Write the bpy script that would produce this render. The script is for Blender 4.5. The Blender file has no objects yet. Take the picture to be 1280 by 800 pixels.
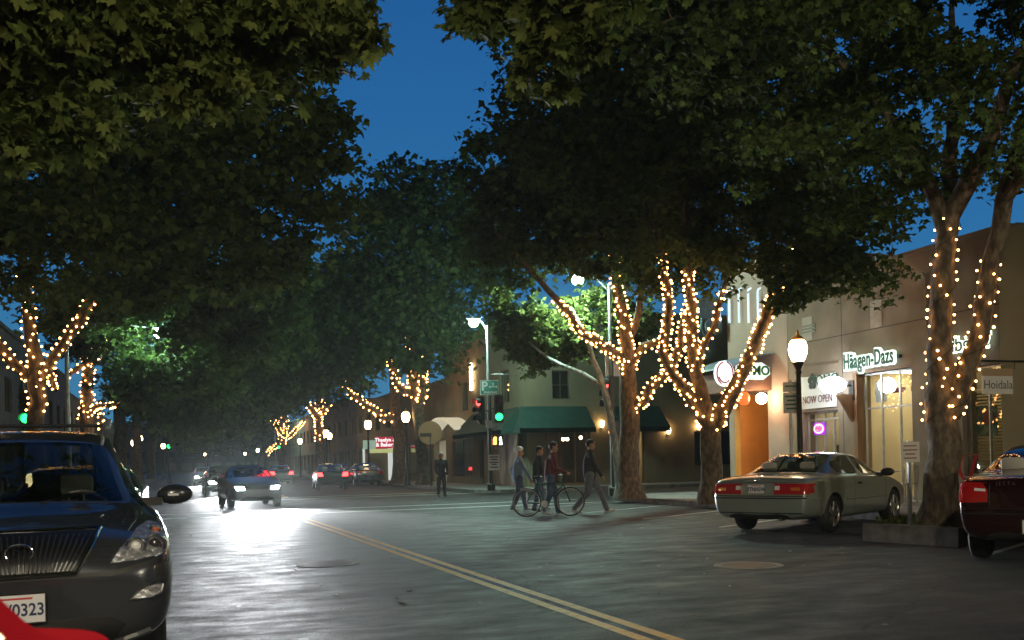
import bpy, bmesh, math, random
import numpy as np
from mathutils import Vector, Matrix, Euler
from mathutils.bvhtree import BVHTree
R = math.radians
rng = np.random.default_rng(7)
random.seed(7)
SC = bpy.context.scene
COL = SC.collection

# ------------------------------------------------------------------ camera
FPX, CX, CY, HCAM = 1200.0, 640.0, 576.0, 1.35
YAW, ROLL = R(19.2), R(1.3)
F = Vector((math.sin(YAW), math.cos(YAW), 0))
R0 = Vector((math.cos(YAW), -math.sin(YAW), 0)); U0 = Vector((0, 0, 1))
CR = R0*math.cos(ROLL) - U0*math.sin(ROLL)
CU = R0*math.sin(ROLL) + U0*math.cos(ROLL)
CAMP = Vector((0, 0, HCAM))
cam = bpy.data.objects.new('camera', bpy.data.cameras.new('camera')); COL.objects.link(cam)
m3 = Matrix((CR, CU, -F)).transposed()
cam.matrix_world = Matrix.Translation(CAMP) @ m3.to_4x4()
cam.data.lens = FPX/1280*36; cam.data.sensor_width = 36
cam.data.shift_y = (CY-400)/1280
cam.data.clip_start = 0.05; cam.data.clip_end = 3000
cam.data.dof.use_dof = True; cam.data.dof.focus_distance = 15; cam.data.dof.aperture_fstop = 4.5
SC.camera = cam

def at(px, py, D):
    return CAMP + (F + CR*((px-CX)/FPX) + CU*((CY-py)/FPX))*D
def onx(px, X):
    """y on the line x = X seen at column px (level of the horizon)"""
    a = math.atan((px-CX)/FPX)+YAW
    return X/math.tan(a)
def hitx(px, py, X):
    d = F + CR*((px-CX)/FPX) + CU*((CY-py)/FPX)
    return CAMP + d*(X/d.x)
def hity(px, py, Y):
    d = F + CR*((px-CX)/FPX) + CU*((CY-py)/FPX)
    return CAMP + d*(Y/d.y)

# ------------------------------------------------------------------ render settings
SC.view_settings.view_transform = 'Standard'; SC.view_settings.look = 'None'
SC.view_settings.exposure = 0; SC.view_settings.gamma = 1
cy = SC.cycles
cy.use_denoising = True
try: cy.denoiser = 'OPENIMAGEDENOISE'
except Exception: pass
cy.max_bounces = 5; cy.diffuse_bounces = 2; cy.glossy_bounces = 3; cy.transmission_bounces = 4
cy.transparent_max_bounces = 10; cy.volume_bounces = 0
cy.sample_clamp_indirect = 4; cy.caustics_reflective = False; cy.caustics_refractive = False
cy.use_adaptive_sampling = True; cy.adaptive_threshold = 0.03
try: cy.use_light_tree = True
except Exception: pass

# ------------------------------------------------------------------ world: dusk
SUN_EL, SUN_AZ = R(-2.0), R(250)
w = bpy.data.worlds.new('World'); SC.world = w; w.use_nodes = True
nt = w.node_tree; nt.nodes.clear()
out = nt.nodes.new('ShaderNodeOutputWorld'); bg = nt.nodes.new('ShaderNodeBackground')
sky = nt.nodes.new('ShaderNodeTexSky'); sky.sky_type = 'NISHITA'; sky.sun_disc = False
sky.sun_elevation = SUN_EL; sky.sun_rotation = SUN_AZ; sky.ozone_density = 4; sky.air_density = 1.2; sky.dust_density = 0.2
tint = nt.nodes.new('ShaderNodeMix'); tint.data_type = 'RGBA'; tint.blend_type = 'MULTIPLY'
tint.inputs[0].default_value = 1.0; tint.inputs[7].default_value = (0.42, 0.85, 1.25, 1)
nt.links.new(sky.outputs[0], tint.inputs[6])
tcw = nt.nodes.new('ShaderNodeTexCoord'); sep = nt.nodes.new('ShaderNodeSeparateXYZ'); rmp = nt.nodes.new('ShaderNodeValToRGB')
nt.links.new(tcw.outputs['Generated'], sep.inputs[0]); nt.links.new(sep.outputs[2], rmp.inputs[0])
rmp.color_ramp.elements[0].position = 0.0; rmp.color_ramp.elements[0].color = (0.05, 0.22, 0.36, 1)
rmp.color_ramp.elements[1].position = 0.55; rmp.color_ramp.elements[1].color = (0.009, 0.078, 0.26, 1)
e_ = rmp.color_ramp.elements.new(0.22); e_.color = (0.021, 0.148, 0.355, 1)
addw = nt.nodes.new('ShaderNodeMix'); addw.data_type = 'RGBA'; addw.blend_type = 'ADD'; addw.inputs[0].default_value = 0.15
nt.links.new(rmp.outputs[0], addw.inputs[6]); nt.links.new(tint.outputs[2], addw.inputs[7]); 
dt = nt.nodes.new('ShaderNodeVectorMath'); dt.operation = 'DOT_PRODUCT'; dt.inputs[1].default_value = (math.sin(R(25)), math.cos(R(25)), -0.45)
nt.links.new(tcw.outputs['Generated'], dt.inputs[0])
mrw = nt.nodes.new('ShaderNodeMapRange'); mrw.inputs[1].default_value = -0.1; mrw.inputs[2].default_value = 0.55; mrw.inputs[3].default_value = 0.04; mrw.inputs[4].default_value = 1.0
nt.links.new(dt.outputs['Value'], mrw.inputs[0]); nt.links.new(mrw.outputs[0], bg.inputs[1])
nt.links.new(addw.outputs[2], bg.inputs[0])
bg.inputs[1].default_value = 1.0
nt.links.new(bg.outputs[0], out.inputs[0])
sun = bpy.data.objects.new('sun', bpy.data.lights.new('sun', 'SUN')); COL.objects.link(sun)
sun.data.energy = 0.02; sun.data.angle = R(10); sun.data.color = (0.6, 0.75, 1.0)
sun.rotation_euler = (R(60), 0, R(60))

# ------------------------------------------------------------------ materials
MATS = {}
def mat(name, c=(0.5, 0.5, 0.5), rough=0.6, metal=0.0, c2=None, scale=6.0, bump=0.0, bscale=None, em=None, es=0.0,
        spec=0.5, coat=0.0, detail=4, lo=0.35, hi=0.65, stretch=None, rough2=None, trans=0.0):
    if name in MATS: return MATS[name]
    m = bpy.data.materials.new(name); m.use_nodes = True
    n = m.node_tree; b = n.nodes['Principled BSDF']
    b.inputs['Base Color'].default_value = (*c, 1); b.inputs['Roughness'].default_value = rough
    b.inputs['Metallic'].default_value = metal; b.inputs['Specular IOR Level'].default_value = spec
    if coat: b.inputs['Coat Weight'].default_value = coat; b.inputs['Coat Roughness'].default_value = 0.04
    if trans: b.inputs['Transmission Weight'].default_value = trans
    if em: b.inputs['Emission Color'].default_value = (*em, 1); b.inputs['Emission Strength'].default_value = es
    tc = n.nodes.new('ShaderNodeTexCoord'); mp = n.nodes.new('ShaderNodeMapping')
    n.links.new(tc.outputs['Object'], mp.inputs[0])
    if stretch: mp.inputs['Scale'].default_value = stretch
    if c2:
        ns = n.nodes.new('ShaderNodeTexNoise'); ns.inputs['Scale'].default_value = scale; ns.inputs['Detail'].default_value = detail
        rp = n.nodes.new('ShaderNodeValToRGB'); rp.color_ramp.elements[0].position = lo; rp.color_ramp.elements[1].position = hi
        rp.color_ramp.elements[0].color = (*c, 1); rp.color_ramp.elements[1].color = (*c2, 1)
        n.links.new(mp.outputs[0], ns.inputs['Vector']); n.links.new(ns.outputs['Fac'], rp.inputs[0])
        n.links.new(rp.outputs[0], b.inputs['Base Color'])
        if rough2 is not None:
            mr = n.nodes.new('ShaderNodeMapRange'); mr.inputs[1].default_value = lo; mr.inputs[2].default_value = hi
            mr.inputs[3].default_value = rough; mr.inputs[4].default_value = rough2
            n.links.new(ns.outputs['Fac'], mr.inputs[0]); n.links.new(mr.outputs[0], b.inputs['Roughness'])
    if bump:
        nb = n.nodes.new('ShaderNodeTexNoise'); nb.inputs['Scale'].default_value = bscale or scale*4; nb.inputs['Detail'].default_value = 5
        bp = n.nodes.new('ShaderNodeBump'); bp.inputs['Strength'].default_value = bump; bp.inputs['Distance'].default_value = 0.02
        n.links.new(mp.outputs[0], nb.inputs['Vector']); n.links.new(nb.outputs['Fac'], bp.inputs['Height'])
        n.links.new(bp.outputs[0], b.inputs['Normal'])
    MATS[name] = m
    return m

def mat_em(name, c, s):
    return mat(name, c=tuple(0.35*q for q in c), em=c, es=s, rough=0.5)

def mat_glass(name, tint=(0.35, 0.4, 0.4), refl=1.0, base=0.05):
    if name in MATS: return MATS[name]
    m = bpy.data.materials.new(name); m.use_nodes = True; n = m.node_tree; n.nodes.clear()
    o = n.nodes.new('ShaderNodeOutputMaterial'); mx = n.nodes.new('ShaderNodeMixShader')
    tr = n.nodes.new('ShaderNodeBsdfTransparent'); tr.inputs[0].default_value = (*tint, 1)
    gl = n.nodes.new('ShaderNodeBsdfGlossy'); gl.inputs['Roughness'].default_value = 0.02; gl.inputs[0].default_value = (refl, refl, refl, 1)
    lw = n.nodes.new('ShaderNodeLayerWeight'); lw.inputs[0].default_value = 0.5
    pw = n.nodes.new('ShaderNodeMath'); pw.operation = 'POWER'; pw.inputs[1].default_value = 4.0; n.links.new(lw.outputs['Facing'], pw.inputs[0])
    ml = n.nodes.new('ShaderNodeMath'); ml.operation = 'MULTIPLY_ADD'; ml.inputs[1].default_value = 0.9; ml.inputs[2].default_value = base; n.links.new(pw.outputs[0], ml.inputs[0])
    n.links.new(ml.outputs[0], mx.inputs[0]); n.links.new(tr.outputs[0], mx.inputs[1]); n.links.new(gl.outputs[0], mx.inputs[2])
    n.links.new(mx.outputs[0], o.inputs[0]); MATS[name] = m
    return m

def mat_asphalt():
    m = bpy.data.materials.new('asphalt'); m.use_nodes = True; n = m.node_tree; b = n.nodes['Principled BSDF']; L = n.links.new
    tc = n.nodes.new('ShaderNodeTexCoord')
    def noise(scale, detail=4, st=None, rough=0.5):
        mp = n.nodes.new('ShaderNodeMapping'); L(tc.outputs['Object'], mp.inputs[0])
        if st: mp.inputs['Scale'].default_value = st
        x = n.nodes.new('ShaderNodeTexNoise'); x.inputs['Scale'].default_value = scale; x.inputs['Detail'].default_value = detail
        x.inputs['Roughness'].default_value = rough
        L(mp.outputs[0], x.inputs['Vector']); return x.outputs['Fac']
    def ramp(f, p0, p1, c0, c1):
        r = n.nodes.new('ShaderNodeValToRGB'); r.color_ramp.elements[0].position = p0; r.color_ramp.elements[1].position = p1
        r.color_ramp.elements[0].color = (*c0, 1); r.color_ramp.elements[1].color = (*c1, 1); L(f, r.inputs[0]); return r.outputs[0]
    def mul(a, c, blend='MULTIPLY', f=1.0):
        x = n.nodes.new('ShaderNodeMix'); x.data_type = 'RGBA'; x.blend_type = blend; x.inputs[0].default_value = f
        L(a, x.inputs[6]); L(c, x.inputs[7]); return x.outputs[2]
    base = ramp(noise(0.5, 6), 0.3, 0.7, (0.020, 0.0195, 0.018), (0.055, 0.053, 0.048))
    agg = ramp(noise(45, 4, None, 0.8), 0.38, 0.68, (0.35, 0.35, 0.35), (2.0, 1.95, 1.85))
    trk = ramp(noise(1.1, 6, (0.6, 1.9, 1), 0.6), 0.35, 0.65, (0.45, 0.45, 0.46), (1.35, 1.35, 1.3))
    c = mul(mul(base, agg), trk)
    vor = n.nodes.new('ShaderNodeTexVoronoi'); vor.feature = 'DISTANCE_TO_EDGE'; vor.inputs['Scale'].default_value = 0.33
    mpv = n.nodes.new('ShaderNodeMapping'); L(tc.outputs['Object'], mpv.inputs[0])
    wv = n.nodes.new('ShaderNodeTexNoise'); wv.inputs['Scale'].default_value = 1.3; L(tc.outputs['Object'], wv.inputs['Vector'])
    ad = n.nodes.new('ShaderNodeMix'); ad.data_type = 'VECTOR'; ad.inputs[0].default_value = 0.35
    L(mpv.outputs[0], ad.inputs[4]); L(wv.outputs['Color'], ad.inputs[5]); L(ad.outputs[1], vor.inputs['Vector'])
    crack = ramp(vor.outputs['Distance'], 0.0, 0.008, (0.35, 0.35, 0.35), (1, 1, 1))
    c = mul(c, crack)
    v2 = n.nodes.new('ShaderNodeTexVoronoi'); v2.inputs['Scale'].default_value = 1.6; L(tc.outputs['Object'], v2.inputs['Vector'])
    gum = ramp(v2.outputs['Distance'], 0.035, 0.05, (0.16, 0.155, 0.15), (0, 0, 0))
    c = mul(c, gum, 'ADD')
    L(c, b.inputs['Base Color'])
    rr = n.nodes.new('ShaderNodeMapRange'); L(noise(1.8, 6, (0.75, 1.5, 1), 0.65), rr.inputs[0]); rr.inputs[1].default_value = 0.3; rr.inputs[2].default_value = 0.7; rr.inputs[3].default_value = 0.48; rr.inputs[4].default_value = 0.85
    L(rr.outputs[0], b.inputs['Roughness']); b.inputs['Specular IOR Level'].default_value = 0.35
    bp = n.nodes.new('ShaderNodeBump'); bp.inputs['Strength'].default_value = 0.9; bp.inputs['Distance'].default_value = 0.012
    L(noise(55, 4, None, 0.75), bp.inputs['Height'])
    bp2 = n.nodes.new('ShaderNodeBump'); bp2.inputs['Strength'].default_value = 0.4; bp2.inputs['Distance'].default_value = 0.03
    L(noise(5, 4), bp2.inputs['Height']); L(bp.outputs[0], bp2.inputs['Normal']); L(bp2.outputs[0], b.inputs['Normal'])
    MATS['asphalt'] = m; return m

def mat_leaf(name, c1, c2, tr=0.35):
    m = bpy.data.materials.new(name); m.use_nodes = True; n = m.node_tree; b = n.nodes['Principled BSDF']; L = n.links.new
    g = n.nodes.new('ShaderNodeNewGeometry')
    tc = n.nodes.new('ShaderNodeTexCoord'); ns = n.nodes.new('ShaderNodeTexNoise'); ns.inputs['Scale'].default_value = 0.6
    ns.inputs['Detail'].default_value = 3
    L(tc.outputs['Object'], ns.inputs['Vector'])
    ma = n.nodes.new('ShaderNodeMath'); ma.operation = 'ADD'; L(g.outputs['Random Per Island'], ma.inputs[0]); L(ns.outputs['Fac'], ma.inputs[1])
    mr = n.nodes.new('ShaderNodeMapRange'); mr.inputs[1].default_value = 0.4; mr.inputs[2].default_value = 1.6; L(ma.outputs[0], mr.inputs[0])
    mx = n.nodes.new('ShaderNodeMix'); mx.data_type = 'RGBA'; mx.inputs[6].default_value = (*c1, 1); mx.inputs[7].default_value = (*c2, 1)
    L(mr.outputs[0], mx.inputs[0]); L(mx.outputs[2], b.inputs['Base Color'])
    b.inputs['Roughness'].default_value = 0.75; b.inputs['Specular IOR Level'].default_value = 0.12
    o = n.nodes['Material Output']; t = n.nodes.new('ShaderNodeBsdfTranslucent'); L(mx.outputs[2], t.inputs[0])
    ms = n.nodes.new('ShaderNodeMixShader'); ms.inputs[0].default_value = tr
    L(b.outputs[0], ms.inputs[1]); L(t.outputs[0], ms.inputs[2]); L(ms.outputs[0], o.inputs[0])
    MATS[name] = m; return m

mat_asphalt()
LEAF = mat_leaf('plane_leaf', (0.038, 0.070, 0.017), (0.110, 0.155, 0.040))
LEAFY = mat_leaf('plane_leaf_fresh', (0.055, 0.085, 0.018), (0.14, 0.165, 0.04))
BARK = mat('plane_bark', (0.065, 0.048, 0.032), 0.9, c2=(0.17, 0.135, 0.09), scale=11, bump=1.0, bscale=26, detail=9, lo=0.40, hi=0.66, stretch=(1, 1, 0.5))
BARKG = mat('pale_bark', (0.16, 0.17, 0.15), 0.8, c2=(0.42, 0.43, 0.38), scale=9, bump=0.5, bscale=30, stretch=(1, 1, 0.5))
CONC = mat('sidewalk_concrete', (0.20, 0.19, 0.175), 0.85, c2=(0.30, 0.285, 0.26), scale=1.5, bump=0.25, bscale=50, detail=7)
KERB = mat('kerb_concrete', (0.17, 0.16, 0.15), 0.85, c2=(0.30, 0.29, 0.27), scale=4, bump=0.3, bscale=40)
SOIL = mat('soil', (0.03, 0.022, 0.015), 0.95, c2=(0.07, 0.05, 0.032), scale=14, bump=0.8, bscale=40)
IRON = mat('black_iron', (0.02, 0.022, 0.022), 0.45, 0.3, c2=(0.05, 0.045, 0.04), scale=12)
GALV = mat('galvanised_steel', (0.30, 0.31, 0.31), 0.45, 0.7, c2=(0.42, 0.43, 0.43), scale=9)
CHROME = mat('chrome', (0.75, 0.76, 0.78), 0.12, 1.0)
RUBBER = mat('rubber', (0.015, 0.015, 0.015), 0.75, c2=(0.03, 0.03, 0.03), scale=20)
DARK = mat('dark_plastic', (0.012, 0.012, 0.013), 0.5)
WHITEP = mat('white_paint', (0.72, 0.72, 0.70), 0.5, c2=(0.6, 0.6, 0.57), scale=5)
BULB = mat_em('warm_bulb', (1.0, 0.43, 0.12), 19)
GLOBE = mat_em('lamp_globe', (1.0, 0.66, 0.33), 26)
COBRA = mat_em('street_light_lens', (0.62, 1.0, 0.84), 1500)
GREENL = mat_em('green_signal', (0.02, 1.0, 0.16), 5)
COBRAD = mat_em('dim_street_light_lens', (0.62, 1.0, 0.84), 550)
COBRAW = mat_em('warm_street_light_lens', (1.0, 0.88, 0.64), 2300)
REDL = mat_em('red_signal', (1.0, 0.06, 0.05), 6)
GLASSW = mat_glass('shop_glass', (0.85, 0.88, 0.86))
GLASSC = mat_glass('car_glass', (0.42, 0.48, 0.45), base=0.07)

# ------------------------------------------------------------------ mesh helpers
def link_mesh(name, verts, faces, mt=None, parent=None, smooth=False, loc=None):
    me = bpy.data.meshes.new(name); me.from_pydata([tuple(v) for v in verts], [], faces); me.update()
    o = bpy.data.objects.new(name, me); COL.objects.link(o)
    if mt is not None: me.materials.append(mt)
    if smooth: me.polygons.foreach_set('use_smooth', [True]*len(me.polygons))
    if parent: o.parent = parent
    if loc: o.location = loc
    return o

class MB:
    """collects shapes in one mesh"""
    def __init__(s): s.v = []; s.f = []; s.mi = []
    def add(s, vs, fs, mi=0):
        b = len(s.v); s.v += [Vector(x) for x in vs]; s.f += [[b+i for i in f] for f in fs]; s.mi += [mi]*len(fs)
    def box(s, x0, y0, z0, x1, y1, z1, mi=0, bev=0.0):
        if x0 > x1: x0, x1 = x1, x0
        if y0 > y1: y0, y1 = y1, y0
        if z0 > z1: z0, z1 = z1, z0
        if bev <= 0:
            vs = [(x, y, z) for x in (x0, x1) for y in (y0, y1) for z in (z0, z1)]
            s.add(vs, [(0, 1, 3, 2), (4, 6, 7, 5), (0, 4, 5, 1), (2, 3, 7, 6), (0, 2, 6, 4), (1, 5, 7, 3)], mi); return
        bm = bmesh.new(); bmesh.ops.create_cube(bm, size=1)
        for v in bm.verts: v.co = Vector(((x0+x1)/2+v.co.x*(x1-x0), (y0+y1)/2+v.co.y*(y1-y0), (z0+z1)/2+v.co.z*(z1-z0)))
        bmesh.ops.bevel(bm, geom=bm.edges[:], offset=bev, segments=2, affect='EDGES', profile=0.5)
        s.bm(bm, mi)
    def bm(s, bm, mi=0, M=None):
        bm.verts.index_update()
        s.add([(M @ v.co if M else v.co.copy()) for v in bm.verts], [[v.index for v in f.verts] for f in bm.faces], mi); bm.free()
    def tube(s, pts, rad, n=10, mi=0, cap=True, noise=0.0):
        pts = [Vector(p) for p in pts]
        if not hasattr(rad, '__len__'): rad = [rad]*len(pts)
        b = len(s.v); up = Vector((0, 0, 1)); prev = None
        for i, p in enumerate(pts):
            t = (pts[min(i+1, len(pts)-1)]-pts[max(i-1, 0)])
            t = t.normalized() if t.length > 1e-9 else Vector((0, 0, 1))
            if prev is None:
                a = t.cross(up) if abs(t.z) < 0.95 else t.cross(Vector((0, 1, 0)))
            else: a = prev - t*prev.dot(t)
            a.normalize(); prev = a; c = t.cross(a)
            for k in range(n):
                th = 2*math.pi*k/n
                rr = rad[i]*(1+noise*random.uniform(-1, 1)+noise*0.8*math.sin(3*th+p.z*1.3))
                s.v.append(p + (a*math.cos(th)+c*math.sin(th))*rr)
        for i in range(len(pts)-1):
            for k in range(n):
                k2 = (k+1) % n
                s.f.append([b+i*n+k, b+i*n+k2, b+(i+1)*n+k2, b+(i+1)*n+k]); s.mi.append(mi)
        if cap:
            s.f.append([b+k for k in range(n)][::-1]); s.mi.append(mi)
            s.f.append([b+(len(pts)-1)*n+k for k in range(n)]); s.mi.append(mi)
    def lathe(s, prof, n=20, mi=0, M=None):
        """prof = list of (r, z)"""
        b = len(s.v)
        for r, z in prof:
            for k in range(n):
                th = 2*math.pi*k/n; v = Vector((r*math.cos(th), r*math.sin(th), z))
                s.v.append(M @ v if M else v)
        for i in range(len(prof)-1):
            for k in range(n):
                k2 = (k+1) % n
                s.f.append([b+i*n+k, b+i*n+k2, b+(i+1)*n+k2, b+(i+1)*n+k]); s.mi.append(mi)
        s.f.append([b+k for k in range(n)][::-1]); s.mi.append(mi)
        s.f.append([b+(len(prof)-1)*n+k for k in range(n)]); s.mi.append(mi)
    def ball(s, c, r, mi=0, seg=12, sc=(1, 1, 1)):
        bm = bmesh.new(); bmesh.ops.create_uvsphere(bm, u_segments=seg, v_segments=max(6, seg//2+1), radius=r)
        s.bm(bm, mi, Matrix.Translation(Vector(c)) @ Matrix.Diagonal((*sc, 1)))
    def prism(s, poly, z0, z1, mi=0, M=None):
        n = len(poly); vs = [(p[0], p[1], z0) for p in poly]+[(p[0], p[1], z1) for p in poly]
        if M: vs = [M @ Vector(v) for v in vs]
        fs = [list(range(n))[::-1], list(range(n, 2*n))]+[[i, (i+1) % n, n+(i+1) % n, n+i] for i in range(n)]
        s.add(vs, fs, mi)
    def build(s, name, mt, parent=None, smooth=False, loc=None, rot=None, fix=False):
        me = bpy.data.meshes.new(name); me.from_pydata([tuple(v) for v in s.v], [], s.f); me.update()
        mts = mt if isinstance(mt, (list, tuple)) else [mt]
        for m_ in mts: me.materials.append(m_)
        if len(mts) > 1: me.polygons.foreach_set('material_index', s.mi)
        if fix:
            bm = bmesh.new(); bm.from_mesh(me); bmesh.ops.recalc_face_normals(bm, faces=bm.faces); bm.to_mesh(me); bm.free()
        if smooth:
            me.polygons.foreach_set('use_smooth', [True]*len(me.polygons))
            try: me.set_sharp_from_angle(angle=R(38))
            except Exception: pass
        o = bpy.data.objects.new(name, me); COL.objects.link(o)
        if parent: o.parent = parent
        if loc: o.location = loc
        if rot: o.rotation_euler = rot
        return o

def tag(o, label=None, cat=None, group=None, kind=None):
    if label: o['label'] = label
    if cat: o['category'] = cat
    if group: o['group'] = group
    if kind: o['kind'] = kind
    return o
def thing(name, label, cat, loc=(0, 0, 0), rz=0.0, group=None):
    o = bpy.data.objects.new(name, None); COL.objects.link(o); o.location = loc; o.rotation_euler = (0, 0, rz)
    o.empty_display_size = 0.2
    return tag(o, label, cat, group)
def copy_tree(o, parent=None):
    c = o.copy(); COL.objects.link(c); c.parent = parent
    for ch in list(o.children): copy_tree(ch, c)
    return c
def struct(name, mb, mt, **k):
    return tag(mb.build(name, mt, **k), kind='structure')

def text_obj(name, s, size, mt, parent=None, M=None, extrude=0.01, offset=0.0, align='CENTER', space=1.0, label=None):
    """words as a mesh: lies in local xy, M places it"""
    cu = bpy.data.curves.new(name, 'FONT'); cu.body = s; cu.size = size; cu.extrude = extrude; cu.offset = offset
    cu.align_x = align; cu.align_y = 'CENTER'; cu.space_character = space; cu.resolution_u = 4
    tmp = bpy.data.objects.new('tmp', cu); COL.objects.link(tmp)
    dg = bpy.context.evaluated_depsgraph_get(); me = bpy.data.meshes.new_from_object(tmp.evaluated_get(dg))
    bpy.data.objects.remove(tmp)
    if M: me.transform(M)
    me.materials.clear(); me.materials.append(mt); me.name = name
    o = bpy.data.objects.new(name, me); COL.objects.link(o)
    if parent: o.parent = parent
    return o
def face_mx(x, y, z, n, tilt=0):
    """matrix whose local +z looks along horizontal direction n (degrees from +X), local +x to its viewer's right"""
    a = R(n)
    zc = Vector((math.cos(a), math.sin(a), 0)); xc = Vector((-math.sin(a), math.cos(a), 0)); yc = Vector((0, 0, 1))
    m = Matrix((xc, yc, zc)).transposed().to_4x4()
    return Matrix.Translation((x, y, z)) @ m

# ------------------------------------------------------------------ ground, road, pavements
g = MB(); g.box(-900, -300, -0.6, 900, 1500, -0.012); struct('ground', g, mat('far_ground', (0.05, 0.048, 0.04), 0.95, c2=(0.09, 0.085, 0.07), scale=0.3))
g = MB()
g.add([(-2.7, -40, 0), (13.6, -40, 0), (13.6, 420, 0), (-2.7, 420, 0)], [(0, 1, 2, 3)])
struct('road', g, MATS['asphalt'])
g = MB()
g.add([(13.6, 29.6, -0.002), (120, 29.6, -0.002), (120, 38.2, -0.002), (13.6, 38.2, -0.002)], [(0, 1, 2, 3)])
g.add([(-120, 34.0, -0.002), (-2.7, 34.0, -0.002), (-2.7, 42.5, -0.002), (-120, 42.5, -0.002)], [(0, 1, 2, 3)])
struct('side_street', g, MATS['asphalt'])
def pave(name, poly, z=0.135, kerb_edges=(), mt=CONC):
    g = MB(); g.prism(poly, -0.1, z); return struct(name, g, mt)
def kerb_line(pts, name='kerb'):
    g = MB()
    for (ax, ay), (bx, by) in zip(pts[:-1], pts[1:]):
        d = Vector((bx-ax, by-ay, 0)); L_ = d.length; d.normalize(); n = Vector((-d.y, d.x, 0))*0.15
        k = max(1, int(L_/2.5))
        for i in range(k):
            a = Vector((ax, ay, 0))+d*(L_*i/k+0.005); b_ = Vector((ax, ay, 0))+d*(L_*(i+1)/k-0.005)
            p = [a, b_, b_+n, a+n]; zt = 0.142
            g.add([(q.x, q.y, -0.1) for q in p]+[(q.x+ (0.012*(n.x/0.15) if j < 2 else 0), q.y+(0.012*(n.y/0.15) if j < 2 else 0), zt) for j, q in enumerate(p)],
                  [(3, 2, 1, 0), (4, 5, 6, 7), (0, 1, 5, 4), (1, 2, 6, 5), (2, 3, 7, 6), (3, 0, 4, 7)])
    return struct(name, g, KERB)
pave('pavement', [(-2.85, -40), (-2.85, 33.5), (-7.2, 33.5), (-7.2, -40)][::-1])
pave('pavement', [(-2.85, 43.0), (-2.85, 400), (-7.2, 400), (-7.2, 43.0)][::-1])
pave('pavement', [(13.45, -30), (17.9, -30), (17.9, 27.5), (60, 27.5), (60, 29.3), (14.4, 29.3), (13.45, 28.2)])
pave('pavement', [(12.15, 39.4), (13.3, 38.5), (70, 38.5), (70, 42), (15.6, 42), (15.6, 400), (12.15, 400)])
kerb_line([(-2.7, 33.5), (-2.7, -40)]); kerb_line([(-2.7, 400), (-2.7, 43.0)])
kerb_line([(60, 29.45), (14.3, 29.45), (13.3, 28.3), (13.3, -30)][::-1][::-1][::1][::-1])
kerb_line([(12.0, 400), (12.0, 39.4), (13.2, 38.35), (70, 38.35)])
# fallen bits of gravel / leaf litter on the road
fl = MB()
for i in range(70):
    x = random.uniform(-0.3, 9); y = random.uniform(3.5, 24); s_ = random.uniform(0.012, 0.035); a = random.uniform(0, 6.28)
    pts = [(x+math.cos(a+k*1.256)*s_*random.uniform(0.6, 1.1), y+math.sin(a+k*1.256)*s_*random.uniform(0.6, 1.1)) for k in range(5)]
    fl.prism(pts, 0.001, 0.003+random.random()*0.004, mi=random.randrange(2))
tag(fl.build('fallen_leaves', [mat('dry_leaf', (0.12, 0.08, 0.03), 0.8), mat('pale_leaf', (0.35, 0.33, 0.26), 0.8)]), label='scattered dry leaf bits and gum spots on the asphalt', kind='stuff')
# painted markings
MK = mat('road_paint', (0.62, 0.62, 0.58), 0.6, c2=(0.25, 0.25, 0.24), scale=9, detail=8, lo=0.45, hi=0.72)
MKY = mat('road_paint_yellow', (0.62, 0.30, 0.02), 0.6, c2=(0.30, 0.15, 0.02), scale=9, detail=8, lo=0.5, hi=0.75)
g = MB()
for x in (0.0, 0.2):
    g.add([(x+3.30, 1, 0.004), (x+3.41, 1, 0.004), (x+2.86, 27.0, 0.004), (x+2.75, 27.0, 0.004)], [(0, 1, 2, 3)])
    g.add([(x+4.2, 42.2, 0.004), (x+4.3, 42.2, 0.004), (x+4.3, 300, 0.004), (x+4.2, 300, 0.004)], [(0, 1, 2, 3)])
struct('road_marking', g, MKY)
g = MB()
for y in (27.2, 29.6, 39.2, 41.6):
    g.add([(-2.0, y, 0.004), (12.6, y, 0.004), (12.6, y+0.3, 0.004), (-2.0, y+0.3, 0.004)], [(0, 1, 2, 3)])
SD = Vector((0.875, 0.485, 0)); SN = Vector((-0.485, 0.875, 0))
for k in range(-3, 6):
    o = Vector((9.7+0.06*0, 12.7, 0.004))+Vector((0, 3.15*k, 0))
    if abs(k) < 1 or o.y > 26: continue
    e = o+SD*4.1; g.add([o, e, e+SN*0.1, o+SN*0.1], [(0, 1, 2, 3)])
struct('road_marking', g, MK)

PATCH = mat('asphalt_patch', (0.016, 0.016, 0.016), 0.75, c2=(0.035, 0.034, 0.032), scale=25, bump=0.6, bscale=90)
g = MB()
def blobpoly(x0, y0, x1, y1, j=0.05):
    n = 8; P = []
    for (ax, ay), (bx, by) in (((x0, y0), (x1, y0)), ((x1, y0), (x1, y1)), ((x1, y1), (x0, y1)), ((x0, y1), (x0, y0))):
        for k in range(n): P.append((ax+(bx-ax)*k/n+random.uniform(-j, j), ay+(by-ay)*k/n+random.uniform(-j, j), 0.004))
    return P
for q in ((7.3, 15.0, 8.2, 17.2),):
    P = blobpoly(*q); g.add(P, [list(range(len(P)))])
struct('road_patch', g, PATCH)
def manhole(x, y, label):
    t = thing('manhole_cover', label, 'manhole cover', (x, y, 0), group='manhole covers in the road')
    mb = MB(); mb.lathe([(0.0, 0.001), (0.33, 0.001), (0.33, 0.003), (0.30, 0.004), (0.0, 0.004)], 32); mb.build('lid', IRON, t, smooth=False)
    mb = MB(); mb.lathe([(0.34, 0.0), (0.42, 0.0), (0.42, 0.003), (0.34, 0.003)], 32); mb.build('rim', KERB, t)
manhole(1.9, 13.2, 'round iron manhole cover in the near lane beyond the SUV'); manhole(6.6, 10.2, 'round iron manhole cover right of the yellow lines')

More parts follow.
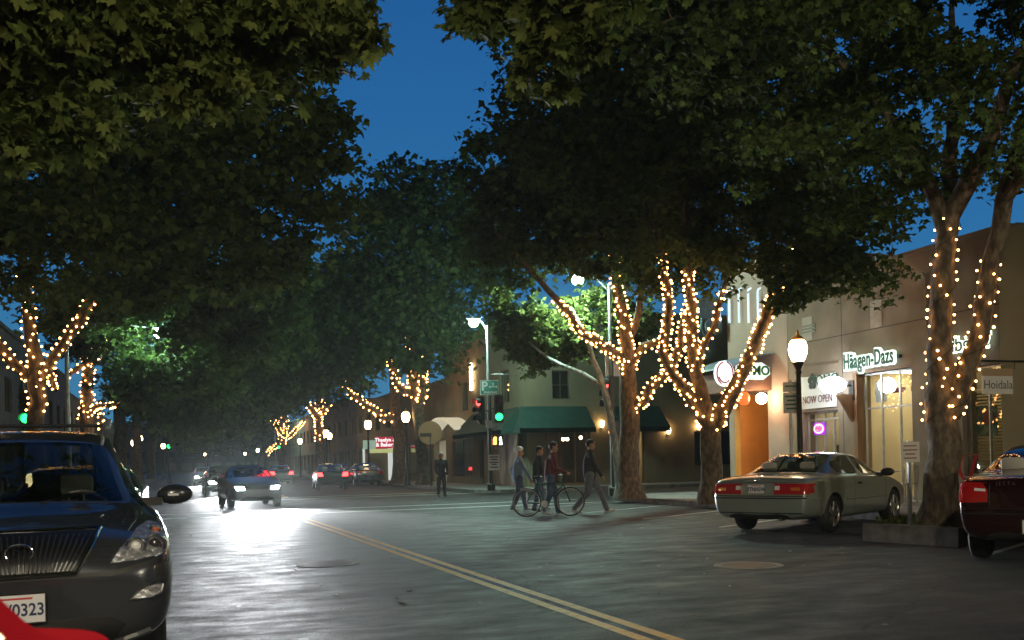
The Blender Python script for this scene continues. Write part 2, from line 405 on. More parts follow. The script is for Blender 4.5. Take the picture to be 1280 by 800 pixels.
# planters between parking bays
def planter(org, label):
    t = thing('street_planter', label, 'planter', (0, 0, 0), group='raised tree planters between the parking bays')
    dx, dy = org
    P = [(9.9+dx, 12.15+dy), (10.25+dx, 10.6+dy), (13.35+dx, 12.35+dy), (13.35+dx, 14.05+dy)]
    c = Vector((sum(p[0] for p in P)/4, sum(p[1] for p in P)/4, 0))
    g = MB()
    for i in range(4):
        a = Vector((*P[i], 0)); b_ = Vector((*P[(i+1) % 4], 0))
        ai = a+(c-a).normalized()*0.19; bi = b_+(c-b_).normalized()*0.19
        g.add([(q.x, q.y, 0.0) for q in (a, b_, bi, ai)]+[(q.x, q.y, 0.27) for q in (a, b_, bi, ai)],
              [(3, 2, 1, 0), (4, 5, 6, 7), (0, 1, 5, 4), (2, 3, 7, 6)])
    g.build('kerb_ring', mat('planter_concrete', (0.075, 0.062, 0.05), 0.9, c2=(0.13, 0.11, 0.09), scale=5, bump=0.4, bscale=40), t, fix=True)
    g = MB(); Q = [Vector((*p, 0)) for p in P]; Q = [q+(c-q).normalized()*0.18 for q in Q]; Q = Q[::-1]
    N_ = 14; vs = []; fs = []
    for i in range(N_+1):
        for j in range(N_+1):
            u, v = i/N_, j/N_
            p = (Q[0]*(1-u)+Q[1]*u)*(1-v)+(Q[3]*(1-u)+Q[2]*u)*v
            vs.append((p.x, p.y, 0.21+0.05*random.random()+0.04*math.sin(u*3.1)*math.sin(v*3.1)))
    for i in range(N_):
        for j in range(N_): fs.append((i*(N_+1)+j, (i+1)*(N_+1)+j, (i+1)*(N_+1)+j+1, i*(N_+1)+j+1))
    g.add(vs, fs); g.build('soil_bed', SOIL, t, smooth=True, fix=True)
    # low ground cover tufts
    g = MB()
    for i in range(420):
        u, v = random.random(), random.random()
        p = (Q[0]*(1-u)+Q[1]*u)*(1-v)+(Q[3]*(1-u)+Q[2]*u)*v
        a = random.uniform(0, 6.28); h = random.uniform(0.05, 0.15); w_ = 0.02
        d = Vector((math.cos(a), math.sin(a), 0)); n_ = Vector((-d.y, d.x, 0))*w_
        b0 = Vector((p.x, p.y, 0.22)); g.add([b0-n_, b0+n_, b0+d*0.06+n_*0.6+Vector((0, 0, h)), b0+d*0.10+Vector((0, 0, h*0.8))], [(0, 1, 2, 3)])
    o = g.build('ground_cover', LEAFY, t); o['kind'] = 'stuff'
    return t
planter((0, 0), 'raised concrete planter with soil between the silver coupe and dark red car')

# ------------------------------------------------------------------ trees
def leaf_template(kind):
    if kind == 0:      # lobed plane leaf, 11 outline points + centre
        half = [(90, 1.0), (82, 0.74), (76, 0.78), (66, 0.46), (56, 0.62), (46, 0.80), (38, 0.92), (33, 0.66), (22, 0.60), (14, 0.44), (4, 0.58), (-6, 0.70), (-16, 0.52), (-34, 0.50), (-52, 0.44), (-72, 0.30)]
        pr = half+[(-90, 0.12)]+[(180-a, r) for a, r in half[::-1][:-1]]
        v = [(0, 0, 0.0)]
        for a, r in pr:
            x, y = math.cos(R(a))*r*0.6, math.sin(R(a))*r*0.6; v.append((x, y, -0.22*abs(x)-0.10*r*r))
        n_ = len(pr); f = [(0, i, i % n_+1) for i in range(1, n_+1)]
    elif kind == 1:    # simpler star
        v = [(0, -0.4, 0), (0.58, -0.02, -0.12), (0.23, 0.2, 0), (0, 0.66, -0.12), (-0.23, 0.2, 0), (-0.58, -0.02, -0.12)]
        f = [(0, 1, 2), (0, 2, 4), (2, 3, 4), (0, 4, 5)]
    else:
        v = [(0, -0.45, 0), (0.4, 0.05, -0.05), (0, 0.55, -0.02), (-0.4, 0.05, -0.05)]
        f = [(0, 1, 2), (0, 2, 3)]
    return np.array(v, float), np.array(f, int)

def leaf_mesh(name, centers, size, kind, mt, parent):
    tv, tf = leaf_template(kind); n = len(centers)
    yaw = rng.uniform(0, 2*np.pi, n); pitch = rng.normal(-0.35, 0.55, n); rollv = rng.normal(0, 0.6, n)
    s = size*rng.uniform(0.4, 1.3, n)
    cy_, sy = np.cos(yaw), np.sin(yaw); cp, sp = np.cos(pitch), np.sin(pitch); cr, sr = np.cos(rollv), np.sin(rollv)
    z0 = np.zeros(n); o1 = np.ones(n)
    Rz = np.stack([cy_, -sy, z0, sy, cy_, z0, z0, z0, o1], 1).reshape(n, 3, 3)
    Rx = np.stack([o1, z0, z0, z0, cp, -sp, z0, sp, cp], 1).reshape(n, 3, 3)
    Ry = np.stack([cr, z0, sr, z0, o1, z0, -sr, z0, cr], 1).reshape(n, 3, 3)
    M = Rz @ Rx @ Ry
    V = np.einsum('nij,kj->nki', M, tv)*s[:, None, None]+centers[:, None, :]
    k = len(tv); Fc = (tf[None]+(np.arange(n)*k)[:, None, None]).reshape(-1, 3)
    me = bpy.data.meshes.new(name); me.vertices.add(n*k); me.vertices.foreach_set('co', V.reshape(-1).astype(np.float32))
    nf = len(Fc); me.loops.add(nf*3); me.loops.foreach_set('vertex_index', Fc.reshape(-1).astype(np.int32))
    me.polygons.add(nf); me.polygons.foreach_set('loop_start', np.arange(0, nf*3, 3, dtype=np.int32))
    try: me.polygons.foreach_set('loop_total', np.full(nf, 3, dtype=np.int32))
    except Exception: pass
    me.update(calc_edges=True); me.validate()
    me.materials.append(mt)
    o = bpy.data.objects.new(name, me); COL.objects.link(o); o.parent = parent
    return o

def smooth_path(pts, rad, step=0.35, wob=0.04):
    P = [Vector(p) for p in pts]; out = []; ro = []
    n = len(P)
    for i in range(n-1):
        p0, p1, p2, p3 = P[max(i-1, 0)], P[i], P[i+1], P[min(i+2, n-1)]
        L_ = (p2-p1).length; k = max(1, int(L_/step))
        for j in range(k):
            t = j/k
            q = 0.5*((2*p1)+(-p0+p2)*t+(2*p0-5*p1+4*p2-p3)*t*t+(-p0+3*p1-3*p2+p3)*t**3)
            r = rad[i]*(1-t)+rad[i+1]*t
            q = q+Vector((random.uniform(-1, 1), random.uniform(-1, 1), random.uniform(-1, 1)))*wob*min(1, r*6)*(0 if (i == 0 and j == 0) else 1)
            out.append(q); ro.append(r)
    out.append(P[-1]); ro.append(rad[-1])
    return out, ro

def string_light_bulbs(paths, spacing, size):
    """helix of bulbs round the given smoothed paths"""
    res = []; wires = []
    for pts, rad, dens in paths:
        ph = random.uniform(0, 6.28); acc = 0; wire = []
        L_ = sum((b-a).length for a, b in zip(pts[:-1], pts[1:])); N_ = int(L_/(spacing/dens)*1)
        cum = [0]
        for a, b in zip(pts[:-1], pts[1:]): cum.append(cum[-1]+(b-a).length)
        for i in range(N_):
            d = L_*(i+0.5)/N_+random.uniform(-0.5, 0.5)*spacing
            d = min(max(d, 0.001), L_-0.001)
            j = max(k for k in range(len(cum)) if cum[k] <= d); j = min(j, len(pts)-2)
            t = (d-cum[j])/max(1e-6, cum[j+1]-cum[j]); p = pts[j].lerp(pts[j+1], t); r = rad[j]*(1-t)+rad[j+1]*t
            ax = (pts[j+1]-pts[j]).normalized(); a_ = ax.cross(Vector((0.3, 0.9, 0.2))).normalized(); b_ = ax.cross(a_)
            ph += 2.39996*0.83+random.uniform(-0.35, 0.35)
            q = p+(a_*math.cos(ph)+b_*math.sin(ph))*(r*1.08+size*0.8+0.002+random.uniform(0, 0.02))
            res.append(q)
        NW = max(8, int(L_/0.05))
        for i in range(NW+1):
            d = min(L_*i/NW, L_-0.001); j = max(k for k in range(len(cum)) if cum[k] <= d); j = min(j, len(pts)-2)
            t = (d-cum[j])/max(1e-6, cum[j+1]-cum[j]); p = pts[j].lerp(pts[j+1], t); r = rad[j]*(1-t)+rad[j+1]*t
            ax = (pts[j+1]-pts[j]).normalized(); a_ = ax.cross(Vector((0.3, 0.9, 0.2))).normalized(); b_ = ax.cross(a_)
            th = d*7.5; wire.append(p+(a_*math.cos(th)+b_*math.sin(th))*(r*1.05+0.012))
        wires.append(wire)
    return res, wires

BULBBASE = None
def string_lights(label, paths, spacing, size, group='string lights wrapped round the street trees'):
    base = paths[0][0][0]
    t = thing('string_lights', label, 'string lights', (base.x, base.y, base.z), group=group)
    org = Vector(base)
    bulbs, wires = string_light_bulbs(paths, spacing, size)
    mb = MB()
    for wpts in wires: mb.tube([p-org for p in wpts], 0.007, 4, cap=False)
    mb.build('wire', mat('green_wire', (0.01, 0.02, 0.01), 0.6), t)
    bm = bmesh.new(); bmesh.ops.create_icosphere(bm, subdivisions=1, radius=size); me = bpy.data.meshes.new('bulb'); bm.to_mesh(me)
    bm.verts.index_update(); bv = [v.co.copy() for v in bm.verts]; bf = [[v.index for v in f.verts] for f in bm.faces]; bm.free()
    me.materials.append(BULB)
    bulbs.sort(key=lambda p: (p-CAMP).length)
    near = bulbs[:100]; rest = bulbs[100:]
    for p in near:
        o = bpy.data.objects.new('bulb', me); COL.objects.link(o); o.parent = t; o.location = p-org; o.scale = (random.uniform(0.75, 1.15),)*3
    if rest:
        mb = MB()
        for p in rest: mb.add([v+(p-org) for v in bv], bf)
        o = mb.build('bulbs', BULB, t); o['kind'] = 'stuff'
    return t

LAMPS = [at(722, 348, 31.0), at(592, 402, 39.6), ]
def make_tree(name, label, limbs, blobs, nclump, lpc, lsize, kind, base=None, cr=0.55, bark=BARK, leafm=LEAF, twig_r=0.02, group='plane trees along the street', lights=None, light_label=None, spacing=0.05, bsize=0.022, shell=0.35, seed=1):
    """limbs: list of (list of points, list of radii). blobs: (centre, radius, squash) the crown is spread through."""
    random.seed(seed); global rng; rng = np.random.default_rng(seed)
    b0 = Vector(limbs[0][0][0])
    t = thing(name, label, 'tree', (b0.x, b0.y, b0.z), group=group)
    sm = [smooth_path(p, r) for p, r in limbs]
    mb = MB()
    p0, r0 = sm[0]
    r0 = list(r0)
    for i, q in enumerate(p0):
        h = q.z-b0.z
        if h < 0.5: r0[i] *= 1+0.45*(1-h/0.5)**2
    sm[0] = (p0, r0)
    for pts, rad in sm: mb.tube([p-b0 for p in pts], rad, 14 if rad[0] > 0.1 else 8, noise=0.045)
    mb.build('trunk', bark, t, smooth=True)
    # crown clumps
    cl = []
    for c, r, sq in blobs:
        share = max(1, int(nclump*(r**2.2)/sum(b[1]**2.2 for b in blobs)))
        for i in range(share):
            d = rng.normal(size=3); d /= np.linalg.norm(d)
            rr = r*(shell+(1-shell)*rng.uniform()**0.5)*(rng.uniform(1.0, 1.28) if rng.uniform() < 0.15 else 1.0)
            q = Vector((c[0]+d[0]*rr, c[1]+d[1]*rr, c[2]+d[2]*rr*sq))
            if (q-at(200, 415, 31.5)).length < 1.1: continue
            if any((q-l_).length < cr+0.75 for l_ in LAMPS) or q.z < 2.6: continue
            cl.append(q)
    # branches: join every clump to the nearest node of the skeleton
    nodes = []
    for pts, rad in sm:
        for p, r in list(zip(pts, rad))[len(pts)//2:]: nodes.append((p, r))
    NP = np.array([n_[0][:] for n_ in nodes]); NR = [n_[1] for n_ in nodes]
    order = sorted(cl, key=lambda c: np.min(np.linalg.norm(NP-np.array(c[:]), axis=1)))
    br = MB()
    for i, c in enumerate(order):
        dd = np.linalg.norm(NP-np.array(c[:]), axis=1); j = int(np.argmin(dd)); p = Vector(NP[j]); r = max(twig_r*0.5, min(NR[j]*0.62, 0.012+0.022*dd[j]))
        L_ = (c-p).length
        if L_ < 0.25: continue
        mid = p.lerp(c, 0.5)+Vector((random.uniform(-1, 1), random.uniform(-1, 1), random.uniform(0.0, 1)))*L_*0.13
        q1 = p.lerp(mid, 0.5)*0.98+p.lerp(mid, 0.5)*0.02; q3 = mid.lerp(c, 0.5)
        pts = [p, q1, mid, q3, c]; rs = [r, r*0.85, r*0.7, r*0.5, max(0.006, r*0.3)]
        br.tube([q-b0 for q in pts], rs, 5, cap=False)
        add = [(q1, rs[1]), (mid, rs[2]), (q3, rs[3]), (c, rs[4])]
        NP = np.vstack([NP, np.array([a[0][:] for a in add])]); NR += [a[1] for a in add]
    br.build('branches', bark, t, smooth=True)
    # leaves
    C = np.array([c[:] for c in cl]); n = len(C)*lpc
    idx = np.repeat(np.arange(len(C)), lpc)
    crad = cr*rng.uniform(0.4, 1.25, len(C))[idx]
    d = rng.normal(size=(n, 3)); d /= np.linalg.norm(d, axis=1)[:, None]
    d *= (rng.uniform(size=n)**0.45*crad)[:, None]; d[:, 2] *= 0.6; d[:, 2] -= 0.25*np.hypot(d[:, 0], d[:, 1])
    P = C[idx]+d-np.array(b0[:])[None]
    leaf_mesh('crown', P, lsize, kind, leafm, t)
    if lights:
        string_lights(light_label, [(sm[i][0][int(a*(len(sm[i][0])-1)):max(2, int(b_*(len(sm[i][0])-1))+1)], sm[i][1][int(a*(len(sm[i][0])-1)):max(2, int(b_*(len(sm[i][0])-1))+1)], dn) for i, a, b_, dn in lights], spacing, bsize)
    return t

def B(px, py, D, rpx, sq=0.8):
    p = at(px, py, D); return (tuple(p), rpx*D/FPX, sq)
def L(pts, rads):   # (px, py, D) points
    return ([at(*p) for p in pts], rads)
def grd(px, D, z=0.14):
    p = at(px, 600, D); return Vector((p.x, p.y, z))

# --- near right tree in the planter
b = grd(1174, 14.25, 0.22)
T1 = [([b]+[at(*p) for p in [(1177, 590, 14.2), (1180, 530, 14.2), (1178, 470, 14.2), (1176, 400, 14.1), (1180, 330, 14.0), (1186, 270, 13.9), (1214, 222, 13.6), (1245, 150, 13.0), (1275, 60, 12.3)]], [0.27, 0.235, 0.225, 0.20, 0.16, 0.15, 0.14, 0.135, 0.10, 0.07, 0.05]),
      ([at(*p) for p in [(1186, 520, 14.2), (1205, 478, 14.0), (1222, 420, 13.9), (1240, 330, 13.7), (1255, 250, 13.4), (1272, 190, 13.2), (1300, 90, 12.8)]], [0.16, 0.14, 0.135, 0.125, 0.115, 0.10, 0.07]),
      ([at(*p) for p in [(1183, 290, 13.9), (1165, 240, 13.9), (1120, 160, 13.6), (1060, 90, 13.0), (1000, 20, 12.5)]], [0.13, 0.10, 0.08, 0.06, 0.03]),
      ([at(*p) for p in [(1186, 270, 13.9), (1188, 210, 14.4), (1192, 120, 15.2), (1190, 0, 16)]], [0.13, 0.11, 0.08, 0.04]),
      ([at(*p) for p in [(1255, 250, 13.4), (1320, 160, 12.4), (1380, 60, 11.4)]], [0.10, 0.07, 0.04])]
make_tree('plane_tree', 'two-stemmed plane tree in the raised planter beside the dark red car', T1,
          [B(1000, 60, 12.5, 190, 0.6), B(1150, 20, 12.5, 200, 0.6), B(1300, 100, 12, 160, 0.7), B(1080, 190, 13.6, 100, 0.7), B(900, -20, 11.5, 150, 0.6), B(1060, -160, 13, 260, 0.6), B(1290, -120, 12, 260), B(1120, 130, 14.5, 130, 0.6), B(960, 200, 13.0, 75, .6), B(1075, 265, 14.5, 55, .7), B(1125, 225, 14.8, 50, .7), B(1240, 215, 15.5, 45, .7), B(1110, 330, 16.0, 22, .7)],
          340, 80, 0.155, 0, cr=0.55, seed=11, lights=[(0, 0.26, 0.72, 1.75), (1, 0.0, 0.5, 1.8)],
          light_label='sparse warm bulbs on the two stems of the planter tree', spacing=0.085, bsize=0.0205)
# small epicormic sprays on the near trunk
# --- tree B (trunk near the restaurant sign)
b = grd(890, 24.9, 0.14)
TB = [([b]+[at(*p) for p in [(889, 600, 24.9), (888, 560, 24.9), (887, 532, 24.9), (880, 500, 24.9), (868, 465, 24.8), (865, 420, 24.6), (865, 380, 24.3), (861, 350, 24), (858, 250, 23), (850, 150, 22)]], [0.31, 0.28, 0.27, 0.27, 0.19, 0.16, 0.14, 0.12, 0.11, 0.09, 0.05]),
      ([at(*p) for p in [(890, 535, 24.9), (905, 512, 24.6), (920, 478, 24.3), (940, 440, 24), (962, 385, 23.5), (972, 355, 23.2), (1000, 300, 22.5), (1040, 200, 21)]], [0.22, 0.2, 0.17, 0.16, 0.14, 0.12, 0.09, 0.05]),
      ([at(*p) for p in [(884, 530, 24.9), (862, 495, 24.8), (842, 470, 24.6), (830, 440, 24.4), (834, 405, 24.2), (836, 378, 24), (826, 320, 23.5), (800, 220, 22.5)]], [0.18, 0.15, 0.13, 0.12, 0.11, 0.1, 0.08, 0.05]),
      ([at(*p) for p in [(870, 470, 24.8), (878, 435, 24.8), (892, 408, 24.8), (905, 360, 25), (930, 280, 25.5)]], [0.1, 0.09, 0.08, 0.06, 0.04])]
make_tree('plane_tree', 'low-forking plane tree beside the restaurant sign with lights on every limb', TB,
          [B(860, 60, 22, 150), B(760, 120, 21.5, 120), B(700, 190, 22, 75), B(960, 110, 22, 150), B(830, 230, 22, 120, 0.7), B(960, 260, 22.5, 110, 0.7), B(1040, 330, 22.0, 60, 0.7), B(1050, 210, 23, 110), B(700, 60, 21, 75), B(900, -60, 22, 160), B(640, 160, 22, 45), B(1010, 360, 21.5, 45, .6), B(1075, 335, 22.5, 42, .7), B(1000, 300, 22, 60, .7), B(760, 20, 21.5, 90)],
          520, 95, 0.19, 1, cr=0.8, seed=21, lights=[(0, 0.36, 0.60, 1.8), (1, 0.03, 0.72, 1.9), (2, 0.03, 0.70, 1.7), (3, 0, 0.6, 0.9)],
          light_label='dense warm bulbs on the tree beside the restaurant sign', spacing=0.075, bsize=0.032)
# --- tree A (left of B, near signal)
b = grd(787, 29.0, 0.14)
TA = [([b]+[at(*p) for p in [(786, 590, 29), (786, 540, 29), (786, 500, 29), (784, 450, 29), (780, 405, 28.6), (772, 365, 28.2), (768, 300, 27.5), (760, 200, 26)]], [0.36, 0.32, 0.3, 0.28, 0.22, 0.18, 0.15, 0.1, 0.06]),
      ([at(*p) for p in [(783, 452, 29), (765, 440, 28.6), (745, 425, 28), (727, 415, 27.5), (700, 380, 26.5), (665, 340, 25.5), (620, 290, 24.5)]], [0.16, 0.14, 0.12, 0.11, 0.09, 0.07, 0.04]),
      ([at(*p) for p in [(790, 512, 29), (806, 497, 28.6), (824, 474, 28), (842, 455, 27.6), (850, 430, 27.2), (856, 395, 26.6), (870, 330, 26)]], [0.16, 0.14, 0.13, 0.12, 0.11, 0.09, 0.05]),
      ([at(*p) for p in [(788, 455, 29), (806, 432, 28.8), (828, 425, 28.5), (838, 400, 28.2), (832, 365, 28), (825, 300, 27.5)]], [0.14, 0.12, 0.1, 0.09, 0.08, 0.05]),
      ([at(*p) for p in [(786, 430, 28.8), (798, 390, 29), (803, 340, 29), (812, 260, 29)]], [0.12, 0.1, 0.09, 0.05])]
make_tree('plane_tree', 'plane tree by the near traffic signal with a lit limb reaching left', TA,
          [B(700, 260, 26, 90), B(780, 270, 27, 110), B(640, 270, 25.5, 60), B(632, 318, 25, 50, 0.6), B(745, 296, 26, 60, 0.6), B(850, 310, 27, 75, 0.7), B(700, 180, 26, 80), B(610, 210, 26, 42), B(800, 190, 27, 110)],
          380, 90, 0.2, 1, cr=0.85, seed=31, lights=[(0, 0.36, 0.76, 1.8), (1, 0, 0.55, 1.7), (2, 0, 0.8, 1.7), (3, 0, 0.8, 0.9)],
          light_label='dense warm bulbs on the tree by the near traffic signal', spacing=0.08, bsize=0.034)
# --- slender unlit tree by the signal
b = grd(773, 30.2, 0.14)
TS = [([b]+[at(*p) for p in [(771, 570, 30.2), (763, 520, 30.2), (752, 480, 30.2), (742, 450, 30.3), (731, 420, 30.5), (715, 385, 31)]], [0.13, 0.12, 0.11, 0.1, 0.08, 0.06, 0.03]),
      ([at(*p) for p in [(752, 482, 30.2), (730, 468, 30.5), (700, 455, 31), (675, 440, 31.5), (655, 420, 32)]], [0.08, 0.07, 0.06, 0.045, 0.025])]
make_tree('young_tree', 'slender pale-barked leaning tree crossing in front of the near signal pole', TS,
          [B(690, 405, 32.5, 55, 0.7), B(650, 410, 33, 38, 0.8), B(745, 395, 33, 45, 0.8), B(665, 445, 32.5, 28, 0.6), B(720, 435, 32.5, 26, .6), B(790, 400, 33.5, 36, .8), B(625, 380, 32.5, 24, .8)],
          210, 55, 0.2, 1, cr=0.5, bark=BARKG, leafm=LEAFY, seed=41, group='young trees')
# --- tree C beyond the crossing
b = grd(530, 52.5, 0.14)
TC = [([b]+[at(*p) for p in [(528, 570, 52.5), (524, 530, 52.5), (521, 500, 52.5), (519, 480, 52.5), (514, 450, 52.3), (508, 400, 52), (500, 320, 51)]], [0.36, 0.33, 0.32, 0.36, 0.33, 0.24, 0.16, 0.08]),
      ([at(*p) for p in [(521, 505, 52.5), (531, 480, 52.3), (529, 460, 52), (545, 420, 51.5), (560, 370, 51)]], [0.26, 0.24, 0.18, 0.1, 0.05]),
      ([at(*p) for p in [(519, 495, 52.5), (505, 488, 52.2), (496, 478, 52), (492, 462, 52), (470, 420, 51)]], [0.24, 0.2, 0.18, 0.14, 0.07])]
make_tree('plane_tree', 'tall plane tree beyond the crossing lit green-white by the street light', TC,
          [B(500, 260, 52, 55, 1), B(550, 260, 52, 60, 1), B(470, 300, 52, 60, 0.9), B(520, 340, 51, 85, 0.9), B(590, 310, 51, 65, 1), B(440, 360, 51, 60, 0.8), B(470, 430, 50, 42, 0.7), B(530, 440, 49.5, 38, 0.7), B(565, 410, 49, 38, 0.7), B(430, 430, 50, 50, 0.8), B(500, 400, 50, 60, .8)],
          430, 70, 0.34, 2, cr=1.5, seed=51, lights=[(0, 0.40, 0.66, 1.8), (1, 0.0, 0.6, 1.6), (2, 0.0, 0.75, 1.5)],
          light_label='warm bulbs clustered high on the trunk beyond the parking sign', spacing=0.11, bsize=0.055)
b = grd(500, 57.5, 0.14)
TC2 = [([b]+[at(*p) for p in [(500, 560, 57.5), (498, 530, 57.5), (494, 500, 57), (490, 450, 56), (480, 380, 55)]], [0.5, 0.42, 0.4, 0.3, 0.2, 0.1]),
       ([at(*p) for p in [(498, 522, 57.5), (484, 522, 57.2), (472, 517, 57), (455, 503, 56.5), (437, 490, 56), (420, 460, 55)]], [0.24, 0.22, 0.2, 0.17, 0.14, 0.06])]
make_tree('plane_tree', 'dark trunked plane tree with one lit limb behind the left acorn lamp', TC2,
          [B(430, 400, 55, 62, 0.9), B(400, 440, 55, 48, 0.8), B(480, 380, 56, 60), B(390, 380, 56, 45)],
          150, 60, 0.36, 2, cr=1.5, seed=61, lights=[(1, 0.05, 0.8, 1.3)], light_label='single lit limb strung with warm bulbs above the red shop sign', spacing=0.12, bsize=0.055)
# --- left trees
b = grd(47, 22.8, 0.14)
TL = [([b]+[at(*p) for p in [(46, 560, 22.8), (46, 520, 22.8), (47, 480, 22.8), (44, 450, 22.8), (38, 400, 22.8), (28, 335, 22.8), (30, 300, 22.6), (60, 230, 22), (60, 130, 21)]], [0.3, 0.2, 0.19, 0.2, 0.17, 0.13, 0.1, 0.09, 0.07, 0.05]),
      ([at(*p) for p in [(47, 485, 22.8), (62, 455, 22.6), (88, 418, 22.3), (110, 385, 22), (122, 350, 21.8), (135, 318, 21.5), (155, 300, 21), (200, 240, 20)]], [0.14, 0.12, 0.11, 0.1, 0.09, 0.08, 0.06, 0.04]),
      ([at(*p) for p in [(46, 482, 22.8), (30, 468, 22.7), (12, 450, 22.6), (-6, 428, 22.5), (-40, 380, 22)]], [0.14, 0.12, 0.11, 0.1, 0.06]),
      ([at(*p) for p in [(60, 460, 22.6), (66, 475, 22.4), (70, 488, 22.2)]], [0.08, 0.06, 0.04])]
make_tree('plane_tree', 'nearest lit plane tree on the left behind the parked SUV', TL,
          [B(60, 240, 20, 130, 0.8), B(200, 240, 18.5, 130, 0.7), B(310, 200, 18, 110, 0.8), B(390, 175, 17.5, 62, 0.8), B(400, 250, 18, 45, 0.8), B(300, 310, 18.5, 85, 0.6), B(180, 340, 19.5, 80, 0.5), B(60, 140, 19, 130), B(200, 120, 18, 120), B(0, 300, 21, 80), B(340, 120, 17.5, 55), B(90, 380, 24.5, 50, .5)],
          520, 95, 0.17, 1, cr=0.72, seed=71, lights=[(0, 0.30, 0.60, 1.0), (1, 0.02, 0.66, 0.95), (2, 0.0, 0.95, 1.1), (3, 0, 1, 1)],
          light_label='warm bulbs on the nearest left trunk and its spreading limbs', spacing=0.06, bsize=0.028)
b = grd(110, 36, 0.14)
TL2 = [([b]+[at(*p) for p in [(110, 540, 36), (108, 515, 36), (109, 480, 36), (110, 450, 36), (104, 400, 36), (95, 320, 35)]], [0.34, 0.25, 0.24, 0.2, 0.18, 0.12, 0.06]),
       ([at(*p) for p in [(110, 455, 36), (122, 443, 35.6), (138, 426, 35), (150, 395, 34)]], [0.12, 0.11, 0.09, 0.05]),
       ([at(*p) for p in [(108, 520, 36), (120, 509, 35.6), (136, 507, 35), (150, 500, 34.5), (162, 486, 34), (172, 460, 33.5)]], [0.1, 0.09, 0.08, 0.06, 0.05, 0.03]),
       ([at(*p) for p in [(108, 455, 36), (95, 462, 35.8), (82, 472, 35.6)]], [0.1, 0.09, 0.05]),
       ([at(*p) for p in [(122, 508, 35.6), (127, 520, 35.5), (127, 540, 35.5)]], [0.07, 0.07, 0.06])]
make_tree('plane_tree', 'second lit plane tree on the left, just right of the nearest one', TL2,
          [B(200, 400, 32, 85, 0.8), B(290, 400, 31, 80, 0.8), B(250, 460, 32, 52, 0.6), B(330, 350, 30, 60, 0.8), B(120, 400, 34, 60, 0.8), B(180, 470, 33, 42, 0.7), B(340, 420, 32, 42, 0.8)],
          330, 85, 0.22, 1, cr=0.9, seed=81, lights=[(0, 0.36, 0.68, 1.2), (1, 0, 0.8, 1.0), (2, 0, 0.6, 1.0), (3, 0, 1, 0.9), (4, 0, 1, 1.1)],
          light_label='warm bulbs on the second left trunk and its low looping branch', spacing=0.075, bsize=0.038)
# farther left trees
FARLAB = {}
def far_tree(px, D, blobs, label, seed, lit=None, n=120, ll=None, kind=2):
    b = grd(px, D, 0.14); top = at(px, 500-20, D)
    limbs = [([b]+[at(px+random.uniform(-1, 1)*0.1*FPX/D, y, D) for y in (565, 540, 520, 490, 440)], [0.45, 0.36, 0.34, 0.32, 0.22, 0.1])]
    if lit: limbs += [([at(*p) for p in q], [0.26, 0.22, 0.18, 0.12][:len(q)]) for q in lit]
    make_tree('plane_tree', label, limbs, [B(x, y, d, r, s) for x, y, d, r, s in blobs], n, 55, 0.4, kind, cr=1.7, seed=seed,
              lights=([(0, 0.30, 0.75, 1.7)]+[(i+1, 0, 1, 1.6) for i in range(len(lit))]) if lit else None, light_label=ll, spacing=0.14, bsize=0.065)
far_tree(150, 54, [(230, 480, 50, 60, 0.8), (300, 460, 50, 60, 0.8), (270, 520, 52, 42, .6), (180, 500, 52, 40, .7), (340, 470, 52, 45, .8)], 'unlit plane tree on the left beyond the side street', 91, n=200)
far_tree(172, 78, [(220, 500, 72, 45, 0.8), (290, 500, 72, 50, 0.8), (330, 480, 72, 45, .8), (250, 535, 74, 28, .6)], 'dark plane tree on the left behind the far lamps', 92, n=150)
far_tree(190, 115, [(240, 515, 110, 45, 0.8), (300, 520, 108, 42, 0.8)], 'farthest dark plane tree at the left end of the street', 93, n=120)
far_tree(400, 80, [(380, 440, 76, 55, 0.9), (420, 470, 76, 40, 0.8), (350, 480, 76, 45, .7), (400, 400, 78, 50, .9)], 'distant plane tree with a thick lit trunk on the right kerb', 94,
         lit=[[(400, 520, 80), (408, 510, 80), (412, 500, 79.5)], [(398, 522, 80), (390, 512, 79.5), (385, 505, 79)]], ll='warm bulbs on the distant thick trunk beside two lamps', n=170)
far_tree(352, 122, [(340, 500, 118, 45, 0.8), (370, 480, 118, 45, 0.8), (310, 490, 118, 40, .8), (350, 440, 120, 50, .9)], 'most distant lit plane tree on the right kerb', 95,
         lit=[[(352, 545, 122), (345, 530, 121), (336, 520, 121), (325, 514, 120)], [(352, 550, 122), (362, 545, 122), (372, 535, 122), (380, 526, 121)], [(352, 555, 122), (340, 560, 122), (334, 568, 122)], [(354, 555, 122), (358, 530, 122), (357, 520, 122)]],
         ll='warm bulbs on the farthest lit tree with many spreading limbs', n=150)
far_tree(330, 170, [(320, 530, 165, 40, 0.8), (280, 540, 165, 35, 0.8), (250, 545, 165, 30, .8)], 'dark plane tree closing the end of the street', 96, n=120)
far_tree(262, 210, [(250, 540, 205, 30, 0.9), (225, 530, 205, 30, .9), (280, 530, 205, 30, .9), (240, 562, 205, 16, .7), (275, 562, 205, 16, .7)], 'broad dark plane tree across the end of the street', 97, n=200)
